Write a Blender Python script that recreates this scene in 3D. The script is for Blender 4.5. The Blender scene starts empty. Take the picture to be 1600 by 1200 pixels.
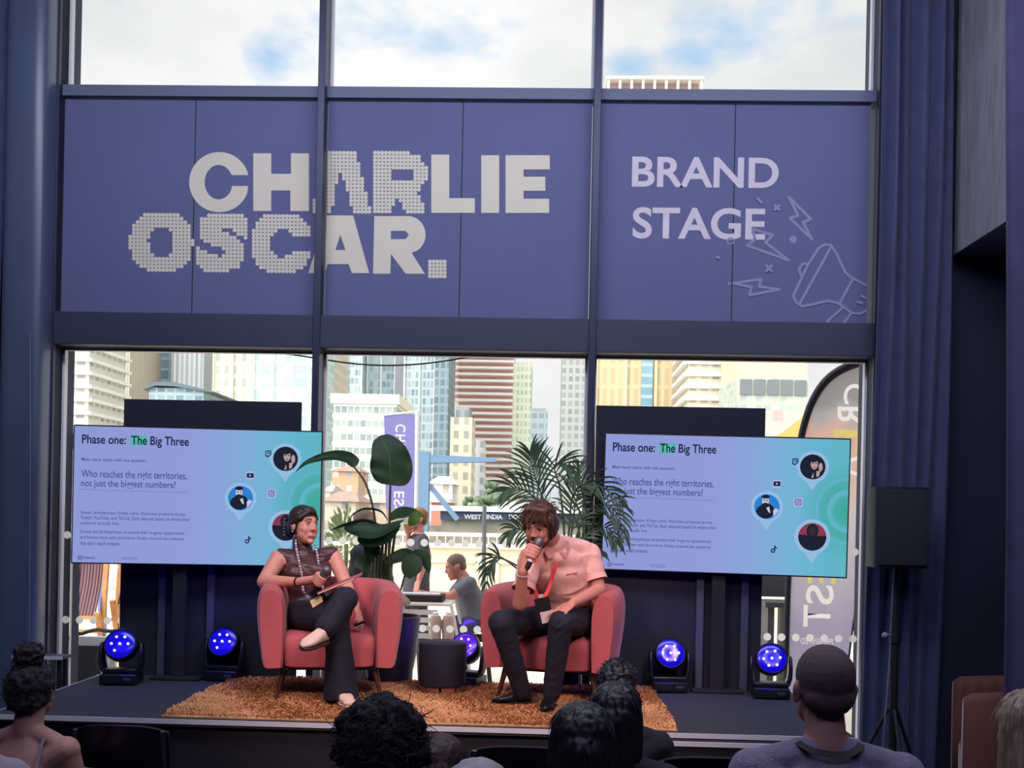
import bpy, bmesh, math, random
import numpy as np
from mathutils import Vector, Matrix, Euler

random.seed(7)
np.random.seed(7)
scene = bpy.context.scene
COL = scene.collection
R = math.radians

# ------------------------------------------------------------------ camera
F = 1600.0                      # focal length in pixels of the 1600 px wide frame
CX, CY = 800.0, 808.0           # principal point: the photo is cropped, so the lens is shifted
EYE = Vector((0.0, 0.0, 1.65))
CAM_ROT = Matrix.Rotation(R(1.83), 3, 'Z') @ Matrix.Rotation(R(90), 3, 'X') @ Matrix.Rotation(R(1.2), 3, 'Z')
cam_data = bpy.data.cameras.new('camera')
cam = bpy.data.objects.new('camera', cam_data)
COL.objects.link(cam)
cam.matrix_world = Matrix.Translation(EYE) @ CAM_ROT.to_4x4()
cam_data.sensor_width = 36.0
cam_data.sensor_fit = 'HORIZONTAL'
cam_data.lens = 36.0 * F / 1600.0
cam_data.shift_y = (CY - 600.0) / 1600.0
cam_data.clip_start = 0.05
cam_data.clip_end = 3000
scene.camera = cam

def W(px, py, Y):
    """world point seen at a pixel of the photograph, standing at depth Y (metres along the room)"""
    d = CAM_ROT @ Vector(((px - CX) / F, (CY - py) / F, -1.0))
    return EYE + d * (Y / d.y)

def WZ(px, py, z):
    """world point seen at a pixel, lying on the level z"""
    d = CAM_ROT @ Vector(((px - CX) / F, (CY - py) / F, -1.0))
    return EYE + d * ((z - EYE.z) / d.z)

# ------------------------------------------------------------------ view and light
scene.view_settings.view_transform = 'Standard'
scene.view_settings.look = 'None'
scene.view_settings.gamma = 1.0
scene.view_settings.exposure = 0.0
scene.view_settings.use_curve_mapping = False
scene.cycles.use_denoising = True
scene.cycles.max_bounces = 8
scene.cycles.transparent_max_bounces = 16
scene.cycles.caustics_reflective = False
scene.cycles.caustics_refractive = False
scene.cycles.sample_clamp_indirect = 4.0

def lin(h):
    h = h.lstrip('#')
    out = []
    for i in (0, 2, 4):
        c = int(h[i:i + 2], 16) / 255.0
        out.append(c / 12.92 if c <= 0.04045 else ((c + 0.055) / 1.055) ** 2.4)
    return tuple(out)

def rgba(c):
    if isinstance(c, str):
        c = lin(c)
    return (c[0], c[1], c[2], 1.0)

def nd(nt, kind, x=0, y=0, **kw):
    n = nt.nodes.new(kind)
    n.location = (x, y)
    for k, v in kw.items():
        setattr(n, k, v)
    return n

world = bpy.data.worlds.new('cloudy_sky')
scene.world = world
world.use_nodes = True
wn = world.node_tree
wn.nodes.clear()
w_out = nd(wn, 'ShaderNodeOutputWorld')
w_bg = nd(wn, 'ShaderNodeBackground')
w_tc = nd(wn, 'ShaderNodeTexCoord')
w_map = nd(wn, 'ShaderNodeMapping')
w_map.inputs['Scale'].default_value = (1.0, 1.0, 1.9)
w_n1 = nd(wn, 'ShaderNodeTexNoise')
w_n1.inputs['Scale'].default_value = 6.0
w_n1.inputs['Detail'].default_value = 7.0
w_n1.inputs['Roughness'].default_value = 0.55
w_n2 = nd(wn, 'ShaderNodeTexNoise')
w_n2.inputs['Scale'].default_value = 3.5
w_n2.inputs['Detail'].default_value = 5.0
L = wn.links.new
L(w_tc.outputs['Generated'], w_map.inputs['Vector'])
L(w_map.outputs['Vector'], w_n1.inputs['Vector'])
L(w_map.outputs['Vector'], w_n2.inputs['Vector'])

def sky_hole(px, py, radius):
    """how far the cloud opens around one direction of the sky, 1 in its middle"""
    d = (W(px, py, 1.0) - EYE).normalized()
    dist = nd(wn, 'ShaderNodeVectorMath', operation='DISTANCE')
    dist.inputs[1].default_value = d
    L(w_tc.outputs['Generated'], dist.inputs[0])
    mr = nd(wn, 'ShaderNodeMapRange')
    mr.inputs['From Min'].default_value = 0.0
    mr.inputs['From Max'].default_value = radius
    mr.inputs['To Min'].default_value = 1.0
    mr.inputs['To Max'].default_value = 0.0
    L(dist.outputs['Value'], mr.inputs['Value'])
    return mr.outputs[0]

acc = None
for (hx, hy, hr) in ((420, 82, 0.045), (1135, 35, 0.075), (1090, 95, 0.05), (1290, 0, 0.05), (1195, 12, 0.07), (980, 125, 0.05), (700, -260, 0.2), (1500, -300, 0.2)):
    s = sky_hole(hx, hy, hr)
    if acc is None:
        acc = s
    else:
        mx = nd(wn, 'ShaderNodeMath', operation='MAXIMUM')
        L(acc, mx.inputs[0]); L(s, mx.inputs[1])
        acc = mx.outputs[0]
w_add = nd(wn, 'ShaderNodeMath', operation='ADD')
w_sc = nd(wn, 'ShaderNodeMath', operation='MULTIPLY_ADD')
w_sc.inputs[1].default_value = 3.4
w_sc.inputs[2].default_value = -1.90
L(w_n1.outputs['Fac'], w_sc.inputs[0])
w_am = nd(wn, 'ShaderNodeMath', operation='MULTIPLY')
w_am.inputs[1].default_value = 0.8
L(acc, w_am.inputs[0])
L(w_am.outputs[0], w_add.inputs[0]); L(w_sc.outputs[0], w_add.inputs[1])
w_ramp = nd(wn, 'ShaderNodeValToRGB')
w_ramp.color_ramp.elements[0].position = 0.12
w_ramp.color_ramp.elements[0].color = (0, 0, 0, 1)
w_ramp.color_ramp.elements[1].position = 0.72
w_ramp.color_ramp.elements[1].color = (1, 1, 1, 1)
L(w_add.outputs[0], w_ramp.inputs['Fac'])
w_cloud = nd(wn, 'ShaderNodeValToRGB')
w_cloud.color_ramp.elements[0].position = 0.36
w_cloud.color_ramp.elements[0].color = rgba('#e4e6e7')
w_cloud.color_ramp.elements[1].position = 0.60
w_cloud.color_ramp.elements[1].color = (1.0, 1.0, 1.0, 1)
L(w_n2.outputs['Fac'], w_cloud.inputs['Fac'])
w_mix = nd(wn, 'ShaderNodeMixRGB')
w_mix.inputs['Color2'].default_value = rgba('#a9d2f6')
L(w_ramp.outputs['Color'], w_mix.inputs['Fac'])
L(w_cloud.outputs['Color'], w_mix.inputs['Color1'])
L(w_mix.outputs['Color'], w_bg.inputs['Color'])
# unseen sky towards the hidden sun, boosted to light the facades and deck
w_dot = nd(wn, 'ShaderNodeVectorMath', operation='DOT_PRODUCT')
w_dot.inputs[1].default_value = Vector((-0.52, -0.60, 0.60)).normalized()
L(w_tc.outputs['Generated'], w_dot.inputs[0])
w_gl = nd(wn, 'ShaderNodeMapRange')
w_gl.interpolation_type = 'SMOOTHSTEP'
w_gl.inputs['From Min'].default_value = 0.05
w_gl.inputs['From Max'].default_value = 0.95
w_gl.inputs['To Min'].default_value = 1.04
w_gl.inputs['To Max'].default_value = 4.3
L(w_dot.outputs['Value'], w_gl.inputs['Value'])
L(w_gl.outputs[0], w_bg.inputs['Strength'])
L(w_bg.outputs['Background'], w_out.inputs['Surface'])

def add_light(name, kind, loc, energy, color, target=None, **kw):
    ld = bpy.data.lights.new(name, kind)
    ld.energy = energy
    ld.color = color
    for k, v in kw.items():
        setattr(ld, k, v)
    o = bpy.data.objects.new(name, ld)
    COL.objects.link(o)
    o.location = loc
    if target is not None:
        o.rotation_euler = (Vector(target) - Vector(loc)).to_track_quat('-Z', 'Y').to_euler()
    return o

# hazy sun from behind the building, high on the left
add_light('sun', 'SUN', (0, 0, 30), 1.9, (1.0, 0.95, 0.86), target=(20, 17, 0), angle=R(4))
# warm pink stage wash hung over the audience
add_light('stage_wash', 'SPOT', (-2.1, 1.7, 4.1), 520, (1.0, 0.66, 0.56), target=(-0.5, 6.2, 0.95), spot_size=R(34), spot_blend=0.6, shadow_soft_size=0.35)
add_light('stage_wash', 'SPOT', (1.9, 1.7, 4.1), 520, (1.0, 0.66, 0.56), target=(-0.2, 6.2, 0.95), spot_size=R(34), spot_blend=0.6, shadow_soft_size=0.35)
# unseen bluish area fills added to lift the banner, walls and audience
add_light('fill_light', 'AREA', (0, 4.3, 5.65), 400, (0.80, 0.82, 1.0), target=(0, 6.9, 2.2), shape='RECTANGLE', size=7.5, size_y=1.6)
add_light('fill_light', 'AREA', (0, -0.4, 5.6), 120, (0.62, 0.62, 1.0), target=(0, 3.2, 0.4), shape='RECTANGLE', size=5.0, size_y=1.6)
# ------------------------------------------------------------------ materials
MATS = {}

def mat(name, color, rough=0.7, metal=0.0, noise=0.0, nscale=20.0, bump=0.0, bscale=80.0, emit=None, estr=1.0,
        spec=0.5, trans=0.0, sheen=0.0, stretch=(1, 1, 1), color2=None):
    if name in MATS:
        return MATS[name]
    m = bpy.data.materials.new(name)
    m.use_nodes = True
    nt = m.node_tree
    b = nt.nodes['Principled BSDF']
    c = rgba(color)
    b.inputs['Base Color'].default_value = c
    b.inputs['Roughness'].default_value = rough
    b.inputs['Metallic'].default_value = metal
    b.inputs['Specular IOR Level'].default_value = spec
    if sheen:
        b.inputs['Sheen Weight'].default_value = sheen
        b.inputs['Sheen Roughness'].default_value = 0.4
    tc = nd(nt, 'ShaderNodeTexCoord')
    mp = nd(nt, 'ShaderNodeMapping')
    mp.inputs['Scale'].default_value = stretch
    nt.links.new(tc.outputs['Object'], mp.inputs['Vector'])
    if noise or color2:
        n = nd(nt, 'ShaderNodeTexNoise')
        n.inputs['Scale'].default_value = nscale
        n.inputs['Detail'].default_value = 4
        nt.links.new(mp.outputs['Vector'], n.inputs['Vector'])
        r = nd(nt, 'ShaderNodeValToRGB')
        c2 = rgba(color2) if color2 else tuple(min(1, x * (1 + noise)) for x in c[:3]) + (1,)
        c1 = c if color2 else tuple(max(0, x * (1 - noise)) for x in c[:3]) + (1,)
        r.color_ramp.elements[0].position = 0.32
        r.color_ramp.elements[0].color = c1
        r.color_ramp.elements[1].position = 0.68
        r.color_ramp.elements[1].color = c2
        nt.links.new(n.outputs['Fac'], r.inputs['Fac'])
        nt.links.new(r.outputs['Color'], b.inputs['Base Color'])
    if bump:
        n2 = nd(nt, 'ShaderNodeTexNoise')
        n2.inputs['Scale'].default_value = bscale
        nt.links.new(mp.outputs['Vector'], n2.inputs['Vector'])
        bp = nd(nt, 'ShaderNodeBump')
        bp.inputs['Strength'].default_value = bump
        bp.inputs['Distance'].default_value = 0.01
        nt.links.new(n2.outputs['Fac'], bp.inputs['Height'])
        nt.links.new(bp.outputs['Normal'], b.inputs['Normal'])
    if emit is not None:
        b.inputs['Emission Color'].default_value = rgba(emit)
        b.inputs['Emission Strength'].default_value = estr
    if trans:
        t = nd(nt, 'ShaderNodeBsdfTranslucent')
        t.inputs['Color'].default_value = c
        mx = nd(nt, 'ShaderNodeMixShader')
        mx.inputs[0].default_value = trans
        out = nt.nodes['Material Output']
        nt.links.new(b.outputs[0], mx.inputs[1])
        nt.links.new(t.outputs[0], mx.inputs[2])
        nt.links.new(mx.outputs[0], out.inputs['Surface'])
    MATS[name] = m
    return m

def emat(name, color, strength=1.0):
    """something that shines: a screen's own picture or a lamp"""
    if name in MATS:
        return MATS[name]
    m = bpy.data.materials.new(name)
    m.use_nodes = True
    nt = m.node_tree
    nt.nodes.clear()
    o = nd(nt, 'ShaderNodeOutputMaterial')
    e = nd(nt, 'ShaderNodeEmission')
    e.inputs['Color'].default_value = rgba(color)
    e.inputs['Strength'].default_value = strength
    nt.links.new(e.outputs[0], o.inputs['Surface'])
    MATS[name] = m
    return m

def glass_mat(name, tint='#ffffff', gloss=0.06):
    if name in MATS:
        return MATS[name]
    m = bpy.data.materials.new(name)
    m.use_nodes = True
    nt = m.node_tree
    nt.nodes.clear()
    o = nd(nt, 'ShaderNodeOutputMaterial')
    t = nd(nt, 'ShaderNodeBsdfTransparent')
    t.inputs['Color'].default_value = rgba(tint)
    g = nd(nt, 'ShaderNodeBsdfGlossy')
    g.inputs['Roughness'].default_value = 0.02
    fr = nd(nt, 'ShaderNodeLayerWeight')
    fr.inputs['Blend'].default_value = 0.1
    mu = nd(nt, 'ShaderNodeMath', operation='MULTIPLY_ADD')
    mu.inputs[1].default_value = 0.5
    mu.inputs[2].default_value = gloss * 0.5
    nt.links.new(fr.outputs['Fresnel'], mu.inputs[0])
    mx = nd(nt, 'ShaderNodeMixShader')
    nt.links.new(mu.outputs[0], mx.inputs[0])
    nt.links.new(t.outputs[0], mx.inputs[1])
    nt.links.new(g.outputs[0], mx.inputs[2])
    nt.links.new(mx.outputs[0], o.inputs['Surface'])
    MATS[name] = m
    return m

def stripe_mat(name, axis, bands, period, rough=0.8, jitter=0.0):
    """hard stripes along one object axis; bands = [(start 0..1, colour)]"""
    if name in MATS:
        return MATS[name]
    m = bpy.data.materials.new(name)
    m.use_nodes = True
    nt = m.node_tree
    b = nt.nodes['Principled BSDF']
    b.inputs['Roughness'].default_value = rough
    tc = nd(nt, 'ShaderNodeTexCoord')
    sp = nd(nt, 'ShaderNodeSeparateXYZ')
    nt.links.new(tc.outputs['Object'], sp.inputs[0])
    mu = nd(nt, 'ShaderNodeMath', operation='DIVIDE')
    mu.inputs[1].default_value = period
    nt.links.new(sp.outputs['XYZ'.index(axis)], mu.inputs[0])
    fr = nd(nt, 'ShaderNodeMath', operation='FRACT')
    nt.links.new(mu.outputs[0], fr.inputs[0])
    r = nd(nt, 'ShaderNodeValToRGB')
    r.color_ramp.interpolation = 'CONSTANT'
    els = r.color_ramp.elements
    for i, (p, c) in enumerate(bands):
        e = els[i] if i < 2 else els.new(p)
        e.position = p
        e.color = rgba(c)
    nt.links.new(fr.outputs[0], r.inputs['Fac'])
    nt.links.new(r.outputs['Color'], b.inputs['Base Color'])
    MATS[name] = m
    return m

def facade_mat(name, wall, glass, su, sv, fu=0.6, fv=0.6, glass2=None, rough=0.6):
    """window grid over a facade: su, sv bay and storey in metres, fu, fv share of glass"""
    if name in MATS:
        return MATS[name]
    m = bpy.data.materials.new(name)
    m.use_nodes = True
    nt = m.node_tree
    b = nt.nodes['Principled BSDF']
    b.inputs['Roughness'].default_value = rough
    tc = nd(nt, 'ShaderNodeTexCoord')
    sp = nd(nt, 'ShaderNodeSeparateXYZ')
    nt.links.new(tc.outputs['Object'], sp.inputs[0])
    ad = nd(nt, 'ShaderNodeMath', operation='ADD')
    nt.links.new(sp.outputs[0], ad.inputs[0]); nt.links.new(sp.outputs[1], ad.inputs[1])
    masks, cells = [], []
    for src, s, f in ((ad.outputs[0], su, fu), (sp.outputs[2], sv, fv)):
        dv = nd(nt, 'ShaderNodeMath', operation='DIVIDE'); dv.inputs[1].default_value = s
        nt.links.new(src, dv.inputs[0])
        fr = nd(nt, 'ShaderNodeMath', operation='FRACT'); nt.links.new(dv.outputs[0], fr.inputs[0])
        lt = nd(nt, 'ShaderNodeMath', operation='LESS_THAN'); lt.inputs[1].default_value = f
        nt.links.new(fr.outputs[0], lt.inputs[0])
        fl = nd(nt, 'ShaderNodeMath', operation='FLOOR'); nt.links.new(dv.outputs[0], fl.inputs[0])
        masks.append(lt.outputs[0]); cells.append(fl.outputs[0])
    an = nd(nt, 'ShaderNodeMath', operation='MULTIPLY')
    nt.links.new(masks[0], an.inputs[0]); nt.links.new(masks[1], an.inputs[1])
    cb = nd(nt, 'ShaderNodeCombineXYZ')
    nt.links.new(cells[0], cb.inputs[0]); nt.links.new(cells[1], cb.inputs[1])
    wh = nd(nt, 'ShaderNodeTexWhiteNoise')
    nt.links.new(cb.outputs[0], wh.inputs['Vector'])
    gm = nd(nt, 'ShaderNodeMixRGB')
    gm.inputs['Color1'].default_value = rgba(glass)
    gm.inputs['Color2'].default_value = rgba(glass2 or wall)
    nt.links.new(wh.outputs['Value'], gm.inputs['Fac'])
    fm = nd(nt, 'ShaderNodeMixRGB')
    fm.inputs['Color1'].default_value = rgba(wall)
    nt.links.new(an.outputs[0], fm.inputs['Fac'])
    nt.links.new(gm.outputs[0], fm.inputs['Color2'])
    nt.links.new(fm.outputs[0], b.inputs['Base Color'])
    MATS[name] = m
    return m

# ------------------------------------------------------------------ mesh helpers
def new_bm():
    return bmesh.new()

def bx(bm, c, s, rot=None, bev=0.0):
    """box of full size s around c"""
    M = Matrix.Translation(c) @ (rot.to_4x4() if rot is not None else Matrix.Identity(4)) @ Matrix.Diagonal((s[0], s[1], s[2], 1))
    t = bmesh.new()
    bmesh.ops.create_cube(t, size=1.0, matrix=M)
    if bev:
        bmesh.ops.bevel(t, geom=t.edges[:], offset=bev, segments=3, affect='EDGES', profile=0.6)
    add_bm(bm, t)

def add_bm(bm, t, M=None):
    me = bpy.data.meshes.new('t')
    t.to_mesh(me)
    if M is not None:
        me.transform(M)
    bm.from_mesh(me)
    bpy.data.meshes.remove(me)
    t.free()

def bar(bm, p0, p1, w, d=None, up=(0, 0, 1)):
    """straight bar of rectangular section"""
    p0, p1 = Vector(p0), Vector(p1)
    d = d or w
    z = (p1 - p0)
    ln = z.length
    z.normalize()
    x = z.cross(Vector(up))
    if x.length < 1e-4:
        x = z.cross(Vector((0, 1, 0)))
    x.normalize()
    y = z.cross(x)
    rot = Matrix((x, y, z)).transposed()
    bx(bm, (p0 + p1) / 2, (w, d, ln), rot)

def frame_at(t):
    t = Vector(t).normalized()
    a = Vector((0, 0, 1)) if abs(t.z) < 0.9 else Vector((0, 1, 0))
    x = t.cross(a).normalized()
    return x, x.cross(t).normalized()

def ring(bm, c, x, y, n):
    return [bm.verts.new(Vector(c) + x * math.cos(2 * math.pi * i / n) + y * math.sin(2 * math.pi * i / n)) for i in range(n)]

def skin_rings(bm, rings, cap=True, loop=False):
    n = len(rings[0])
    seq = list(zip(rings, rings[1:]))
    if loop:
        seq.append((rings[-1], rings[0]))
    for a, b in seq:
        for i in range(n):
            j = (i + 1) % n
            bm.faces.new((a[i], a[j], b[j], b[i]))
    if cap and not loop:
        bm.faces.new(list(reversed(rings[0])))
        bm.faces.new(rings[-1])

def tube(bm, pts, r, n=10, cap=True):
    pts = [Vector(p) for p in pts]
    rs = r if isinstance(r, (list, tuple)) else [r] * len(pts)
    rings = []
    px = None
    for i, p in enumerate(pts):
        t = pts[min(i + 1, len(pts) - 1)] - pts[max(i - 1, 0)]
        if px is None:
            x, y = frame_at(t)
        else:
            t.normalize()
            x = (px - t * px.dot(t)).normalized()
            y = x.cross(t).normalized()
        px = x
        rings.append(ring(bm, p, x * rs[i], y * rs[i], n))
    skin_rings(bm, rings, cap)

def capsule(bm, p0, p1, r0, r1=None, n=14):
    """tapered capsule with round ends"""
    r1 = r0 if r1 is None else r1
    p0, p1 = Vector(p0), Vector(p1)
    t = p1 - p0
    if t.length < 1e-5:
        t = Vector((0, 0, 1e-4)); p1 = p0 + t
    x, y = frame_at(t)
    t.normalize()
    rings = []
    for k in range(1, 5):
        a = -math.pi / 2 + k * math.pi / 8
        rings.append(ring(bm, p0 + t * (r0 * math.sin(a)), x * (r0 * math.cos(a)), y * (r0 * math.cos(a)), n))
    for k in range(0, 4):
        a = k * math.pi / 8
        rings.append(ring(bm, p1 + t * (r1 * math.sin(a)), x * (r1 * math.cos(a)), y * (r1 * math.cos(a)), n))
    skin_rings(bm, rings)

def ell(bm, c, r, rot=None, u=18, v=12):
    M = Matrix.Translation(c) @ (rot.to_4x4() if rot is not None else Matrix.Identity(4)) @ Matrix.Diagonal((r[0], r[1], r[2], 1))
    bmesh.ops.create_uvsphere(bm, u_segments=u, v_segments=v, radius=1.0, matrix=M)

def lathe(bm, prof, c=(0, 0, 0), n=32, M=None):
    """prof = [(radius, z)] turned about a vertical axis through c"""
    t = bmesh.new()
    rings = []
    for r, z in prof:
        rings.append(ring(t, Vector((0, 0, z)), Vector((max(r, 1e-4), 0, 0)), Vector((0, max(r, 1e-4), 0)), n))
    skin_rings(t, rings)
    add_bm(bm, t, (M if M is not None else Matrix.Identity(4)) if c is None else Matrix.Translation(c) @ (M if M is not None else Matrix.Identity(4)))

def loft(bm, secs, n=24):
    """secs = [(centre, half axis x, half axis y, exponent)] super-ellipse sections"""
    rings = []
    for s in secs:
        c, x, y = Vector(s[0]), Vector(s[1]), Vector(s[2])
        e = s[3] if len(s) > 3 else 2.0
        rg = []
        for i in range(n):
            a = 2 * math.pi * i / n
            ca, sa = math.cos(a), math.sin(a)
            rg.append(bm.verts.new(c + x * (math.copysign(abs(ca) ** (2 / e), ca)) + y * (math.copysign(abs(sa) ** (2 / e), sa))))
        rings.append(rg)
    skin_rings(bm, rings)

def torso(bm, secs, n=28, per=4):
    """loft through sections that are first smoothed along the body"""
    keys = [catmull([s[i] for s in secs], per) for i in range(3)]
    loft(bm, list(zip(*keys)), n)

def catmull(pts, per=8):
    pts = [Vector(p) for p in pts]
    out = []
    for i in range(len(pts) - 1):
        p0 = pts[max(i - 1, 0)]; p1 = pts[i]; p2 = pts[i + 1]; p3 = pts[min(i + 2, len(pts) - 1)]
        for k in range(per):
            t = k / per
            out.append(0.5 * ((2 * p1) + (p2 - p0) * t + (2 * p0 - 5 * p1 + 4 * p2 - p3) * t * t + (3 * p1 - p0 - 3 * p2 + p3) * t ** 3))
    out.append(pts[-1])
    return out

def prism(bm, poly, y0, y1, holes=()):
    """polygon [(x, z)] extruded between two depths"""
    t = bmesh.new()
    def loop(p, y):
        vs = [t.verts.new((q[0], y, q[1])) for q in p]
        return [t.edges.new((vs[i], vs[(i + 1) % len(vs)])) for i in range(len(vs))]
    es = loop(poly, y0)
    for h in holes:
        es += loop(h, y0)
    bmesh.ops.triangle_fill(t, use_beauty=True, use_dissolve=False, edges=es)
    if abs(y1 - y0) > 1e-7:
        r = bmesh.ops.extrude_face_region(t, geom=t.faces[:])
        for g in r['geom']:
            if isinstance(g, bmesh.types.BMVert):
                g.co.y += y1 - y0
    bmesh.ops.recalc_face_normals(t, faces=t.faces[:])
    add_bm(bm, t)

def wloc(o):
    v = Vector((0, 0, 0))
    while o is not None:
        v += o.location
        o = o.parent
    return v

def mesh_obj(name, me, m, parent=None, smooth=True, angle=40):
    o = bpy.data.objects.new(name, me)
    COL.objects.link(o)
    if m is not None:
        me.materials.append(m)
    if smooth:
        me.polygons.foreach_set('use_smooth', [True] * len(me.polygons))
        me.set_sharp_from_angle(angle=R(angle))
    if parent is not None:
        me.transform(Matrix.Translation(-wloc(parent)))
        o.parent = parent
    return o

def obj(name, bm, m, parent=None, smooth=True, angle=40, recalc=True):
    """link a bmesh as ONE mesh object; vertices are given in world space"""
    if recalc:
        bmesh.ops.recalc_face_normals(bm, faces=bm.faces[:])
    me = bpy.data.meshes.new(name)
    bm.to_mesh(me)
    bm.free()
    return mesh_obj(name, me, m, parent, smooth, angle)

def tag(o, label, cat, group=None, kind=None):
    o['label'] = label
    o['category'] = cat
    if group:
        o['group'] = group
    if kind:
        o['kind'] = kind
    return o

def thing(name, label, cat, loc=(0, 0, 0), group=None):
    o = bpy.data.objects.new(name, None)
    o.empty_display_size = 0.1
    COL.objects.link(o)
    o.location = loc
    return tag(o, label, cat, group)

def struct(name, bm, m, label=None, cat=None, parent=None, **kw):
    o = obj(name, bm, m, parent, **kw)
    if parent is None:
        o['kind'] = 'structure'
        if label:
            tag(o, label, cat)
    return o

def dup(root, loc, label, rotz=None, group=None):
    """a copy of a thing with copies of its parts and sub-parts"""
    r = root.copy(); COL.objects.link(r)
    r.location = loc
    if rotz is not None:
        r.rotation_euler = (0, 0, rotz)
    r['label'] = label
    if group:
        r['group'] = group
    for ch in list(root.children):
        c = ch.copy(); COL.objects.link(c); c.parent = r
        for g in list(ch.children):
            d = g.copy(); COL.objects.link(d); d.parent = c
    return r

def blend_mesh(bm, voxel, smooth=3, smooth_f=0.5, decimate=None):
    """fuse overlapping closed shapes into one continuous surface"""
    me = bpy.data.meshes.new('t')
    bmesh.ops.recalc_face_normals(bm, faces=bm.faces[:])
    bm.to_mesh(me); bm.free()
    o = bpy.data.objects.new('t', me)
    COL.objects.link(o)
    md = o.modifiers.new('r', 'REMESH'); md.mode = 'VOXEL'; md.voxel_size = voxel
    if smooth:
        ms = o.modifiers.new('s', 'SMOOTH'); ms.iterations = smooth; ms.factor = smooth_f
    if decimate:
        dm = o.modifiers.new('d', 'DECIMATE'); dm.ratio = decimate
    dg = bpy.context.evaluated_depsgraph_get()
    out = bpy.data.meshes.new_from_object(o.evaluated_get(dg))
    bpy.data.objects.remove(o); bpy.data.meshes.remove(me)
    return out

def blend_obj(name, bm, m, parent=None, voxel=0.006, smooth=3, smooth_f=0.5):
    return mesh_obj(name, blend_mesh(bm, voxel, smooth, smooth_f), m, parent, True, 80)

def text_bm(s, size=1.0, bold=0.0, align='LEFT', spacing=1.0):
    """flat lettering in the x-z plane, baseline at z = 0, facing -y"""
    cu = bpy.data.curves.new('t', 'FONT')
    cu.body = s; cu.size = size; cu.offset = bold; cu.align_x = align
    cu.space_character = spacing
    cu.resolution_u = 6
    o = bpy.data.objects.new('t', cu)
    COL.objects.link(o)
    dg = bpy.context.evaluated_depsgraph_get()
    me = bpy.data.meshes.new_from_object(o.evaluated_get(dg))
    bpy.data.objects.remove(o); bpy.data.curves.remove(cu)
    me.transform(Matrix.Rotation(R(90), 4, 'X'))
    b = bmesh.new(); b.from_mesh(me)
    bpy.data.meshes.remove(me)
    return b

def fit_text(bm, s, box, y, M=None, bold=0.0, mirror=False):
    """lettering stretched over box = (x0, z0, x1, z1) at depth y"""
    t = text_bm(s, 1.0, bold)
    xs = [v.co.x for v in t.verts]; zs = [v.co.z for v in t.verts]
    a, b_, c, d = min(xs), max(xs), min(zs), max(zs)
    for v in t.verts:
        u = (v.co.x - a) / (b_ - a)
        if mirror:
            u = 1 - u
        v.co = Vector((box[0] + u * (box[2] - box[0]), y, box[1] + (v.co.z - c) / (d - c) * (box[3] - box[1])))
    add_bm(bm, t, M)

def dist_poly(p, poly):
    x, y = p
    c = False
    n = len(poly)
    for i in range(n):
        x0, y0 = poly[i]; x1, y1 = poly[(i + 1) % n]
        if (y0 > y) != (y1 > y) and x < (x1 - x0) * (y - y0) / (y1 - y0) + x0:
            c = not c
    return c

def arc_pts(cx, cy, rx, ry, a0, a1, n=16):
    return [(cx + rx * math.cos(R(a0 + (a1 - a0) * i / n)), cy + ry * math.sin(R(a0 + (a1 - a0) * i / n))) for i in range(n + 1)]

def stroke(bm, pts, w, y, closed=False):
    """flat line drawing in the x-z plane"""
    n = len(pts)
    segs = n if closed else n - 1
    for i in range(segs):
        a = Vector((pts[i][0], pts[i][1])); b = Vector((pts[(i + 1) % n][0], pts[(i + 1) % n][1]))
        d = (b - a)
        if d.length < 1e-6:
            continue
        d.normalize()
        q = Vector((-d.y, d.x)) * w / 2
        e = d * w * 0.35
        yy = y - 0.00012 * i
        vs = [bm.verts.new((p.x, yy, p.y)) for p in (a - q - e, b - q + e, b + q + e, a + q - e)]
        bm.faces.new(vs)

def disc(bm, x, z, r, y, n=24):
    vs = [bm.verts.new((x + r * math.cos(2 * math.pi * i / n), y, z + r * math.sin(2 * math.pi * i / n))) for i in range(n)]
    bm.faces.new(vs)

def poly_face(bm, pts, y):
    bm.faces.new([bm.verts.new((p[0], y, p[1])) for p in pts])
# ------------------------------------------------------------------ room shell
STAGE = 0.50
FLOOR = -0.15                                # the stage stands 0.65 m above the floor
YW = 7.25                                    # the glazed wall
XL, XR = -3.49, 2.24                         # its clear opening
XM1, XM2 = -1.62, 0.305                      # the two mullions
Z_TR, Z_BT, Z_BB, Z_HD = 4.66, 4.58, 3.03, 2.80
Z_TOP = 5.75

m_navy = mat('navy_wall_paint', '#2a2d45', 0.75, noise=0.10, nscale=3)
m_frame = mat('dark_metal_frame', '#2b3049', 0.45, metal=0.3)
m_frame_in = mat('charcoal_blue_beam', '#2a3047', 0.6, noise=0.05, nscale=4)
m_floor = mat('black_floor_vinyl', '#1a1b22', 0.5, noise=0.2, nscale=12)
m_black = mat('matte_black', '#0d0e14', 0.65)
m_softblack = mat('soft_black', '#14151c', 0.8)
m_white = mat('white_paint', '#e6e6ea', 0.5)
m_glass = glass_mat('window_glass')

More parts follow.
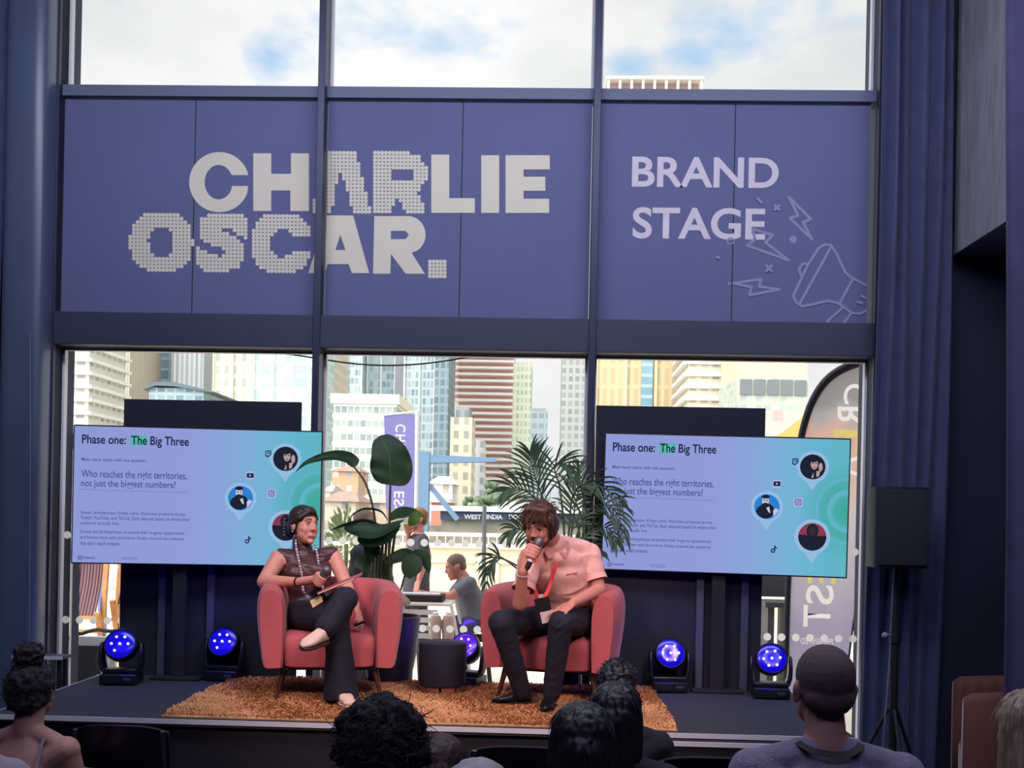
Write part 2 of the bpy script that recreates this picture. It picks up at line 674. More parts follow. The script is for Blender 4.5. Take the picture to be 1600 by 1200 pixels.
b = new_bm(); bx(b, (0, 2.0, FLOOR - 0.05), (9.0, 10.9, 0.1)); struct('floor', b, m_floor, smooth=False)
b = new_bm(); bx(b, (0, 2.0, Z_TOP + 0.05), (9.0, 10.9, 0.1)); struct('ceiling', b, m_navy, smooth=False)
b = new_bm(); bx(b, (-4.55, 2.0, (Z_TOP + FLOOR) / 2), (0.1, 10.9, Z_TOP - FLOOR)); struct('wall_left', b, m_navy, smooth=False)
b = new_bm(); bx(b, (4.55, 2.0, (Z_TOP + FLOOR) / 2), (0.1, 10.9, Z_TOP - FLOOR)); struct('wall_right', b, m_navy, smooth=False)
b = new_bm(); bx(b, (0, -3.4, (Z_TOP + FLOOR) / 2), (9.0, 0.1, Z_TOP - FLOOR)); struct('wall_back', b, m_navy, smooth=False)

# the window wall: solid flanks, mullions, transoms
m_flank = mat('gloss_blue_column', '#4a556f', 0.32, noise=0.05, nscale=2, spec=0.5)
b = new_bm(); bx(b, ((-4.5 + XL) / 2, YW + 0.05, (Z_TOP + FLOOR) / 2), (XL + 4.5, 0.30, Z_TOP - FLOOR)); struct('wall_front_left', b, m_navy, smooth=False)
b = new_bm(); bx(b, ((4.5 + XR) / 2, YW + 0.05, (Z_TOP + FLOOR) / 2), (4.5 - XR, 0.30, Z_TOP - FLOOR)); struct('wall_front_right', b, m_navy, smooth=False)
b = new_bm(); bx(b, ((XL + XR) / 2, YW, FLOOR + 0.04), (XR - XL, 0.2, 0.08)); struct('wall_front_plinth', b, m_navy, smooth=False)
# round-cornered column standing before the left flank
b = new_bm(); loft(b, [((-3.65, 7.06, z), (0.15, 0, 0), (0, 0.12, 0), 4.0) for z in (FLOOR, 2.0, 4.0, Z_TOP)], 40)
struct('trim_column_left', b, m_flank)
b = new_bm(); bx(b, ((XL + XR) / 2, YW - 0.04, (Z_BB + Z_HD) / 2 + 0.005), (XR - XL, 0.2, Z_BB - Z_HD), bev=0.006); struct('trim_band', b, m_frame_in, smooth=False)
b = new_bm(); bx(b, ((XL + XR) / 2, YW - 0.02, (Z_TR + Z_BT) / 2), (XR - XL, 0.12, Z_TR - Z_BT), bev=0.005); struct('trim_transom', b, mat('grey_blue_transom', '#5a627c', 0.6), smooth=False)
b = new_bm(); bx(b, ((XL + XR) / 2, YW - 0.02, Z_TOP - 0.05), (XR - XL, 0.14, 0.1)); struct('trim_head', b, m_frame_in, smooth=False)
for i, x in enumerate((XM1, XM2)):
    b = new_bm(); bx(b, (x, YW - 0.06, (FLOOR + 0.08 + Z_TOP) / 2), (0.05, 0.19, Z_TOP - FLOOR - 0.08), bev=0.006)
    struct('trim_mullion_%d' % (i + 1), b, m_frame, smooth=False)
for i, x in enumerate((XL - 0.03, XR + 0.045)):
    b = new_bm(); bx(b, (x, YW - 0.05, (FLOOR + 0.08 + Z_TOP) / 2), (0.06 if i == 0 else 0.09, 0.16, Z_TOP - FLOOR - 0.08), bev=0.006)
    struct('trim_jamb_%d' % (i + 1), b, m_frame, smooth=False)

bays = [(XL, XM1 - 0.025), (XM1 + 0.025, XM2 - 0.025), (XM2 + 0.025, XR)]
m_alu = mat('pale_window_bead', '#d4d4da', 0.5)
m_dot = mat('white_glass_dot', '#ffffff', 0.6, trans=0.95)
k = 0
for (z0, z1, low) in ((FLOOR + 0.08, Z_HD, True), (Z_TR, Z_TOP - 0.1, False)):
    for (x0, x1) in bays:
        k += 1
        b = new_bm(); bx(b, ((x0 + x1) / 2, YW + 0.02, (z0 + z1) / 2), (x1 - x0, 0.012, z1 - z0))
        w = struct('window_%d' % k, b, m_glass, smooth=False)
        b = new_bm()
        t = 0.016
        for (c, s) in ((((x0 + x1) / 2, z0 + t / 2), (x1 - x0, t)), (((x0 + x1) / 2, z1 - t / 2), (x1 - x0, t)),
                       ((x0 + t / 2, (z0 + z1) / 2), (t, z1 - z0 - 2 * t)), ((x1 - t / 2, (z0 + z1) / 2), (t, z1 - z0 - 2 * t))):
            bx(b, (c[0], YW + 0.035, c[1]), (s[0], 0.05, s[1]))
        obj('window_frame', b, m_alu, w, smooth=False)
        if low:
            b = new_bm()
            n = int((x1 - x0) / 0.0975)
            for i in range(n):
                for zz in (1.455, 0.845):
                    disc(b, x0 + 0.06 + (x1 - x0 - 0.12) * i / (n - 1), zz, 0.027, YW + 0.0128, 20)
            obj('safety_dots', b, m_dot, w, smooth=False)

# ------------------------------------------------------------------ stage
m_stage = mat('dark_stage_carpet', '#303136', 0.9, noise=0.18, nscale=60, bump=0.3, bscale=300)
m_fascia = mat('black_stage_fascia', '#10111c', 0.8)
st = thing('stage_platform', 'low black stage platform with a thin white front edge, carrying the armchairs', 'stage', (-0.6, 6.35, FLOOR))
SX0, SX1, SY0, SY1 = -3.05, 1.70, 5.57, 7.085
b = new_bm(); bx(b, ((SX0 + SX1) / 2, (SY0 + SY1) / 2, STAGE - 0.02), (SX1 - SX0, SY1 - SY0, 0.04)); obj('deck', b, m_stage, st, smooth=False)
b = new_bm(); bx(b, ((SX0 + SX1) / 2, (SY0 + SY1) / 2 + 0.01, (STAGE - 0.04 + FLOOR) / 2), (SX1 - SX0 - 0.02, SY1 - SY0 - 0.03, STAGE - 0.04 - FLOOR)); obj('fascia', b, m_fascia, st, smooth=False)
m_edge = mat('white_edge_strip', '#c9c9d2', 0.35)
b = new_bm()
bx(b, ((SX0 + SX1) / 2, SY0 - 0.004, STAGE - 0.012), (SX1 - SX0 + 0.012, 0.008, 0.026))
bx(b, (SX0 - 0.004, (SY0 + SY1) / 2, STAGE - 0.012), (0.008, SY1 - SY0, 0.026))
obj('edge_strip', b, m_edge, st, smooth=False)
# the lower step in front, right of the middle
sp = thing('stage_step', 'low black step with a white nosing before the stage front', 'step', (1.3, 5.4, FLOOR))
p0 = W(1044, 1160, 5.42)
b = new_bm(); bx(b, ((p0.x + 1.70) / 2, 5.49, (p0.z - 0.01 + FLOOR) / 2), (1.70 - p0.x, 0.14, p0.z - 0.01 - FLOOR)); obj('tread_box', b, m_fascia, sp, smooth=False)
b = new_bm(); bx(b, ((p0.x + 1.70) / 2, 5.416, p0.z - 0.005), (1.70 - p0.x, 0.012, 0.024)); obj('nosing', b, m_edge, sp, smooth=False)

# ------------------------------------------------------------------ printed banners on the glass between the transoms
m_ban = mat('blue_printed_film', '#686d98', 0.75, noise=0.03, nscale=2, trans=0.25)
m_cream = mat('cream_print', '#dcd6c2', 0.75, noise=0.02, nscale=4, trans=0.10)
m_whitep = mat('pale_lilac_print', '#d2cad4', 0.75, trans=0.10)
m_line = mat('grey_blue_line_print', '#8d90b0', 0.75, trans=0.15)
YB = YW - 0.035

def q(px, py):
    p = W(px, py, YB)
    return (p.x, p.z)

def qs(l):
    return [q(*p) for p in l]

PIECES = []                                  # (name, bmesh, material): every letter and drawing its own part
def piece(name, m):
    PIECES.append((name, new_bm(), m))
    return PIECES[-1][1]
y0, y1 = YB - 0.0055, YB - 0.003

def rect(x0, ya, x1, yb):
    return [(x0, ya), (x1, ya), (x1, yb), (x0, yb)]

# CHARLIE
Cp = arc_pts(343, 285, 47, 47, -14, -346, 40) + arc_pts(342, 285, 22, 27, -344, -16, 30)
Cp[0] = (388, 274); Cp[40] = (388, 291); Cp[41] = (363, 291); Cp[-1] = (363, 274)
prism(piece('letter', m_cream), qs(Cp), y1, y0)
prism(piece('letter', m_cream), qs([(396, 240), (424, 240), (424, 272), (455, 272), (455, 240), (483, 240), (483, 330), (454, 330), (454, 298), (424, 298), (424, 330), (396, 330)]), y1, y0)
prism(piece('letter', m_cream), qs([(674, 242), (702, 242), (702, 310), (742, 310), (742, 333), (674, 333)]), y1, y0)
prism(piece('letter', m_cream), qs(rect(752, 243, 780, 333)), y1, y0)
prism(piece('letter', m_cream), qs([(790, 243), (859, 243), (859, 265), (818, 265), (818, 276.5), (852, 276.5), (852, 298.5), (818, 298.5), (818, 311), (858, 311), (858, 333), (790, 333)]), y1, y0)
# the plain A and R of OSCAR
prism(piece('letter', m_cream), qs([(510, 337), (552, 337), (577, 427), (550, 427), (545, 413), (512, 413), (508, 427), (482, 427)]), y1, y0, holes=[qs([(532, 367), (524, 391), (540, 391)])])
Rp = [(585, 338), (638, 338)] + arc_pts(638, 367, 27, 29, -90, 60, 14) + [(643, 395), (664, 428), (634, 428), (611, 397), (610, 428), (583, 428)]
prism(piece('letter', m_cream), qs(Rp), y1, y0, holes=[qs([(611, 361), (634, 361), (639, 367), (634, 374), (611, 374)])])
# the dotted letters
def inside_O(p):
    x, y = p
    a = abs((x - 252.5) / 49) ** 2.3 + abs((y - 378) / 48) ** 2.3 < 1
    h = abs((x - 252.5) / 20) ** 2 + abs((y - 378) / 23) ** 2 < 1
    return a and not h

def inside_C(p):
    x, y = p
    a = abs((x - 440) / 48) ** 2.3 + abs((y - 380) / 48) ** 2.3 < 1
    h = abs((x - 441) / 19) ** 2 + abs((y - 380) / 22) ** 2 < 1
    return a and not h and not (x > 443 and 369 < y < 393)

def inside_S(p):
    x, y = p
    pts = [(384, 358), (371, 347), (347, 345), (326, 350), (323, 360), (331, 369), (347, 374), (362, 380), (370, 392), (364, 407), (345, 414), (324, 410), (309, 400)]
    for a, b_ in zip(pts, pts[1:]):
        ax, ay = a; dx, dy = b_[0] - ax, b_[1] - ay
        t = max(0, min(1, ((x - ax) * dx + (y - ay) * dy) / (dx * dx + dy * dy)))
        if math.hypot(x - ax - t * dx, y - ay - t * dy) < 13.2:
            return 304 < x < 389
    return False

A_d = [(508, 238), (556, 238), (580, 332), (551, 332), (546, 312), (540, 290), (536, 273), (529, 273), (524, 300), (521, 318), (514, 332), (487, 332)]
R_d = [(585, 238), (640, 238), (654, 244), (667, 258), (667, 278), (656, 294), (653, 304), (666, 322), (666, 333), (637, 333), (616, 303), (614, 333), (584, 333)]
R_h = rect(614, 262, 645, 281)
def inside_A(p): return dist_poly(p, A_d)
def inside_R(p): return dist_poly(p, R_d) and not dist_poly(p, R_h)
def inside_dot(p): return 669 < p[0] < 695 and 406 < p[1] < 432
PIT = 5.72
for fn, bb in ((inside_O, (204, 330, 304, 428)), (inside_S, (304, 331, 390, 429)), (inside_C, (391, 332, 490, 430)), (inside_A, (486, 239, 582, 334)), (inside_R, (586, 239, 670, 334)), (inside_dot, (672, 409, 696, 432))):
    y = bb[1]
    dots = piece('dotted_letter', m_cream)
    while y < bb[3]:
        x = bb[0]
        while x < bb[2]:
            if fn((x, y)):
                u, v = q(x, y + 0.008 * (x - bb[0]))
                vs = [dots.verts.new((u + 0.0145 * math.cos(2 * math.pi * i / 10), y0, v + 0.0145 * math.sin(2 * math.pi * i / 10))) for i in range(10)]
                vb = [dots.verts.new((w_.co.x, y1, w_.co.z)) for w_ in vs]
                dots.faces.new(vs)
                for i in range(10):
                    dots.faces.new((vs[i], vs[(i + 1) % 10], vb[(i + 1) % 10], vb[i]))
            x += PIT
        y += PIT
# BRAND STAGE
for s, (ax, ay, bx_, by) in (('BRAND', (987, 292, 1217, 245)), ('STAGE', (988, 373, 1196, 324))):
    a = q(ax, ay); c = q(bx_, by + 2)
    fit_text(piece('word', m_whitep), s, (a[0], a[1], c[0], c[1]), y0, bold=0.022)
# loudhailer and lightning bolts
def k7(l): return qs([(1120 + p[0] / 5.216, 290 + p[1] / 5.216) for p in l])
LW = 0.019
mega = None
for k_, (pts, cl) in enumerate((
    ([(585, 95), (765, 275), (700, 300), (775, 440), (595, 268), (660, 245)], True),
    ([(290, 355), (455, 405), (395, 465), (580, 608), (245, 490), (310, 440)], True),
    ([(135, 798), (358, 765), (345, 825), (510, 848), (265, 895), (280, 830)], True),
    ([(620, 900), (740, 650), (830, 510), (880, 482), (930, 490), (975, 560), (1040, 705), (1090, 750), (1215, 815)], False),
    ([(620, 900), (640, 950), (690, 985), (760, 975), (900, 940), (985, 960), (1100, 1040), (1170, 1045), (1215, 1020)], False),
    ([(675, 960), (930, 500)], False), ([(1105, 765), (1000, 960)], False),
    ([(740, 645), (700, 640), (668, 680), (680, 730), (705, 725)], False),
    ([(1020, 1000), (900, 1105), (945, 1148), (1010, 1148), (1095, 1040)], False),
    ([(1175, 900), (1205, 918)], False), ([(1140, 950), (1180, 962)], False),
    ([(470, 165), (505, 200)], False), ([(505, 165), (470, 200)], False),
    ([(400, 655), (445, 700)], False), ([(445, 655), (400, 700)], False),
    ([(330, 110), (360, 140)], False), ([(0, 588), (15, 592)], False))):
    if k_ == 3:
        mega = piece('megaphone_drawing', m_line)
    stroke(mega if 3 <= k_ <= 10 else piece('lightning_bolt' if k_ < 3 else 'confetti_mark', m_line), k7(pts), LW, y0 - 0.0004 * k_, cl)
u, v = k7([(620, 440)])[0]; disc(piece('confetti_mark', m_line), u, v, 0.026, y0, 16)
u, v = k7([(110, 455)])[0]
stroke(piece('confetti_mark', m_line), [(u + 0.022 * math.cos(a_ * 0.52), v + 0.022 * math.sin(a_ * 0.52)) for a_ in range(12)], 0.010, y0, True)
u, v = k7([(100, 800)])[0]; disc(piece('confetti_mark', m_line), u, v, 0.012, y0, 10)

def cut(bm, xa, xb):
    """the share of some lettering that lies between two mullions"""
    t = bm.copy()
    for co, no in ((xa, (-1, 0, 0)), (xb, (1, 0, 0))):
        bmesh.ops.bisect_plane(t, geom=t.verts[:] + t.edges[:] + t.faces[:], plane_co=(co, 0, 0), plane_no=no, clear_outer=True)
    return t

blabels = ['blue printed banner in the left bay, carrying the first letters CH and OSC',
           'blue printed banner in the middle bay, ending the words CHARLIE and OSCAR',
           'blue printed banner in the right bay reading BRAND STAGE with a megaphone drawing']
for i, (x0, x1) in enumerate(bays):
    a, c = x0 + 0.004, x1 - (0.004 if i < 2 else 0.03)
    t = thing('printed_banner', blabels[i], 'banner', ((a + c) / 2, YB, Z_BB + 0.01), 'banners in the window bays')
    seam = (W(303, 330, YB).x, W(720.5, 330, YB).x, W(1146, 330, YB).x)[i]
    for (u0, u1) in ((a, seam - 0.004), (seam + 0.004, c)):
        b = new_bm(); bx(b, ((u0 + u1) / 2, YB, (Z_BB + Z_BT) / 2 + 0.008), (u1 - u0, 0.006, Z_BT - Z_BB - 0.02)); obj('panel', b, m_ban, t, smooth=False)
    b = new_bm(); bx(b, (seam, YB + 0.002, (Z_BB + Z_BT) / 2 + 0.008), (0.03, 0.004, Z_BT - Z_BB - 0.02)); obj('seam_strip', b, m_black, t, smooth=False)
    for nm, src, m_ in PIECES:
        bit = cut(src, x0 + 0.006, x1 - 0.006)
        if len(bit.faces):
            obj(nm, bit, m_, t, smooth=False, recalc=False)
        else:
            bit.free()
for pc_ in PIECES:
    pc_[1].free()

# ------------------------------------------------------------------ curtains and the right flank
def curtain(name, label, x0, x1, y, z0, z1, folds, depth, m, top_pinch=0.0, seed=1, lean=0.0, group=None):
    rnd = random.Random(seed)
    n = folds * 10
    ph = [rnd.uniform(-0.8, 0.8) for _ in range(folds + 2)]
    am = [rnd.uniform(0.45, 1.0) for _ in range(folds + 2)]
    b = new_bm()
    rows = []
    nz = 24
    for j in range(nz + 1):
        v = j / nz
        row = []
        for i in range(n + 1):
            u = i / n
            f = u * folds
            k0 = int(f)
            fr = f - k0
            a_ = am[k0] * (1 - fr) + am[k0 + 1] * fr
            p_ = ph[k0] * (1 - fr) + ph[k0 + 1] * fr
            s = math.sin(2 * math.pi * (f + 0.12 * p_) + p_ + 0.5 * v * p_)
            xx = x0 + (x1 - x0) * u + 0.02 * math.sin(5 * v + p_ * 3) + lean * (1 - v)
            row.append(b.verts.new((xx, y + depth * a_ * s * (0.7 + 0.3 * v) + 0.015 * math.sin(9 * u + 4 * v), z0 + (z1 - z0) * v)))
        rows.append(row)
    for ra, rb in zip(rows, rows[1:]):
        for i in range(n):
            b.faces.new((ra[i], ra[i + 1], rb[i + 1], rb[i]))
    bmesh.ops.solidify(b, geom=b.faces[:], thickness=0.006)
    o = obj(name, b, m, None, angle=80)
    return tag(o, label, 'curtain', group)

m_curt = mat('blue_velvet_curtain', '#5b628c', 0.9, noise=0.10, nscale=8, sheen=0.3)
m_curt2 = mat('violet_blue_curtain', '#5b5884', 0.9, noise=0.10, nscale=8, sheen=0.3)
curtain('curtain', 'dark blue curtain with deep folds hanging behind the loudspeaker', 2.20, 2.70, 6.99, FLOOR + 0.01, 5.7, 5, 0.06, m_curt, seed=4, lean=-0.03)
curtain('curtain', 'violet blue curtain at the right edge, beyond the shiny bulkhead', 2.60, 3.5, 6.02, FLOOR + 0.01, 5.7, 6, 0.06, m_curt2, seed=9, lean=0.08)
curtain('curtain', 'dark blue curtain at the left edge beside the smooth column', -4.2, -3.80, 7.0, FLOOR + 0.01, 5.7, 4, 0.05, m_curt, seed=15)
m_shiny = mat('shiny_dark_wall_panel', '#8f919a', 0.36, noise=0.2, nscale=30, stretch=(1, 1, 0.15), bump=0.25, bscale=14, spec=0.8)
b = new_bm(); bx(b, (3.62, 6.62, (3.5 + Z_TOP) / 2), (1.74, 0.92, Z_TOP - 3.5), bev=0.006); struct('trim_bulkhead', b, m_shiny, smooth=False)

# ------------------------------------------------------------------ black screens behind the televisions
m_board = mat('black_fabric_screen', '#1c1f30', 0.9, noise=0.1, nscale=6, stretch=(3, 1, 0.2))
m_post = mat('grey_upright', '#40445a', 0.6)
def backdrop(label, pxl, pyl, pxr, pyr, seams):
    a = W(pxl, pyl, 7.02); c = W(pxr, pyr, 7.02)
    t = thing('backdrop_screen', label, 'screen', ((a.x + c.x) / 2, 7.02, STAGE), 'black backdrop screens')
    b = new_bm(); bx(b, ((a.x + c.x) / 2, 7.045, (STAGE + a.z) / 2), (c.x - a.x, 0.03, a.z - STAGE), bev=0.004); obj('fabric_panel', b, m_board, t, smooth=False)
    for s in seams:
        x = W(s, 980, 7.0).x
        b = new_bm(); bx(b, (x, 7.012, STAGE + 0.55), (0.05, 0.036, 1.1), bev=0.004); obj('upright', b, m_post, t, smooth=False)
backdrop('black backdrop screen standing behind the left television', 193, 623, 470, 627, (252, 328))
backdrop('black backdrop screen standing behind the right television', 932, 633, 1197, 638, (1093, 1163))
# ------------------------------------------------------------------ televisions
m_bezel = mat('black_tv_bezel', '#0a0b10', 0.4)
INK = emat('slide_ink', '#1d2442', 1.0)
INK2 = emat('slide_grey_ink', '#474f86', 1.0)
INK3 = emat('slide_soft_ink', '#6a73ac', 1.0)
PIN = emat('slide_pin', '#93bbdf', 1.0)
GREEN = emat('slide_green', '#55b6ab', 1.0)
ICONB = emat('slide_icon_back', '#b4b9e6', 1.0)
DARKP = emat('portrait_dark', '#1e2233', 1.0)
SKINP = emat('portrait_skin', '#b49a9c', 1.0)
BLUEP = emat('portrait_blue', '#2f7fd0', 1.0)
REDP = emat('portrait_red', '#8a3a4c', 1.0)
BROWNP = emat('portrait_brown', '#3a2a33', 1.0)
WHITEP = emat('portrait_white', '#c9c4d8', 1.0)

def slide_mat():
    m = bpy.data.materials.new('slide_picture')
    m.use_nodes = True
    nt = m.node_tree
    nt.nodes.clear()
    o = nd(nt, 'ShaderNodeOutputMaterial'); e = nd(nt, 'ShaderNodeEmission')
    tc = nd(nt, 'ShaderNodeTexCoord'); sp = nd(nt, 'ShaderNodeSeparateXYZ')
    nt.links.new(tc.outputs['Generated'], sp.inputs[0])
    r = nd(nt, 'ShaderNodeValToRGB')
    els = r.color_ramp.elements
    els[0].position = 0.0; els[0].color = rgba('#8f99d6')
    els[1].position = 1.0; els[1].color = rgba('#62b4c4')
    for p, c in ((0.45, '#919bd9'), (0.62, '#87a6d9'), (0.76, '#76b2d6'), (0.9, '#64b4cd')):
        x = els.new(p); x.color = rgba(c)
    nt.links.new(sp.outputs[0], r.inputs['Fac'])
    # rings of green spreading from the right edge
    d = nd(nt, 'ShaderNodeVectorMath', operation='DISTANCE')
    mp = nd(nt, 'ShaderNodeMapping'); mp.inputs['Scale'].default_value = (1.78, 0, 1.0)
    nt.links.new(tc.outputs['Generated'], mp.inputs['Vector'])
    nt.links.new(mp.outputs['Vector'], d.inputs[0])
    d.inputs[1].default_value = (1.78 * 1.0, 0, 0.47)
    r2 = nd(nt, 'ShaderNodeValToRGB')
    e2 = r2.color_ramp.elements
    e2[0].position = 0.0; e2[0].color = (1, 1, 1, 1)
    e2[1].position = 0.36; e2[1].color = (0, 0, 0, 1)
    for p, v in ((0.10, 0.8), (0.125, 0.15), (0.15, 0.05), (0.16, 0.75), (0.21, 0.6), (0.225, 0.12), (0.25, 0.35)):
        x = e2.new(p); x.color = (v, v, v, 1)
    nt.links.new(d.outputs['Value'], r2.inputs['Fac'])
    mx = nd(nt, 'ShaderNodeMixRGB'); mx.inputs['Color2'].default_value = rgba('#3fa79b')
    nt.links.new(r2.outputs['Color'], mx.inputs['Fac'])
    nt.links.new(r.outputs['Color'], mx.inputs['Color1'])
    nt.links.new(mx.outputs[0], e.inputs['Color'])
    e.inputs['Strength'].default_value = 1.0
    nt.links.new(e.outputs[0], o.inputs['Surface'])
    return m

def television(label, corners, depths, stand_x):
    """corners tl, tr, br, bl in the photo, depths of its left and right edge"""
    tl, tr, br, bl = [W(c[0], c[1], depths[i in (1, 2)]) for i, c in enumerate(corners)]
    cen = (tl + tr + br + bl) / 4
    u = ((tr - tl) + (br - bl)) / 2
    v = ((tl - bl) + (tr - br)) / 2
    wd, ht = u.length, v.length
    u.normalize()
    v = (v - u * v.dot(u)).normalized()
    nrm = u.cross(v)                      # towards the audience when u goes right, v up
    M = Matrix.Translation(cen) @ Matrix((u, -nrm, v)).transposed().to_4x4()
    t = thing('television', label, 'television', (cen.x, cen.y, STAGE), 'televisions on the stage')
    bz = 0.009
    def put(name, bm, m, parent=t, **kw):
        for q_ in bm.verts:
            q_.co = M @ q_.co
        return obj(name, bm, m, parent, **kw)
    b = new_bm(); bx(b, (0, 0.022, 0), (wd, 0.04, ht), bev=0.004); put('casing', b, m_bezel, smooth=False)
    sw, sh = wd - 2 * bz, ht - 2 * bz
    b = new_bm(); poly_face(b, [(-sw / 2, -sh / 2), (sw / 2, -sh / 2), (sw / 2, sh / 2), (-sw / 2, sh / 2)], 0.001)
    scr = put('screen', b, slide_mat(), smooth=False, recalc=False)
    fx = lambda x: -sw / 2 + x * sw
    fz = lambda y: sh / 2 - y * sh
    def txt(name, s, x0, ya, x1, yb, m, bold=0.0):
        bb = new_bm(); fit_text(bb, s, (fx(x0), fz(yb), fx(x1), fz(ya)), -0.0006, bold=bold)
        return put(name, bb, m, scr, smooth=False, recalc=False)
    b = new_bm(); poly_face(b, [(fx(0.222), fz(0.132)), (fx(0.29), fz(0.132)), (fx(0.29), fz(0.058)), (fx(0.222), fz(0.058))], 0.0004)
    put('highlight_bar', b, GREEN, scr, smooth=False, recalc=False)
    txt('heading_text', 'Phase one:', 0.03, 0.062, 0.205, 0.128, INK, 0.018)
    txt('heading_text', 'The Big Three', 0.226, 0.062, 0.458, 0.148, INK, 0.018)
    txt('intro_text', 'Mass reach starts with one question.', 0.03, 0.232, 0.292, 0.262, INK2, 0.01)
    txt('question_text', 'Who reaches the right territories,', 0.03, 0.322, 0.452, 0.392, INK2, 0.008)
    txt('question_text', 'not just the biggest numbers?', 0.03, 0.392, 0.408, 0.458, INK2, 0.008)
    b = new_bm(); stroke(b, [(fx(0.028), fz(0.465)), (fx(0.125), fz(0.468)), (fx(0.135), fz(0.482)), (fx(0.145), fz(0.468)), (fx(0.455), fz(0.472))], 0.003, -0.0004)
    put('speech_rule', b, INK3, scr, smooth=False, recalc=False)
    ls = ['Sinead, Jacksepticeye, Khaby Lame. Dominant presence across', 'Twitch, YouTube, and TikTok. Each selected based on where their', 'audience actually live.',
          'Sinead and Jacksepticeye streamed their in-game appearances', 'and backed them with short-form. Khaby covered the audiences', "that don't watch streams."]
    ys = (0.635, 0.672, 0.712, 0.775, 0.817, 0.857)
    for s, y, e in zip(ls, ys, (0.45, 0.468, 0.185, 0.447, 0.447, 0.19)):
        txt('paragraph_text', s, 0.03, y - 0.014, e, y + 0.016, INK2, 0.006)
    txt('footer_text', 'livespark', 0.043, 0.955, 0.092, 0.977, INK2, 0.02)
    txt('footer_text', '10/7/2025', 0.2, 0.955, 0.262, 0.977, INK3, 0.01)
    b = new_bm(); s = 0.011; cx, cz = fx(0.031), fz(0.966)
    stroke(b, [(cx - s, cz - s), (cx + s, cz - s), (cx + s, cz + s), (cx - s, cz + s)], 0.004, -0.0004, True)
    stroke(b, [(cx - s * .4, cz - s * .4), (cx - s * .4, cz + s * .4)], 0.004, -0.0004); stroke(b, [(cx + s * .4, cz - s * .4), (cx + s * .4, cz + s * .4)], 0.004, -0.0004)
    put('footer_logo', b, INK2, scr, smooth=False, recalc=False)
    # portrait pins
    def pin(x, y, r, tail):
        cx, cz = fx(x), fz(y)
        b = new_bm(); disc(b, cx, cz, r * 1.27, 0.0003, 40)
        a = r * 0.55
        if tail:
            poly_face(b, [(cx - a, cz - r * 1.12), (cx, cz - r * 1.9), (cx + a, cz - r * 1.12)], 0.0002)
        put('portrait_pin', b, PIN, scr, smooth=False, recalc=False)
        return cx, cz
    def face(name, m, shapes, y):
        b = new_bm()
        for s_ in shapes:
            b.faces.new([b.verts.new((p[0], y, p[1])) for p in s_])
        put(name, b, m, scr, smooth=False, recalc=False)
    def el(cx, cz, rx, rz, n=24, a0=0, a1=360):
        return [(cx + rx * math.cos(R(a0 + (a1 - a0) * i / n)), cz + rz * math.sin(R(a0 + (a1 - a0) * i / n))) for i in range(n)]
    r = 0.083
    cx, cz = pin(0.853, 0.205, r, True)
    face('portrait', DARKP, [el(cx, cz, r, r, 36)], 0.0)
    face('portrait_figure', SKINP, [el(cx + r * .12, cz + r * .22, r * .28, r * .42), el(cx + r * .62, cz + r * .0, r * .16, r * .34), [(cx - r * .1, cz - r * .9), (cx + r * .5, cz - r * .75), (cx + r * .62, cz - r * .3), (cx + r * .1, cz - r * .35)]], -0.0004)
    face('portrait_detail', DARKP, [el(cx + r * .02, cz + r * .56, r * .36, r * .2), [(cx + r * .1, cz - r * .9), (cx + r * .3, cz - r * .85), (cx + r * .3, cz - r * .2), (cx + r * .05, cz - r * .2)], el(cx, cz + r * .28, r * .07, r * .05, 8), el(cx + r * .25, cz + r * .28, r * .07, r * .05, 8), el(cx + r * .14, cz - r * .02, r * .12, r * .03, 8)], -0.0007)
    cx, cz = pin(0.672, 0.505, r, True)
    face('portrait', BLUEP, [el(cx, cz, r, r, 36)], 0.0)
    face('portrait_figure', DARKP, [el(cx - r * .1, cz - r * .1, r * .8, r * .85, 24, 200, 340) + [(cx + r * .5, cz + r * .05), (cx + r * .1, cz + r * .3), (cx - r * .3, cz + r * .25), (cx - r * .75, cz - r * .1)][::1]], -0.0004)
    face('portrait_detail', WHITEP, [el(cx - r * .12, cz + r * .45, r * .27, r * .4), [(cx - r * .05, cz - r * .1), (cx + r * .18, cz + r * .02), (cx + r * .3, cz - r * .5), (cx + r * .15, cz - r * .45)], [(cx + r * .55, cz - r * .8), (cx + r * .95, cz - r * .25), (cx + r * .7, cz - r * .1), (cx + r * .5, cz - r * .3)]], -0.0007)
    face('portrait_beard', DARKP, [el(cx - r * .12, cz + r * .8, r * .32, r * .16), el(cx - r * .12, cz + r * .16, r * .24, r * .16), el(cx - r * .22, cz + r * .5, r * .07, r * .05, 8), el(cx, cz + r * .5, r * .07, r * .05, 8)], -0.001)
    r2 = 0.092
    cx, cz = pin(0.86, 0.715, r2, True)
    face('portrait', REDP, [el(cx, cz, r2, r2, 36)], 0.0)
    lower = [(cx + r2 * math.cos(R(a)), cz + r2 * math.sin(R(a))) for a in range(172, 369, 6)]
    face('portrait_figure', DARKP, [lower, el(cx, cz + r2 * .42, r2 * .42, r2 * .52), ], -0.0004)
    face('portrait_detail', BROWNP, [el(cx, cz + r2 * .42, r2 * .26, r2 * .36)], -0.0007)
    # round badges of four video services
    def back(x, y, s):
        cx, cz = fx(x), fz(y)
        b = new_bm(); b.faces.new([b.verts.new((p[0], 0.0003, p[1])) for p in rr(cx, cz, s, s, s * .3)])
        put('icon_back', b, ICONB, scr, smooth=False, recalc=False)
        return cx, cz
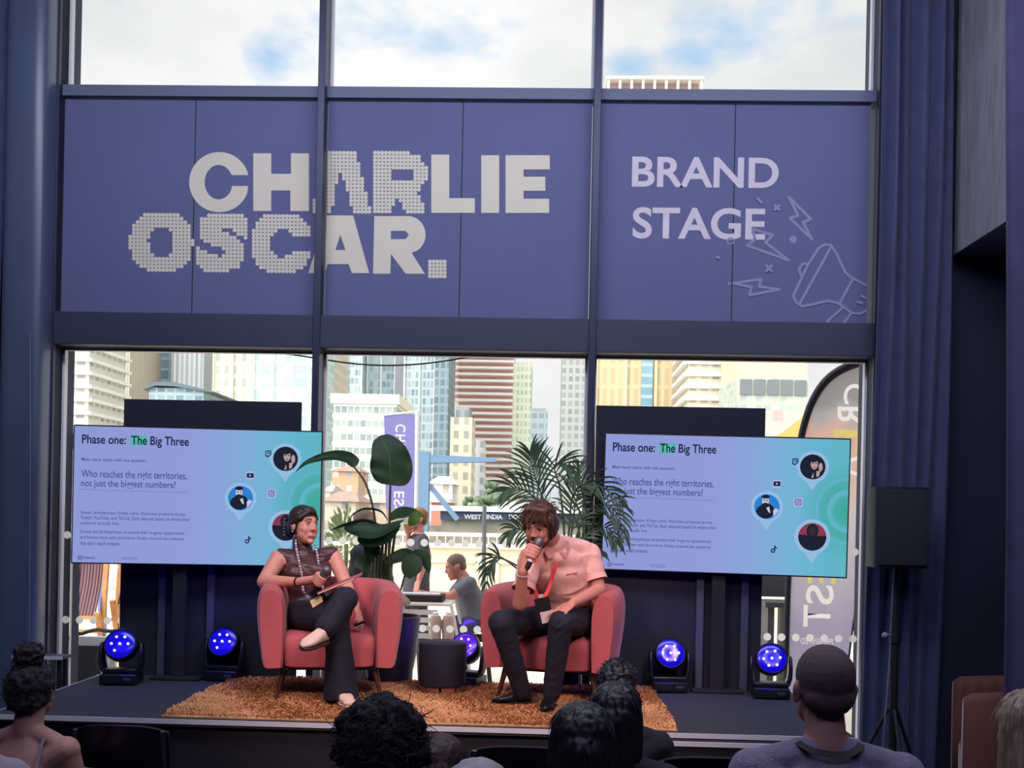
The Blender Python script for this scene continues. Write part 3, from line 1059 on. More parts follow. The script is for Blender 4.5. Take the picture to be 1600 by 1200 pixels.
    def rr(cx, cz, a, c, rad, n=5):
        out = []
        for (sx, sz, a0) in ((1, 1, 0), (-1, 1, 90), (-1, -1, 180), (1, -1, 270)):
            for i in range(n + 1):
                g = R(a0 + 90 * i / n)
                out.append((cx + sx * (a - rad) + rad * math.cos(g), cz + sz * (c - rad) + rad * math.sin(g)))
        return out
    cx, cz = fx(0.782), fz(0.168); s = 0.017
    b = new_bm(); stroke(b, [(cx - s, cz + s * .7), (cx - s * .7, cz + s), (cx + s, cz + s), (cx + s, cz - s * .3), (cx + s * .3, cz - s), (cx, cz - s), (cx - s * .3, cz - s * 1.35), (cx - s * .3, cz - s), (cx - s, cz - s)], 0.0065, -0.0004, True)
    stroke(b, [(cx - s * .1, cz + s * .5), (cx - s * .1, cz - s * .1)], 0.006, -0.0004); stroke(b, [(cx + s * .45, cz + s * .5), (cx + s * .45, cz - s * .1)], 0.006, -0.0004)
    put('stream_icon', b, INK, scr, smooth=False, recalc=False)
    cx, cz = back(0.71, 0.335, 0.026)
    b = new_bm(); b.faces.new([b.verts.new((p[0], -0.0004, p[1])) for p in rr(cx, cz, 0.023, 0.016, 0.005)]); put('video_icon', b, INK, scr, smooth=False, recalc=False)
    b = new_bm(); poly_face(b, [(cx - 0.006, cz - 0.008), (cx + 0.008, cz), (cx - 0.006, cz + 0.008)], -0.0007); put('play_mark', b, WHITEP, scr, smooth=False, recalc=False)
    cx, cz = back(0.798, 0.465, 0.029)
    b = new_bm(); stroke(b, rr(cx, cz, 0.019, 0.019, 0.007), 0.0055, -0.0004, True); stroke(b, el(cx, cz, 0.009, 0.009, 16), 0.005, -0.0004, True); disc(b, cx + 0.011, cz + 0.011, 0.0028, -0.0004, 8)
    put('photo_icon', b, INK2, scr, smooth=False, recalc=False)
    cx, cz = fx(0.706), fz(0.815)
    b = new_bm(); stroke(b, el(cx - 0.006, cz - 0.009, 0.011, 0.011, 16), 0.0075, -0.0004, True); stroke(b, [(cx + 0.005, cz - 0.009), (cx + 0.005, cz + 0.024)], 0.0075, -0.0004)
    stroke(b, [(cx + 0.005, cz + 0.02), (cx + 0.01, cz + 0.011), (cx + 0.019, cz + 0.008)], 0.0075, -0.0004); put('note_icon', b, INK, scr, smooth=False, recalc=False)
    # column stand behind the set
    b = new_bm()
    bx(b, (stand_x, cen.y + 0.055, (STAGE + cen.z) / 2 + 0.02), (0.09, 0.04, cen.z - STAGE), bev=0.004)
    obj('stand_column', b, m_softblack, t, smooth=False)
    b = new_bm(); bx(b, (stand_x, cen.y + 0.03, STAGE + 0.012), (0.34, 0.11, 0.02), bev=0.006); obj('stand_base', b, m_softblack, t, smooth=False)
    return t

television('wide television left of the stage, behind the seated woman, its picture partly hidden by her',
           ((117, 662), (503.5, 674.5), (502, 885.5), (108, 881.5)), (6.74, 6.94), -2.47)
television('wide television right of the stage, behind the palm, its slide in full view',
           ((944.5, 676), (1329, 684.5), (1325, 904.5), (939, 890)), (6.93, 6.85), 1.18)
# ------------------------------------------------------------------ shaggy rug
def make_rug():
    x0, x1, y0, y1 = -2.10, 0.747, 5.605, 6.96
    t = thing('shaggy_rug', 'orange tan shaggy rug lying under both armchairs', 'rug', ((x0 + x1) / 2, (y0 + y1) / 2, STAGE))
    m1 = mat('tan_rug_backing', '#c4996e', 0.95, noise=0.3, nscale=6)
    b = new_bm(); bx(b, ((x0 + x1) / 2, (y0 + y1) / 2, STAGE + 0.007), (x1 - x0, y1 - y0, 0.012), bev=0.004)
    obj('backing', b, m1, t, smooth=False)
    n = 42000
    rs = np.random.RandomState(3)
    px = rs.uniform(x0, x1, n); py = rs.uniform(y0, y1, n)
    clump = 0.5 + 0.5 * np.sin(px * 9 + 2.3 * np.sin(py * 7)) * np.sin(py * 11 + 1.7 * np.sin(px * 6))
    h = rs.uniform(0.018, 0.027, n) * (0.7 + 0.5 * clump)
    ang = rs.uniform(0, 2 * np.pi, n)
    w = rs.uniform(0.0035, 0.007, n)
    la = 2.2 * np.sin(px * 5 + py * 3) + rs.normal(0, 0.9, n)
    ln = rs.uniform(0.008, 0.028, n)
    dx, dy = np.cos(la) * ln, np.sin(la) * ln
    v = np.zeros((n, 5, 3))
    ca, sa = np.cos(ang) * w, np.sin(ang) * w
    z = np.full(n, STAGE + 0.010)
    v[:, 0] = np.stack([px - ca, py - sa, z], 1); v[:, 1] = np.stack([px + ca, py + sa, z], 1)
    mx, my = px + dx * 0.45, py + dy * 0.45
    v[:, 2] = np.stack([mx + ca * .9, my + sa * .9, z + h * .75], 1); v[:, 3] = np.stack([mx - ca * .9, my - sa * .9, z + h * .75], 1)
    v[:, 4] = np.stack([px + dx, py + dy, z + h], 1)
    v[:, :, 0] = np.clip(v[:, :, 0], x0 - 0.012, x1 + 0.012)
    v[:, :, 1] = np.clip(v[:, :, 1], y0 - 0.012, y1 + 0.012)
    i = np.arange(n) * 5
    quads = np.stack([i, i + 1, i + 2, i + 3], 1).tolist()
    tris = np.stack([i + 3, i + 2, i + 4], 1).tolist()
    me = bpy.data.meshes.new('pile')
    me.from_pydata(v.reshape(-1, 3).tolist(), [], quads + tris)
    me.update()
    m = mat('rug_pile', '#b27a50', 0.95, nscale=2.6, noise=0.0, color2='#d8a272')
    o = mesh_obj('pile', me, m, t, smooth=False)
    o['kind'] = 'stuff'
make_rug()
RUG = STAGE + 0.022

# ------------------------------------------------------------------ tub armchairs
m_velvet = mat('coral_velvet', '#b4545a', 0.8, noise=0.10, nscale=5, sheen=0.15, bump=0.06, bscale=220)
m_walnut = mat('dark_walnut', '#4a261c', 0.4, noise=0.25, nscale=18, stretch=(1, 1, 0.15))

def make_armchair(label, loc, rotz):
    t = thing('tub_armchair', label, 'armchair', (0, 0, 0), 'coral tub armchairs')
    # horseshoe shell: arms and back in one
    path = []
    hw = 0.365
    for i in range(9):
        path.append((Vector((-hw - 0.012 * math.sin(math.pi * i / 8), -0.34 + 0.37 * i / 8, 0)), Vector((-1, 0.03 * (i - 4) / 4, 0)).normalized()))
    for i in range(1, 24):
        a = math.pi + (-math.pi) * i / 24
        e = 2 / 2.4
        ca, sa = math.cos(a), math.sin(a)
        p = Vector((hw * math.copysign(abs(ca) ** e, ca), 0.03 + 0.31 * abs(sa) ** e, 0))
        path.append((p, Vector((ca, sa * 1.1, 0)).normalized()))
    for i in range(8, -1, -1):
        path.append((Vector((hw + 0.012 * math.sin(math.pi * i / 8), -0.34 + 0.37 * i / 8, 0)), Vector((1, 0.03 * (i - 4) / 4, 0)).normalized()))
    prof = [(-0.096, 0.212), (-0.02, 0.208), (0.012, 0.212), (0.026, 0.235), (0.040, 0.32), (0.058, 0.45), (0.066, 0.57), (0.058, 0.65), (0.035, 0.695), (0.0, 0.71), (-0.045, 0.702), (-0.082, 0.665), (-0.102, 0.57), (-0.104, 0.43), (-0.100, 0.3)]
    prof = [(v.x, v.z) for v in catmull([Vector((o_, 0, z_)) for o_, z_ in prof] + [Vector((prof[0][0], 0, prof[0][1]))], 3)[:-1]]
    b = new_bm()
    rings = []
    n = len(path)
    for i, (p, nrm) in enumerate(path):
        k = min(i, n - 1 - i)
        pull = 1.0
        fw = 0.0
        sc = {0: (0.78, -0.022), 1: (0.94, -0.012), 2: (1.0, 0.0)}.get(k, (1.0, 0.0))
        if k == 0:
            p = p + Vector((0, -0.018, 0))
        u = abs(i - (n - 1) / 2) / ((n - 1) / 2)
        hgt = 1.0 + 0.05 * (1 - u) ** 0.8 - 0.03 * max(0, u - 0.75) / 0.25
        rg = []
        for (o_, z) in prof:
            zz = 0.21 + (z - 0.21) * hgt
            oo = -0.005 + (o_ + 0.005) * sc[0]
            zc = 0.46
            zz = zc + (zz - zc) * (0.965 if k == 0 else 0.992 if k == 1 else 1.0)
            rg.append(b.verts.new((p.x + nrm.x * oo, p.y + nrm.y * oo, zz)))
        rings.append(rg)
    skin_rings(b, rings)
    sh = obj('shell', b, m_velvet, t, angle=60)
    # seat cushion with a flush front
    b = new_bm()
    loft(b, [((0, -0.02, 0.212), (0.27, 0, 0), (0, 0.30, 0), 5), ((0, -0.025, 0.225), (0.278, 0, 0), (0, 0.325, 0), 6), ((0, -0.028, 0.33), (0.282, 0, 0), (0, 0.335, 0), 7),
             ((0, -0.028, 0.392), (0.282, 0, 0), (0, 0.332, 0), 6.5), ((0, -0.025, 0.412), (0.274, 0, 0), (0, 0.318, 0), 5), ((0, -0.02, 0.425), (0.245, 0, 0), (0, 0.27, 0), 4)], 56)
    obj('seat_cushion', b, m_velvet, t, angle=50)
    b = new_bm(); bx(b, (0, 0.0, 0.206), (0.56, 0.56, 0.018)); obj('base_frame', b, m_softblack, t, smooth=False)
    for sx in (-1, 1):
        for sy in (-1, 1):
            b = new_bm(); tube(b, [(sx * 0.27, sy * 0.24, 0.215), (sx * 0.315, sy * 0.28, 0.018)], [0.021, 0.0105], 12)
            obj('leg', b, m_walnut, t)
    for ch in t.children:
        ch.data.transform(Matrix.Diagonal((1.0, 0.87, 1.0, 1.0)))
    t.location = loc
    t.rotation_euler = (0, 0, rotz)
    return t

chair_w = make_armchair('coral tub armchair on the left, the woman with crossed legs sitting in it', (-1.336, 6.435, STAGE), R(11))
chair_m = dup(chair_w, (0.09, 6.56, STAGE), 'coral tub armchair on the right, the man in the pink shirt sitting in it', R(-13))

# ------------------------------------------------------------------ drum side table
c = W(690, 1091, 6.55)
t = thing('drum_table', 'black fabric drum table on a wooden plinth between the armchairs', 'side table', (c.x, 6.57, STAGE))
m_drum = mat('navy_black_felt', '#17182a', 0.85, noise=0.15, nscale=60)
b = new_bm(); lathe(b, [(0.135, 0.062), (0.146, 0.066), (0.151, 0.08), (0.154, 0.20), (0.154, 0.315), (0.151, 0.334), (0.138, 0.342), (0.0, 0.344)], (c.x, 6.57, STAGE), 48); obj('drum', b, m_drum, t)
m_wood = mat('reddish_wood', '#7c4a3c', 0.5, noise=0.2, nscale=20, stretch=(1, 1, .2))
for i in range(8):
    a = R(i * 45 + 22.5)
    b = new_bm()
    rs = [(0.105, 0.02), (0.138, 0.02), (0.138, 0.066), (0.105, 0.066)]
    loop = []
    for k in range(7):
        g = a + R(-19 + 38 * k / 6)
        loop.append([b.verts.new((c.x + r_ * math.cos(g), 6.57 + r_ * math.sin(g), STAGE + z_)) for r_, z_ in rs])
    skin_rings(b, loop)
    obj('plinth_block', b, m_wood, t, smooth=False)

# ------------------------------------------------------------------ moving head lights
m_shell = mat('black_lamp_shell', '#15161f', 0.35)
def moving_head(label, px, py, colr, hot, tilt, pan, power, twist=0.0, Y=None, dark=()):
    p = WZ(px, py, STAGE) if Y is None else W(px, py, Y)
    base = Vector((p.x, p.y + 0.10, STAGE))
    t = thing('moving_head_light', label, 'stage light', base, 'moving head stage lights')
    Mz = Matrix.Translation(base) @ Matrix.Rotation(pan, 4, 'Z')
    def put(name, b, m, parent=t, **kw):
        for v in b.verts:
            v.co = Mz @ v.co
        return obj(name, b, m, parent, **kw)
    b = new_bm(); bx(b, (0, 0, 0.04), (0.235, 0.19, 0.065), bev=0.012); bs = put('base', b, m_shell, angle=30)
    b = new_bm(); bx(b, (0.06, -0.0965, 0.043), (0.05, 0.004, 0.018)); put('display', b, mat('dim_display', '#3a3d55', 0.3), bs, smooth=False)
    for sx in (-0.08, 0.08):
        for sy in (-0.06, 0.06):
            b = new_bm(); lathe(b, [(0.016, 0.0), (0.016, 0.009)], (sx, sy, 0), 12); put('rubber_foot', b, m_black, bs)
    # yoke
    b = new_bm()
    bx(b, (0, 0, 0.088), (0.225, 0.10, 0.032), bev=0.010)
    for sx in (-1, 1):
        loft(b, [((sx * 0.108, 0, 0.085), (0.017, 0, 0), (0, 0.052, 0), 3), ((sx * 0.124, 0, 0.13), (0.016, 0, 0), (0, 0.05, 0), 3), ((sx * 0.128, 0, 0.20), (0.014, 0, 0), (0, 0.045, 0), 3), ((sx * 0.126, 0, 0.262), (0.012, 0, 0), (0, 0.03, 0), 3), ((sx * 0.124, 0, 0.275), (0.008, 0, 0), (0, 0.016, 0), 3)], 20)
    put('yoke', b, m_shell, angle=50)
    # head: drum with a round back, faces -y, tilted up
    hc = Vector((0, 0, 0.245))
    Mt = Matrix.Translation(hc) @ Matrix.Rotation(tilt, 4, 'X') @ Matrix.Rotation(R(90), 4, 'X')   # local +z looks out of the lens
    b = new_bm(); lathe(b, [(0.0, -0.095), (0.05, -0.088), (0.085, -0.06), (0.104, -0.015), (0.108, 0.03), (0.104, 0.055), (0.098, 0.06), (0.094, 0.052), (0.0, 0.05)], None, 36, Mt); hd = put('head', b, m_shell, angle=40)
    b = new_bm(); lathe(b, [(0.0, 0.053), (0.05, 0.062), (0.085, 0.057), (0.093, 0.0525), (0.0, 0.0515)], None, 36, Mt)
    lens_m = mat('lens_' + colr, '#06050c', 0.2, emit=colr, estr=0.75)
    put('lens', b, lens_m, hd, angle=60)
    for k in range(7):
        a = R(60 * k + twist)
        u, v = ((0, 0) if k == 6 else (0.053 * math.cos(a), 0.053 * math.sin(a)))
        if k in dark:
            continue
        b = new_bm(); ell(b, Mt @ Vector((u, v, 0.064)), (0.0082, 0.0082, 0.0082)); put('light_emitting_cell', b, emat('led_' + hot, hot, 3.0), hd)
    b = new_bm(); 
    for k in range(9):
        a0 = R(235 + 8 * k)
        pass
    b.free()
    # the lamp's own light
    d = (Mz.to_3x3() @ Mt.to_3x3() @ Vector((0, 0, 1))).normalized()
    lp = Mz @ hc + d * 0.14
    l = add_light('lamp_glow', 'POINT', lp, power * (2.6 if hot != '#ff9cff' else 1.6), lin(colr), shadow_soft_size=0.05)
    l.parent = None
BL = '#1508e6'
moving_head('blue glowing moving head light at the left end of the stage, by the window gap', 180, 1072, BL, '#cfd2ff', R(-24), R(6), 0.9, dark=(5,))
moving_head('black moving head light glowing blue just left of the woman\'s armchair, before the black screen', 344, 1066, BL, '#cfd2ff', R(-24), R(-6), 0.9, dark=(5,))
moving_head('black moving head light glowing blue right of the man\'s armchair, all seven cells lit', 1047, 1084, BL, '#e4e6ff', R(-20), R(4), 0.9)
moving_head('black moving head light glowing blue at the right end, beside the big striped flag outside', 1208, 1094, BL, '#e4e6ff', R(-20), R(-4), 0.9, twist=6)
moving_head('black moving head light glowing violet pink, half hidden behind the drum table', 726, 1064, '#6a1cff', '#ff9cff', R(-34), R(-20), 1.0, Y=6.84, dark=(3, 4))

# ------------------------------------------------------------------ potted plants
m_pot = mat('dark_blue_black_pot', '#15172b', 0.5, noise=0.1, nscale=10)
m_soil = mat('potting_soil', '#2a1f18', 0.95, noise=0.3, nscale=40)
m_leaf = mat('deep_green_leaf', '#33563e', 0.45, noise=0.20, nscale=9, trans=0.28)
m_leaf2 = mat('fresh_green_leaf', '#4f7a2c', 0.45, noise=0.2, nscale=12, trans=0.25)
m_stalk = mat('dark_green_stalk', '#24341f', 0.5, noise=0.2, nscale=30)
m_palm = mat('palm_green', '#34503a', 0.5, noise=0.25, nscale=12, trans=0.15)

def planter(px, py, rt, rb, h, name, label, Y=None):
    p = WZ(px, py, STAGE) if Y is None else W(px, py, Y)
    t = thing(name, label, 'plant', (p.x, p.y, STAGE))
    c = Vector((p.x, p.y, STAGE))
    b = new_bm(); lathe(b, [(rb * 0.9, 0.022), (rb, 0.028), (rb + (rt - rb) * .55, h * .42), (rt, h * .95), (rt, h), (rt - 0.015, h), (rt - 0.02, h - 0.04), (0, h - 0.045)], c, 40)
    obj('pot', b, m_pot, t)
    b = new_bm(); lathe(b, [(rt - 0.021, h - 0.055), (rt - 0.022, h - 0.03), (0.0, h - 0.02)], c, 30); obj('soil', b, m_soil, t)
    return t, c + Vector((0, 0, h - 0.03))

def leaf_mesh(b, mid, width, fold=0.15, droop_n=None, wave=0.0, side=None, nseg=18):
    """broad leaf along a midrib; width(t) is the half width"""
    pts = catmull(mid, 6)
    n = len(pts)
    rows = []
    for i, p in enumerate(pts):
        t = i / (n - 1)
        tg = (pts[min(i + 1, n - 1)] - pts[max(i - 1, 0)]).normalized()
        sd = Vector(side) if side is not None else tg.cross(Vector((0, 0, 1)))
        sd = (sd - tg * sd.dot(tg)).normalized()
        nn = sd.cross(tg).normalized()
        w_ = width(t)
        row = []
        for k in range(-4, 5):
            u = k / 4
            row.append(b.verts.new(p + sd * (w_ * u) + nn * (fold * w_ * abs(u) ** 1.5 + wave * w_ * math.sin(17 * t + 3 * u) * abs(u))))
        rows.append(row)
    for ra, rb_ in zip(rows, rows[1:]):
        for k in range(8):
            b.faces.new((ra[k], ra[k + 1], rb_[k + 1], rb_[k]))
    bmesh.ops.solidify(b, geom=b.faces[:], thickness=0.0025)

YP = 6.98
t, top = planter(608, 1071, 0.205, 0.15, 0.46, 'bird_of_paradise_plant', 'tall broad-leaved plant in a black pot behind the woman\'s armchair', Y=YP)
def PP(px, py, dy=0.0):
    return W(px, py, YP + dy)
def stalk(pts, r0=0.012, r1=0.006):
    b = new_bm(); pp = catmull(pts, 6); n = len(pp)
    tube(b, pp, [r0 + (r1 - r0) * i / (n - 1) for i in range(n)], 8)
    obj('stalk', b, m_stalk, t)
oval = lambda wmax: (lambda s: wmax * max(0.02, math.sin(math.pi * min(1, s * 0.94 + 0.03)) ** 0.55))
# the big upright leaf
stalk([top + Vector((0.0, 0, 0)), PP(608, 860), PP(609, 800), PP(610, 757)], 0.011, 0.007)
b = new_bm(); leaf_mesh(b, [PP(610, 758), PP(612, 736), PP(607, 708), PP(593, 681, 0.04)], lambda s: 0.145 * max(0.02, math.sin(math.pi * min(1, (s * .97 + .03) ** .8)) ** .5), 0.10, side=(1, 0.15, 0.18), wave=0.05); lf = obj('leaf', b, m_leaf, t, angle=80)
b = new_bm(); tube(b, catmull([PP(610, 758, -0.006), PP(610, 735, -0.006), PP(606, 708, -0.006), PP(598, 689, 0.03)], 5), 0.004, 6); obj('midrib', b, m_leaf2, lf)
# the leaf bowing to the left
stalk([top + Vector((-0.02, 0, 0)), PP(590, 860), PP(584, 800), PP(571, 755), PP(552, 728)], 0.011, 0.006)
b = new_bm(); leaf_mesh(b, [PP(553, 730), PP(545, 718), PP(525, 713, -.05), PP(500, 716, -.1), PP(478, 724, -.14), PP(462, 737, -.16)], lambda s: 0.062 * max(0.03, (1 - s) ** 0.9 * min(1, (s * 7 + .25))), -0.35, side=(0.15, -0.45, -1), wave=0.02); obj('leaf', b, m_leaf, t, angle=80)
# arching leaf over the head of the man outside
b = new_bm(); leaf_mesh(b, [PP(606, 812), PP(595, 797), PP(570, 793), PP(552, 802), PP(540, 818)], lambda s: 0.034 * max(0.05, math.sin(math.pi * min(1, s + .05)) ** .6), 0.3, side=(0.2, -1, 0.2)); obj('leaf', b, m_leaf, t, angle=80)
b = new_bm(); leaf_mesh(b, [PP(600, 822), PP(570, 812, -.05), PP(540, 818, -.12), PP(514, 829, -.18)], lambda s: 0.028 * max(0.04, math.sin(math.pi * min(1, s + .05)) ** .6), 0.3, side=(0.1, -1, 0.5)); obj('leaf', b, m_leaf, t, angle=80)
# wide leaf drooping across the middle
b = new_bm(); leaf_mesh(b, [PP(538, 824, -.1), PP(566, 832, -.13), PP(598, 832, -.15), PP(632, 812, -.15)], lambda s: 0.072 * max(0.05, math.sin(math.pi * min(1, s + .03)) ** .8), 0.35, side=(0.15, -0.75, -.7), wave=.03); obj('leaf', b, m_leaf, t, angle=80)
b = new_bm(); leaf_mesh(b, [PP(560, 838, -.05), PP(580, 842, -.1), PP(604, 836, -.1), PP(626, 820, -.1)], lambda s: 0.07 * max(0.05, math.sin(math.pi * min(1, s + .03)) ** .6), 0.2, side=(0.2, -0.5, -1)); obj('leaf', b, m_leaf, t, angle=80)
b = new_bm(); leaf_mesh(b, [PP(608, 812), PP(622, 803), PP(638, 801, -.03), PP(653, 799, -.05)], lambda s: 0.045 * max(0.05, math.sin(math.pi * min(1, s + .03)) ** .6), 0.2, side=(0.1, -0.6, -1)); obj('leaf', b, m_leaf, t, angle=80)
b = new_bm(); leaf_mesh(b, [PP(654, 798, -.05), PP(650, 806, -.07), PP(644, 815, -.08), PP(640, 822, -.08)], lambda s: 0.038 * max(0.05, math.sin(math.pi * min(1, s + .03)) ** .6), 0.2, side=(-1, -0.3, -.35)); obj('leaf', b, m_leaf2, t, angle=80)
# lower right leaves
stalk([top + Vector((0.04, 0, 0)), PP(622, 940), PP(632, 900), PP(640, 868)], 0.009, 0.005)
b = new_bm(); leaf_mesh(b, [PP(652, 868, -.05), PP(645, 880, -.07), PP(641, 893, -.08), PP(640, 905, -.08)], lambda s: 0.072 * max(0.05, math.sin(math.pi * min(1, s + .06)) ** .6), 0.12, side=(-1, -0.25, .1)); obj('leaf', b, m_leaf, t, angle=80)
b = new_bm(); leaf_mesh(b, [PP(642, 868), PP(655, 868, -.02), PP(665, 878, -.03), PP(671, 898, -.04)], lambda s: 0.045 * max(0.05, math.sin(math.pi * min(1, s + .06)) ** .6), 0.2, side=(.8, -0.3, .7)); obj('leaf', b, m_leaf, t, angle=80)
b = new_bm(); leaf_mesh(b, [PP(600, 880), PP(628, 868), PP(644, 872, -.03), PP(656, 868)], lambda s: 0.05 * max(0.05, math.sin(math.pi * min(1, s + .06)) ** .6), 0.15, side=(.2, -0.4, -1)); obj('leaf', b, m_leaf, t, angle=80)
b = new_bm(); leaf_mesh(b, [PP(600, 915), PP(580, 890), PP(565, 880, -.03), PP(552, 886, -.05)], lambda s: 0.07 * max(0.05, math.sin(math.pi * min(1, s + .06)) ** .6), 0.15, side=(.2, -0.4, -1)); obj('leaf', b, m_leaf, t, angle=80)
b = new_bm(); leaf_mesh(b, [PP(600, 900), PP(588, 875), PP(580, 860, -.03), PP(572, 850, -.05)], lambda s: 0.06 * max(0.05, math.sin(math.pi * min(1, s + .06)) ** .6), 0.15, side=(1, -0.4, .3)); obj('leaf', b, m_leaf, t, angle=80)
for k in range(9):
    x = 592 + (k - 4) * 5.2
    stalk([top + Vector(((k - 4) * 0.018, 0.02 * math.sin(k * 2), 0)), PP(x - 1, 910, 0.02 * math.cos(k)), PP(x, 868, 0.03 * math.sin(k)), PP(x + (k - 4) * 1.2, 832)], 0.015, 0.008)

# kentia palm
YK = 7.0
t, top = planter(886, 1063, 0.095, 0.085, 0.30, 'kentia_palm', 'potted palm with arching feathery fronds behind the man\'s armchair', Y=7.0)
def PK(px, py, dy=0.0):
    return W(px, py, YK + dy)
def frond(mid, n, lmax, spread=0.9, seed=1, down=0.55, tip=0.5, bare=0.35):
    rnd = random.Random(seed)
    pts = catmull(mid, 8)
    N = len(pts)
    b = new_bm()
    tube(b, pts, [0.009 * (1 - 0.75 * i / (N - 1)) for i in range(N)], 6)
    for i in range(n):
        s = bare + (1 - bare) * (i + 0.5) / n
        f = s * (N - 1); k0 = min(int(f), N - 2)
        p = pts[k0].lerp(pts[k0 + 1], f - k0)
        tg = (pts[k0 + 1] - pts[k0]).normalized()
        sd = tg.cross(Vector((0, -1, 0.25)))
        sd.normalize()
        q_ = (s - bare) / (1 - bare)
        ln = lmax * (0.55 + 0.45 * math.sin(math.pi * min(1, 0.15 + q_))) * rnd.uniform(0.85, 1.1)
        for sg in (-1, 1):
            d = (tg * (0.75 + 0.5 * q_) + sd * sg * spread * (1 - 0.4 * q_) + Vector((0, rnd.uniform(-.35, .15), rnd.uniform(-.1, .1)))).normalized()
            prev = None
            w0 = 0.0078
            rows = []
            pos = p.copy(); dd = d.copy()
            for j in range(7):
                v_ = j / 6
                w_ = w0 * math.sin(math.pi * min(1, 0.12 + 0.85 * v_)) ** 0.7 if v_ < 1 else 0.0008
                pr = dd.cross(Vector((0, 1, 0)))
                if pr.length < 1e-3:
                    pr = Vector((1, 0, 0))
                pr.normalize()
                pr = (pr + Vector((0, 0.35 * sg, 0))).normalized()
                rows.append((b.verts.new(pos - pr * w_), b.verts.new(pos + pr * w_)))
                pos = pos + dd * ln / 6
                dd = (dd + Vector((0, 0, -down / 6 * (0.6 + v_)))).normalized()
            for ra, rb_ in zip(rows, rows[1:]):
                b.faces.new((ra[0], ra[1], rb_[1], rb_[0]))
    obj('frond', b, m_palm, t, smooth=False, recalc=False)
crown = PK(884, 880)
def stem(pts):
    b = new_bm(); tube(b, catmull(pts, 5), 0.013, 8); obj('stem', b, m_stalk, t)
for dx in (-0.05, 0.0, 0.05):
    stem([top + Vector((dx, 0, 0)), top + Vector((dx * 1.4, 0.01, 0.2)), crown + Vector((dx * .6, 0, 0))])
frond([crown, PK(868, 830), PK(845, 770), PK(833, 735, -.02), PK(828, 706, -.05)], 15, 0.27, seed=1, down=0.9, bare=0.42)
frond([crown, PK(862, 820), PK(838, 780), PK(808, 762, -.08), PK(786, 768, -.14)], 13, 0.24, seed=2, down=0.95, bare=0.42)
frond([crown, PK(880, 810), PK(874, 760), PK(866, 728, .02), PK(884, 726, -.03), PK(899, 752, -.08)], 14, 0.20, seed=3, down=0.9, bare=0.4)
frond([crown, PK(890, 820), PK(895, 775), PK(915, 756, -.06), PK(950, 766, -.14), PK(972, 790, -.16)], 15, 0.24, seed=4, down=1.1, bare=0.28)
frond([crown, PK(900, 840), PK(918, 800), PK(945, 788, -.10), PK(966, 806, -.16), PK(975, 840, -.18)], 14, 0.22, seed=5, down=1.2, bare=0.25)
frond([crown, PK(905, 850), PK(930, 826), PK(952, 826, -.12), PK(964, 850, -.16)], 13, 0.20, seed=6, down=1.2, bare=0.25)
frond([crown, PK(892, 840), PK(898, 795), PK(905, 760, .06), PK(906, 728, .1)], 14, 0.20, seed=7, down=0.6, bare=0.3)
frond([crown, PK(864, 856), PK(832, 835), PK(806, 826, -.1), PK(794, 838, -.14)], 12, 0.18, seed=8, down=1.3, bare=0.4)
frond([PK(868, 930), PK(830, 905), PK(785, 872, -.05), PK(772, 872, -.08), PK(764, 890, -.1)], 6, 0.16, seed=10, down=1.2, bare=0.5)
frond([PK(870, 925), PK(810, 885), PK(776, 872, -.03), PK(764, 890, -.05), PK(760, 925, -.06)], 7, 0.16, seed=11, down=1.2, bare=0.4)
frond([crown, PK(900, 860), PK(922, 850), PK(940, 868, -.1)], 11, 0.18, seed=12, down=1.0, bare=0.25)

# ------------------------------------------------------------------ loudspeaker on a stand
YS = 6.62
p0, p1 = W(1371, 760, YS), W(1452, 889, YS)
cx_, cz_ = (p0.x + p1.x) / 2, (p0.z + p1.z) / 2
wd_, ht_ = p1.x - p0.x, p0.z - p1.z
t = thing('loudspeaker', 'black loudspeaker up on a pole stand before the right curtain', 'loudspeaker', (cx_, YS, p1.z))
m_spk = mat('loudspeaker_black', '#14151f', 0.6)
b = new_bm(); loft(b, [((cx_, YS + 0.12, cz_ - ht_ / 2), (wd_ / 2, 0, 0), (0, 0.12, 0), 7), ((cx_, YS + 0.12, cz_ + ht_ / 2), (wd_ / 2, 0, 0), (0, 0.12, 0), 7)], 44); obj('cabinet', b, m_spk, t, angle=30)
b = new_bm(); bx(b, (cx_, YS - 0.008, cz_), (wd_ * 0.90, 0.016, ht_ * 0.93), bev=0.006); obj('grille', b, mat('grille_mesh', '#1a1b28', 0.8, noise=0.4, nscale=400), t, angle=30)
t = thing('speaker_stand', 'black tripod pole stand carrying the loudspeaker', 'stand', (cx_ - 0.0, YS + 0.12, FLOOR))
b = new_bm(); tube(b, [(cx_, YS + 0.12, 0.15), (cx_, YS + 0.12, 1.05)], 0.026, 16); obj('lower_pole', b, m_black, t)
b = new_bm(); tube(b, [(cx_, YS + 0.12, 1.0), (cx_, YS + 0.12, p1.z + 0.001)], 0.018, 16); obj('upper_pole', b, m_black, t)
kp = W(1403, 993, YS + 0.1)
b = new_bm(); tube(b, [(cx_, YS + 0.12, kp.z - 0.05), (cx_, YS + 0.12, kp.z + 0.04)], 0.034, 16); obj('collar', b, m_black, t)
b = new_bm(); tube(b, [(cx_, YS + 0.12, kp.z), (cx_ - 0.06, YS + 0.09, kp.z)], 0.009, 10); ell(b, (cx_ - 0.072, YS + 0.085, kp.z), (0.022, 0.022, 0.022)); obj('knob', b, mat('grey_knob', '#6a6d80', 0.4), t)
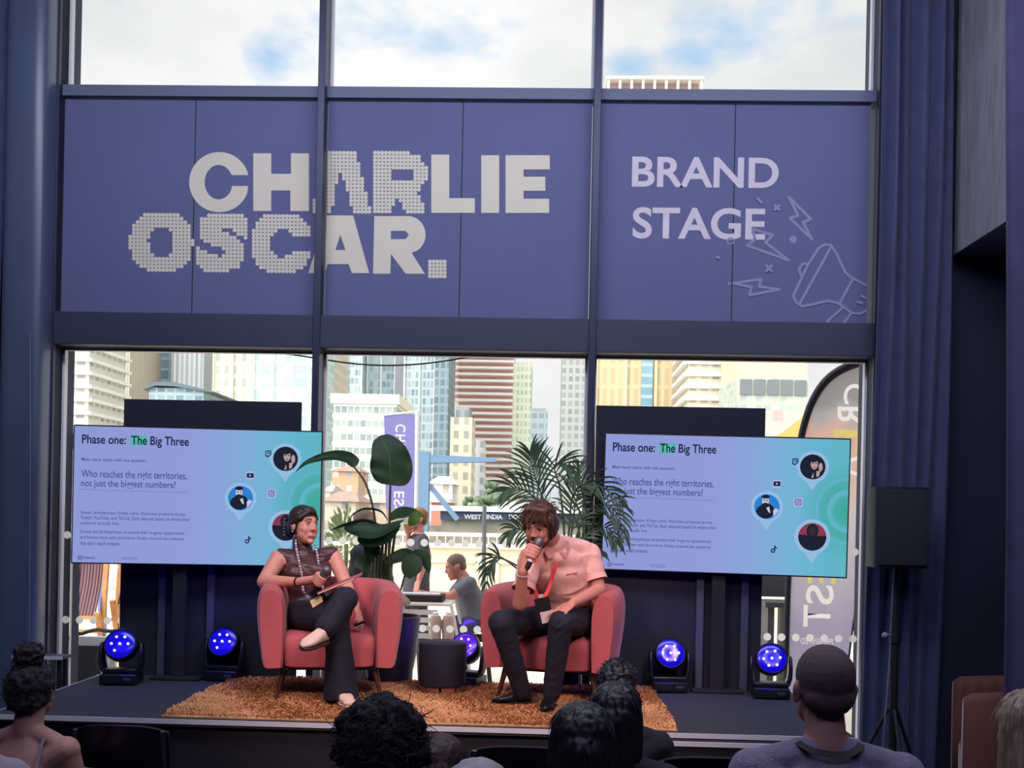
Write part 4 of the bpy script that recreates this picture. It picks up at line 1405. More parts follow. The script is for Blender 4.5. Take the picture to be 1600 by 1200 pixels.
for k in range(3):
    a = R(30 + 120 * k)
    b = new_bm(); tube(b, [(cx_ + 0.03 * math.cos(a), YS + 0.12 + 0.03 * math.sin(a), 0.45), (cx_ + 0.30 * math.cos(a), YS + 0.12 + 0.30 * math.sin(a), FLOOR + 0.02)], 0.012, 10); lg = obj('leg', b, m_black, t)
    b = new_bm(); ell(b, (cx_ + 0.30 * math.cos(a), YS + 0.12 + 0.30 * math.sin(a), FLOOR + 0.016), (0.018, 0.018, 0.016)); obj('rubber_foot', b, m_softblack, lg)
# hanging cable
b = new_bm(); tube(b, catmull([(cx_ - 0.03, YS + 0.05, p1.z), (cx_ - 0.03, YS + 0.09, 1.2), (cx_ - 0.035, YS + 0.10, 0.8), (cx_ - 0.09, YS + 0.02, 0.3), (cx_ - 0.12, YS, FLOOR + 0.008)], 6), 0.0055, 8)
tag(obj('cable', b, mat('grey_cable', '#5a5d75', 0.5)), 'thin grey cable hanging down beside the pole of the speaker stand', 'cable')

# ------------------------------------------------------------------ ribbed armchair by the right wall
m_rust = mat('rust_velvet', '#66392f', 0.8, noise=0.1, nscale=5, sheen=0.5)
def ribbed_chair():
    c = Vector((2.98, 6.52, FLOOR))
    t = thing('ribbed_armchair', 'rust orange armchair with a fluted back near the right wall, seen over the audience', 'armchair', c)
    rot = Matrix.Rotation(R(-107), 4, 'Z')
    Mx = Matrix.Translation(c) @ rot
    b = new_bm()
    rings = []
    path = [(Vector((-.36, -.34 + .34 * k / 16, 0)), Vector((-1, 0, 0))) for k in range(16)]
    for k in range(41):
        a = math.pi - math.pi * k / 40
        e = 2 / 2.6
        ca, sa = math.cos(a), math.sin(a)
        path.append((Vector((0.36 * math.copysign(abs(ca) ** e, ca), 0.34 * abs(sa) ** e, 0)), Vector((ca, sa, 0)).normalized()))
    path += [(Vector((.36, -.34 + .34 * k / 16, 0)), Vector((1, 0, 0))) for k in range(15, -1, -1)]
    N = len(path)
    for i, (p, nn) in enumerate(path):
        u = abs(i - (N - 1) / 2) / ((N - 1) / 2)
        rib = abs(math.sin(i / (N - 1) * math.pi * 17)) ** 0.6 * 0.022
        h = 0.84 - 0.05 * u ** 2 - .03 * max(0, u - .95) / .05
        prof = [(0.0, 0.14), (0.03, 0.15), (0.04, 0.4), (0.045, h - 0.05), (0.03, h - 0.008), (0.0, h + 0.0), (-0.03 - rib, h - 0.02), (-0.045 - rib, h - 0.07), (-0.04 - rib, 0.4), (-0.03, 0.16)]
        rings.append([b.verts.new(Mx @ Vector((p.x + nn.x * o_, p.y + nn.y * o_, z))) for o_, z in prof])
    skin_rings(b, rings)
    obj('shell', b, m_rust, t, angle=60)
    b = new_bm(); loft(b, [(Mx @ Vector((0, -0.02, z)), Mx.to_3x3() @ Vector((0.31 * s, 0, 0)), Mx.to_3x3() @ Vector((0, 0.30 * s, 0)), 4) for z, s in ((0.15, 0.97), (0.2, 1), (0.38, 1), (0.41, 0.97), (0.425, 0.88))], 40); obj('seat_cushion', b, m_rust, t, angle=50)
    for sx in (-1, 1):
        for sy in (-1, 1):
            b = new_bm(); tube(b, [Mx @ Vector((sx * 0.24, sy * 0.22, 0.16)), Mx @ Vector((sx * 0.27, sy * 0.25, 0.0))], [0.018, 0.01], 10); obj('leg', b, m_walnut, t)
ribbed_chair()

# thin pale cable hanging down beside the left column
b = new_bm(); tube(b, catmull([W(47, 520, 6.9), W(47, 700, 6.9), W(46, 860, 6.9), W(45, 1010, 6.9), Vector((W(45, 1010, 6.9).x, 6.9, FLOOR + .01))], 6), 0.005, 8)
tag(obj('cable', b, mat('grey_cable', '#5a5d75', 0.5)), 'thin pale cable hanging straight down beside the smooth column at the left', 'cable')
# ------------------------------------------------------------------ people
m_skin = mat('warm_skin', '#cf9080', 0.6, noise=0.05, nscale=30)
m_skin2 = mat('fair_skin', '#c98676', 0.6, noise=0.05, nscale=30)
m_eye = mat('eye_white', '#d8d2d0', 0.3)
m_iris = mat('eye_dark', '#2a1a14', 0.3)
m_lip = mat('lip_rose', '#a0544e', 0.5)
m_brownhair = mat('dark_brown_hair', '#2e1f1c', 0.5, noise=0.35, nscale=30, stretch=(1, 1, .25))
m_midhair = mat('mid_brown_hair', '#43291f', 0.5, noise=0.35, nscale=30, stretch=(1, 1, .25))
m_blackhair = mat('black_hair', '#14131a', 0.45, noise=0.3, nscale=30)
m_shoe = mat('black_leather_boot', '#101118', 0.32)
m_trouser = mat('navy_black_trousers', '#161729', 0.85, noise=0.12, nscale=9)
from mathutils import noise as mnoise

def head_frame(c, yaw, pitch=0.0, roll=0.0, s=1.0):
    """matrix of a head: +y looks forward, +z is the crown; yaw 0 faces the audience (-y of the room), positive turns towards +x"""
    return Matrix.Translation(c) @ Matrix.Rotation(R(180) + yaw, 4, 'Z') @ Matrix.Rotation(pitch, 4, 'X') @ Matrix.Rotation(roll, 4, 'Y') @ Matrix.Scale(s, 4)

def mell(b, M, c, r):
    t = bmesh.new(); ell(t, c, r); add_bm(b, t, M)

def mcap(b, M, p0, p1, r0, r1=None):
    t = bmesh.new(); capsule(t, p0, p1, r0, r1); add_bm(b, t, M)

def head_skin(b, M):
    mell(b, M, (0, -.012, .035), (.074, .094, .084))
    mell(b, M, (0, .028, -.012), (.063, .066, .088))
    mell(b, M, (0, .030, -.070), (.051, .056, .044))
    mell(b, M, (0, .074, -.096), (.023, .018, .018))
    mcap(b, M, (0, .086, .024), (0, .107, -.020), .0085, .0110)
    for s in (-1, 1):
        mell(b, M, (s * .012, .096, -.024), (.008, .010, .007))
        mcap(b, M, (s * .012, .086, .033), (s * .042, .074, .036), .0095, .008)
        mell(b, M, (s * .034, .058, -.024), (.026, .026, .030))
        mell(b, M, (s * .042, .036, -.052), (.020, .034, .034))
        mell(b, M, (s * .075, -.008, -.006), (.009, .021, .031))
        mell(b, M, (s * .080, -.018, .006), (.007, .014, .020))
    mcap(b, M, (-.016, .086, -.060), (.016, .086, -.060), .012)

def face_parts(M, parent, brow=m_brownhair, closed=False, lips=m_lip):
    b = new_bm()
    for s in (-1, 1):
        mell(b, M, (s * .030, .0805, .012), (.0125, .0085, .0055 if not closed else .003))
    ey = obj('eyes', b, m_eye if not closed else m_iris, parent)
    if not closed:
        b = new_bm()
        for s in (-1, 1):
            mell(b, M, (s * .031, .0868, .012), (.0055, .0035, .0055))
        obj('irises', b, m_iris, ey)
    b = new_bm()
    for s in (-1, 1):
        for k in range(4):
            x0, x1 = .014 + .009 * k, .014 + .009 * (k + 1)
            z = lambda x: .037 + .006 * math.sin((x - .014) / .036 * 2.4)
            yv = lambda x: .0935 - (x / .05) ** 2 * .013
            mcap(b, M, (s * x0, yv(x0), z(x0)), (s * x1, yv(x1), z(x1)), .0036 - .0005 * k, .0034 - .0006 * k)
        mcap(b, M, (s * .019, .086, .0185), (s * .030, .0895, .0205), .0022); mcap(b, M, (s * .030, .0895, .0205), (s * .043, .081, .0165), .0022)
    obj('eyebrows', b, brow, parent)
    b = new_bm()
    mcap(b, M, (-.020, .085, -.0575), (0, .0945, -.0550), .0034, .0045); mcap(b, M, (.020, .085, -.0575), (0, .0945, -.0550), .0034, .0045)
    mcap(b, M, (-.018, .085, -.0625), (0, .0925, -.0650), .0036, .0056); mcap(b, M, (.018, .085, -.0625), (0, .0925, -.0650), .0036, .0056)
    obj('lips', b, lips, parent)

def displace(me, fn):
    n = len(me.vertices)
    co = np.empty(n * 3); no = np.empty(n * 3)
    me.vertices.foreach_get('co', co)
    me.vertex_normals.foreach_get('vector', no)
    co = co.reshape(-1, 3); no = no.reshape(-1, 3)
    d = np.array([fn(Vector(c)) for c in co])
    me.vertices.foreach_set('co', (co + no * d[:, None]).ravel())
    me.update()

def hair_obj(b, m, parent, voxel=.006, amp=.006, freq=26, stretch=.3, seed=0.0, name='hair'):
    me = blend_mesh(b, voxel, 2)
    off = Vector((seed * 7.1, seed * 3.3, seed))
    def push(c):
        p = Vector((c.x * freq, c.y * freq, c.z * freq * stretch))
        return amp * (mnoise.noise(p + off) + 0.5 * mnoise.noise(p * 2.3 + off))
    displace(me, push)
    return mesh_obj(name, me, m, parent, True, 80)

def cloth_obj(name, b, m, parent, voxel, smooth, amp=.004, freq=11.0, axis=(1, 1, 2.2), seed=0.0):
    """clothing: fused shapes with creases pressed into the surface"""
    me = blend_mesh(b, voxel, smooth)
    off = Vector((seed * 5.3, seed * 2.7, seed))
    def push(c):
        p = Vector((c.x * axis[0], c.y * axis[1], c.z * axis[2])) * freq
        w_ = mnoise.noise_vector(p * .35 + off) * 1.6
        return amp * (1 - abs(mnoise.noise(p * .6 + w_ + off)) * 2.2)
    displace(me, push)
    return mesh_obj(name, me, m, parent, True, 80)

def strands(M, n, spread, r, m, parent, ln=(.03, .07), wr=.0016, seed=1, curl=0.6, down=0.5, zmin=-1.0, name='loose_strands', cond=None):
    """loose single locks standing off a head: one mesh"""
    rnd = random.Random(seed)
    b = new_bm()
    k = 0
    while k < n:
        d = Vector((rnd.gauss(0, 1), rnd.gauss(0, 1), rnd.gauss(0, 1))).normalized()
        if d.z < zmin or (cond and not cond(d)):
            continue
        k += 1
        p = Vector((d.x * r[0], d.y * r[1], d.z * r[2])) + Vector(spread)
        q_ = d.copy()
        pts = [M @ p]
        l = rnd.uniform(*ln)
        ax = Vector((rnd.gauss(0, 1), rnd.gauss(0, 1), rnd.gauss(0, 1))).normalized()
        for j in range(5):
            q_ = (q_ + ax.cross(q_) * curl * .6 + Vector((0, 0, -down * .3))).normalized()
            p = p + q_ * l / 5
            pts.append(M @ p)
        tube(b, pts, [wr, wr, wr * .9, wr * .75, wr * .5, wr * .25], 4, cap=False)
    return obj(name, b, m, parent, angle=80, recalc=False)

def grip_hand(b, c, axis, out, s=1.0, flip=1, spread=.019, rad=.021):
    """closed hand: four fingers wound round a rod, thumb along its other side; out points from the rod to the back of the hand"""
    a = Vector(axis).normalized(); o = Vector(out); o = (o - a * o.dot(a)).normalized()
    t = a.cross(o) * flip
    c = Vector(c)
    capsule(b, c + o * .034 * s - a * .026 * s, c + o * .034 * s + a * .026 * s, .019 * s, .017 * s)
    capsule(b, c + o * .038 * s + t * .012 * s - a * .022 * s, c + o * .038 * s + t * .012 * s + a * .022 * s, .017 * s, .016 * s)
    ln = (1.0, 1.08, 1.0, .85)
    for i in range(4):
        k = c + a * ((1.5 - i) * spread * s)
        pts = [k + o * .034 * s + t * .018 * s]
        for g in (60, 105, 150, 195):
            g = R(g * ln[i])
            pts.append(k + (o * math.cos(g) + t * math.sin(g)) * (rad + .006) * s)
        rr = [.0098, .0095, .009, .0085, .0075]
        for j in range(4):
            capsule(b, pts[j], pts[j + 1], rr[j] * s, rr[j + 1] * s, 10)
    th = [c + o * .032 * s - t * .014 * s + a * .012 * s, c - t * .030 * s + o * .008 * s + a * .030 * s, c - t * .022 * s - o * .018 * s + a * .044 * s]
    capsule(b, th[0], th[1], .0115 * s, .0105 * s, 10); capsule(b, th[1], th[2], .0105 * s, .0085 * s, 10)
    return c + o * .040 * s - a * .02 * s

def open_hand(b, wrist, fwd, up, s=1.0, thumb=1, curl=.35, spread=.10):
    """relaxed hand: palm, four bent fingers of unequal length and a thumb off the palm's side"""
    f = Vector(fwd).normalized(); u = Vector(up); u = (u - f * u.dot(f)).normalized()
    x = f.cross(u) * thumb                       # towards the thumb
    w = Vector(wrist)
    k0 = w + f * .085 * s
    loft(b, [(w - f * .005 * s, x * .024 * s, u * .017 * s), (w + f * .03 * s, x * .036 * s, u * .016 * s), (w + f * .065 * s, x * .041 * s, u * .014 * s), (k0 + f * .006 * s, x * .039 * s, u * .011 * s), (k0 + f * .012 * s, x * .03 * s, u * .007 * s)], 18)
    for i, l in enumerate((.92, 1.0, .94, .74)):
        p = k0 + x * ((1.5 - i) * .0205 * s)
        d = (f + x * ((1.5 - i) * spread)).normalized()
        n = u
        seg = (.040 * l * s, .026 * l * s, .020 * l * s)
        rr = (.0098 * s, .009 * s, .0082 * s, .007 * s)
        for j in range(3):
            q_ = p + d * seg[j]
            capsule(b, p, q_, rr[j], rr[j + 1], 10)
            p = q_
            d = (d * math.cos(curl) - n * math.sin(curl)).normalized()
            n = (n - d * n.dot(d)).normalized()
    p = w + f * .028 * s + x * .030 * s
    q_ = p + (f * .7 + x * .62 - u * .25) * .042 * s
    capsule(b, p, q_, .0125 * s, .0105 * s, 10)
    capsule(b, q_, q_ + (f * .92 + x * .25 - u * .25) * .032 * s, .0105 * s, .0085 * s, 10)

def boot(b, heel, toe, h=.08, w=.042, pointed=.5):
    """shoe upper from heel to toe, resting on its sole"""
    heel, toe = Vector(heel), Vector(toe)
    f = toe - heel; f.z = 0; ln = f.length; f.normalize()
    s = f.cross(Vector((0, 0, 1)))
    U = Vector((0, 0, 1))
    secs = []
    for (t, ww, hh) in ((-.02, .55, .75), (.05, .8, 1.0), (.22, .85, 1.02), (.40, .88, .80), (.60, 1.0, .56), (.80, .86, .42), (.93, .86 * pointed + .12, .32), (1.0, .45 * pointed, .20)):
        c = heel + f * (ln * t) + U * (h * hh / 2)
        secs.append((c, s * (w * ww), U * (h * hh / 2), 2.6))
    loft(b, secs, 20)

def microphone(label, head, tail, body_m, band=None):
    head, tail = Vector(head), Vector(tail)
    d = (tail - head).normalized()
    t = thing('microphone', label, 'microphone', tail, 'handheld microphones')
    b = new_bm(); capsule(b, head, head + d * .022, .026, .025, 18); obj('grille', b, mat('steel_mesh_ball', '#6f6a72', 0.45, metal=0.6, noise=0.4, nscale=300), t)
    b = new_bm(); tube(b, [head + d * .030, head + d * .040], [.0265, .0265], 18); obj('collar', b, mat('grey_metal_collar', '#8a868c', 0.35, metal=0.8), t)
    ln = (tail - head).length
    b = new_bm(); tube(b, [head + d * .040, head + d * .075, head + d * (ln - .01), tail], [.0215, .0185, .0165, .0135], 18); h = obj('handle', b, body_m, t)
    if band:
        b = new_bm(); tube(b, [head + d * (ln * band[0]), head + d * (ln * band[1])], [.0192, .0188], 18); obj('label_band', b, m_white, h)
    return t

def strap(name, pts, m, w=.012, label=None, parent=None, thick=.0016, nrm=(0, -1, 0)):
    """flat ribbon along a line"""
    b = new_bm()
    pp = catmull(pts, 6)
    N = Vector(nrm)
    rings = []
    for i, p in enumerate(pp):
        tg = (pp[min(i + 1, len(pp) - 1)] - pp[max(i - 1, 0)]).normalized()
        s = tg.cross(N).normalized()
        n = s.cross(tg).normalized()
        rings.append([b.verts.new(p + s * w / 2 * a + n * thick * c) for a, c in ((-1, 0), (1, 0), (1, 1), (-1, 1))])
    skin_rings(b, rings)
    return obj(name, b, m, parent, smooth=False)

# ---------------------------------------------------------------- the seated woman
def woman():
    t = thing('person', 'woman in a brown sleeveless top and dark flared trousers, sitting cross-legged with a microphone', 'person', (-1.42, 6.4, STAGE))
    P = W
    hc = P(475, 822, 6.50)
    Mh = head_frame(hc, R(50), R(2), R(-4), 1.03)
    neck0, neck1 = P(474, 864, 6.53), P(470, 838, 6.53)
    shR, shL = P(436, 872, 6.45), P(521, 868, 6.58)
    elR, wrR, hR = P(413, 909, 6.34), P(468, 909, 6.16), P(503, 905, 6.10)
    elL, wrL = P(541, 915, 6.47), P(556, 947, 6.30)
    pel = P(484, 957, 6.50)
    waist = P(481, 925, 6.51)
    chest = P(478, 889, 6.51)
    ax = (shL - shR).normalized()
    dp = ax.cross(Vector((0, 0, 1))).normalized()
    hipR, hipL = P(462, 962, 6.43), P(512, 958, 6.50)
    knR, anR = P(527, 966, 6.02), P(533, 1085, 6.09)
    knL, anL = P(540, 936, 5.98), P(507, 985, 5.90)
    b = new_bm()
    head_skin(b, Mh)
    capsule(b, neck0, neck1, .056, .050)
    loft(b, [(pel - Vector((0, 0, .08)), ax * .15, dp * .11), (pel, ax * .165, dp * .125), (waist, ax * .128, dp * .10), (chest, ax * .150, dp * .112), (chest.lerp(neck0, .55), ax * .150, dp * .09), (neck0 - Vector((0, 0, .012)), ax * .075, dp * .06)], 24)
    for sh, el, wr, r in ((shR, elR, wrR, 1.12), (shL, elL, wrL, 1.0)):
        capsule(b, chest.lerp(sh, .6), sh, .060, .052 * r)
        capsule(b, sh, el, .051 * r, .042 * r); capsule(b, el, wr, .042 * r, .027)
    for hp, kn, an in ((hipR, knR, anR), (hipL, knL, anL)):
        capsule(b, hp, kn, .085, .058); capsule(b, kn, an, .056, .036)
    # hands
    mh, mt = P(510, 891, 6.04), P(489, 929, 6.09)
    mid = mh.lerp(mt, .42)
    o = (wrR - mid)
    gb = grip_hand(b, mid, (mh - mt), o, .96, flip=1)
    capsule(b, wrR, gb, .027, .026)
    open_hand(b, wrL, P(563, 972, 6.22) - wrL, Vector((.8, -.3, .25)), .95, thumb=-1, curl=.55)
    # foot that shows between trouser and shoe
    capsule(b, anL, P(500, 992, 5.87), .034, .032)
    blend_obj('body', b, m_skin, t, .0055, 3)
    face_parts(Mh, t)
    # hair drawn back into a low knot with a claw clip
    b = new_bm()
    mell(b, Mh, (0, -.020, .048), (.084, .099, .086))
    for s in (-1, 1):
        mell(b, Mh, (s * .062, -.030, .006), (.021, .052, .046))
        mcap(b, Mh, (s * .014, .066, .088), (s * .062, .034, .046), .020, .018)
        mcap(b, Mh, (s * .062, .034, .046), (s * .074, -.012, .014), .018, .019)
    mcap(b, Mh, (-.020, .060, .086), (.020, .060, .086), .016)
    mell(b, Mh, (0, .025, .100), (.05, .055, .024))
    mell(b, Mh, (0, -.085, -.02), (.055, .045, .05))
    hair_obj(b, m_brownhair, t, .0045, .002, 60, .5, 1.0)
    b = new_bm()
    mell(b, Mh, (0, -.125, -.012), (.046, .034, .055)); mell(b, Mh, (.008, -.135, .03), (.03, .026, .04)); mell(b, Mh, (-.006, -.13, -.045), (.03, .025, .03))
    hair_obj(b, m_brownhair, t, .005, .010, 50, .5, 2.0, name='hair_knot')
    b = new_bm()
    for k in range(6):
        z = .045 - .02 * k
        mcap(b, Mh, (-.03, -.165, z), (.03, -.165, z), .004); mcap(b, Mh, (.03, -.165, z), (.048, -.13, z - .004), .0035); mcap(b, Mh, (-.03, -.165, z), (-.048, -.13, z - .004), .0035)
    mcap(b, Mh, (0, -.167, .055), (0, -.167, -.06), .006)
    obj('claw_clip', b, mat('lilac_grey_clip', '#77708c', 0.3), t)
    b = new_bm(); mell(b, Mh, (.083, -.004, -.040), (.004, .004, .006)); mell(b, Mh, (-.083, -.004, -.040), (.004, .004, .006)); obj('earrings', b, mat('silver', '#d6d4da', 0.2, metal=0.9), t)
    # sleeveless turtleneck
    b = new_bm()
    up = Vector((0, 0, 1))
    loft(b, [(pel + up * .01, ax * .172, dp * .132), (waist, ax * .138, dp * .111), (chest - up * .035, ax * .160, dp * .128), (chest + up * .03, ax * .162, dp * .120), (chest.lerp(neck0, .55), ax * .158, dp * .100), (neck0 - up * .008, ax * .082, dp * .068)], 28)
    for sh in (shR, shL):
        capsule(b, chest.lerp(sh, .55) + up * .02, chest.lerp(sh, .93) + up * .016, .070, .050)
    for s in (-1, 1):
        ell(b, chest + ax * (s * .072) - dp * 0 + Vector((.02, -.085, -.015)), (.065, .05, .055))
    capsule(b, neck0 - up * .01, neck0.lerp(neck1, .72), .067, .057)
    m_top = mat('brown_leather_top', '#4a2b31', 0.42, noise=0.15, nscale=7, bump=0.5, bscale=9, stretch=(1, 1, 3))
    top = cloth_obj('sleeveless_top', b, m_top, t, .006, 7, .004, 12.0, (1, 1, 2.6), 2.0)
    # flared trousers
    b = new_bm()
    loft(b, [(pel - up * .085, ax * .16, dp * .12), (pel, ax * .178, dp * .138), (pel + up * .045, ax * .162, dp * .128)], 24)
    capsule(b, hipR, knR, .098, .074); capsule(b, hipL, knL, .098, .074)
    capsule(b, hipL.lerp(hipR, .5), knR.lerp(knL, .4), .10, .07)
    loft(b, [(knR + up * .03, Vector((.070, 0, 0)), Vector((0, .070, 0))), (knR - up * .06, Vector((.072, 0, 0)), Vector((0, .072, 0))), (knR.lerp(anR, .5) + Vector((.0, 0, 0)), Vector((.082, 0, 0)), Vector((0, .082, 0))), (knR.lerp(anR, .85), Vector((.098, 0, 0)), Vector((0, .100, 0))), (anR + Vector((.004, 0, -.018)), Vector((.106, 0, .012)), Vector((0, .112, 0)))], 24)
    capsule(b, knL, knL.lerp(anL, .55), .070, .066); capsule(b, knL.lerp(anL, .5), knL.lerp(anL, .86), .066, .070)
    cloth_obj('flared_trousers', b, m_trouser, t, .0065, 4, .004, 10.0, (1.6, 1.6, .7), 3.0)
    # canvas shoes
    m_sh = mat('pale_canvas', '#d8b9a8', 0.8, noise=0.08, nscale=30)
    m_sole = mat('pale_rubber_sole', '#cdb6ae', 0.6)
    fl = P(533, 1104, 6.06); fl.z = RUG + .014
    ty = P(548, 1108, 5.92); ty.z = RUG + .014
    b = new_bm(); boot(b, fl, ty, .085, .046, .9); sh = blend_obj('canvas_shoe', b, m_sh, t, .005, 2)
    b = new_bm(); boot(b, fl - up * .010, ty + (ty - fl) * .04 - up * .010, .026, .049, .95); obj('sole', b, m_sole, sh)
    # raised foot: toe towards the audience and the left
    hl, to = P(508, 1000, 5.92), P(473, 1011, 5.73)
    f = (to - hl).normalized(); nn = (Vector((.1, -.35, 1.0)) - f * f.dot(Vector((.1, -.35, 1.0)))).normalized(); sd = f.cross(nn)
    ln = (to - hl).length
    def foot(bm, k0, k1, grow):
        secs = []
        for (q_, ww, hh) in ((-.06, .6, .8), (.05, .85, 1.05), (.25, .86, 1.0), (.45, .9, .78), (.65, 1.0, .56), (.85, .9, .42), (.97, .6, .3), (1.03, .3, .18)):
            lo, hi = k0, k0 + (k1 - k0) * hh if k1 > .03 else k1
            c = hl + f * (ln * q_) + nn * ((lo + hi) / 2)
            secs.append((c, sd * (.044 * ww + grow), nn * ((hi - lo) / 2), 2.6))
        loft(bm, secs, 20)
    b = new_bm(); foot(b, 0.0, .085, 0); sh = obj('canvas_shoe', b, m_sh, t, angle=70)
    b = new_bm(); foot(b, -.022, .006, .004); obj('sole', b, mat('dark_rubber_sole', '#33222a', 0.6, noise=0.3, nscale=60), sh, angle=50)
    # wristband and lanyard
    d = (wrR - elR).normalized(); x, y = frame_at(d)
    b = new_bm(); skin_rings(b, [ring(b, wrR - d * .02 + d * (k * .007), x * .0305, y * .0305, 20) for k in range(3)]); obj('wristband', b, mat('dark_wristband', '#2c2034', 0.6), t)
    m_lan = stripe_mat('patterned_lanyard', 'Z', [(0.0, '#c9bfc4'), (0.35, '#4a4450'), (0.55, '#b0a4aa'), (0.8, '#5d5560')], 0.035)
    lan = thing('lanyard_with_badge', 'patterned lanyard round the woman\'s neck with a badge hanging over her lap', 'lanyard', P(490, 925, 6.2))
    strap('lanyard_strap', [P(462, 842, 6.47), P(463, 856, 6.43), P(467, 875, 6.375), P(472, 900, 6.36), P(474, 922, 6.30), P(481, 932, 6.22), P(487, 938, 6.16)], m_lan, .013, parent=lan)
    strap('lanyard_strap', [P(492, 850, 6.47), P(496, 866, 6.43), P(499, 890, 6.42), P(502, 908, 6.40), P(505, 921, 6.32), P(499, 931, 6.22)], m_lan, .013, parent=lan)
    bc = P(497, 932, 6.13)
    b = new_bm(); bx(b, bc, (.085, .004, .115), Matrix.Rotation(R(-35), 3, 'Y') @ Matrix.Rotation(R(-25), 3, 'X'), bev=.001); bd = obj('badge', b, mat('black_badge', '#15131a', 0.4), lan, smooth=False)
    b = new_bm(); bx(b, bc + Vector((-.006, -.010, -.028)), (.075, .003, .05), Matrix.Rotation(R(-35), 3, 'Y') @ Matrix.Rotation(R(-25), 3, 'X')); obj('badge_card', b, mat('cream_card', '#e2cf9e', 0.6), bd, smooth=False)
    microphone('microphone with a grey ball head held in the woman\'s right fist', mh, mt, m_black)
    # red notebook lying on her raised thigh
    n0, n1 = P(497, 929, 6.02), P(555, 905, 5.98)
    u = (n1 - n0).normalized()
    v = Vector((.10, .86, .12)); v = (v - u * v.dot(u)).normalized()
    w_ = u.cross(v)
    rot = Matrix((u, v, w_)).transposed()
    nb = thing('notebook', 'thin crimson notebook lying slanted on the woman\'s raised thigh', 'notebook', n0)
    c = (n0 + n1) / 2 + v * .07 + w_ * .006
    b = new_bm(); bx(b, c, ((n1 - n0).length, .16, .013), rot, bev=.003); obj('cover', b, mat('crimson_cover', '#a52a45', 0.45), nb, smooth=False)
    b = new_bm(); bx(b, c - u * 0 - v * .002, ((n1 - n0).length - .008, .157, .008), rot); obj('pages', b, mat('cream_pages', '#e0cdb4', 0.7), nb, smooth=False)
    # a phone in the lowered hand
    pc = P(562, 975, 6.20)
    ph = thing('phone', 'small dark phone with a pale rim in the woman\'s lowered left hand', 'phone', pc)
    rp = Matrix.Rotation(R(-25), 3, 'Y') @ Matrix.Rotation(R(60), 3, 'X')
    b = new_bm(); bx(b, pc, (.07, .008, .035), rp, bev=.003); obj('case', b, m_black, ph, smooth=False)
    b = new_bm(); bx(b, pc + Vector((0, -.004, -.012)), (.06, .004, .006), rp); obj('rim', b, m_white, ph, smooth=False)
woman()

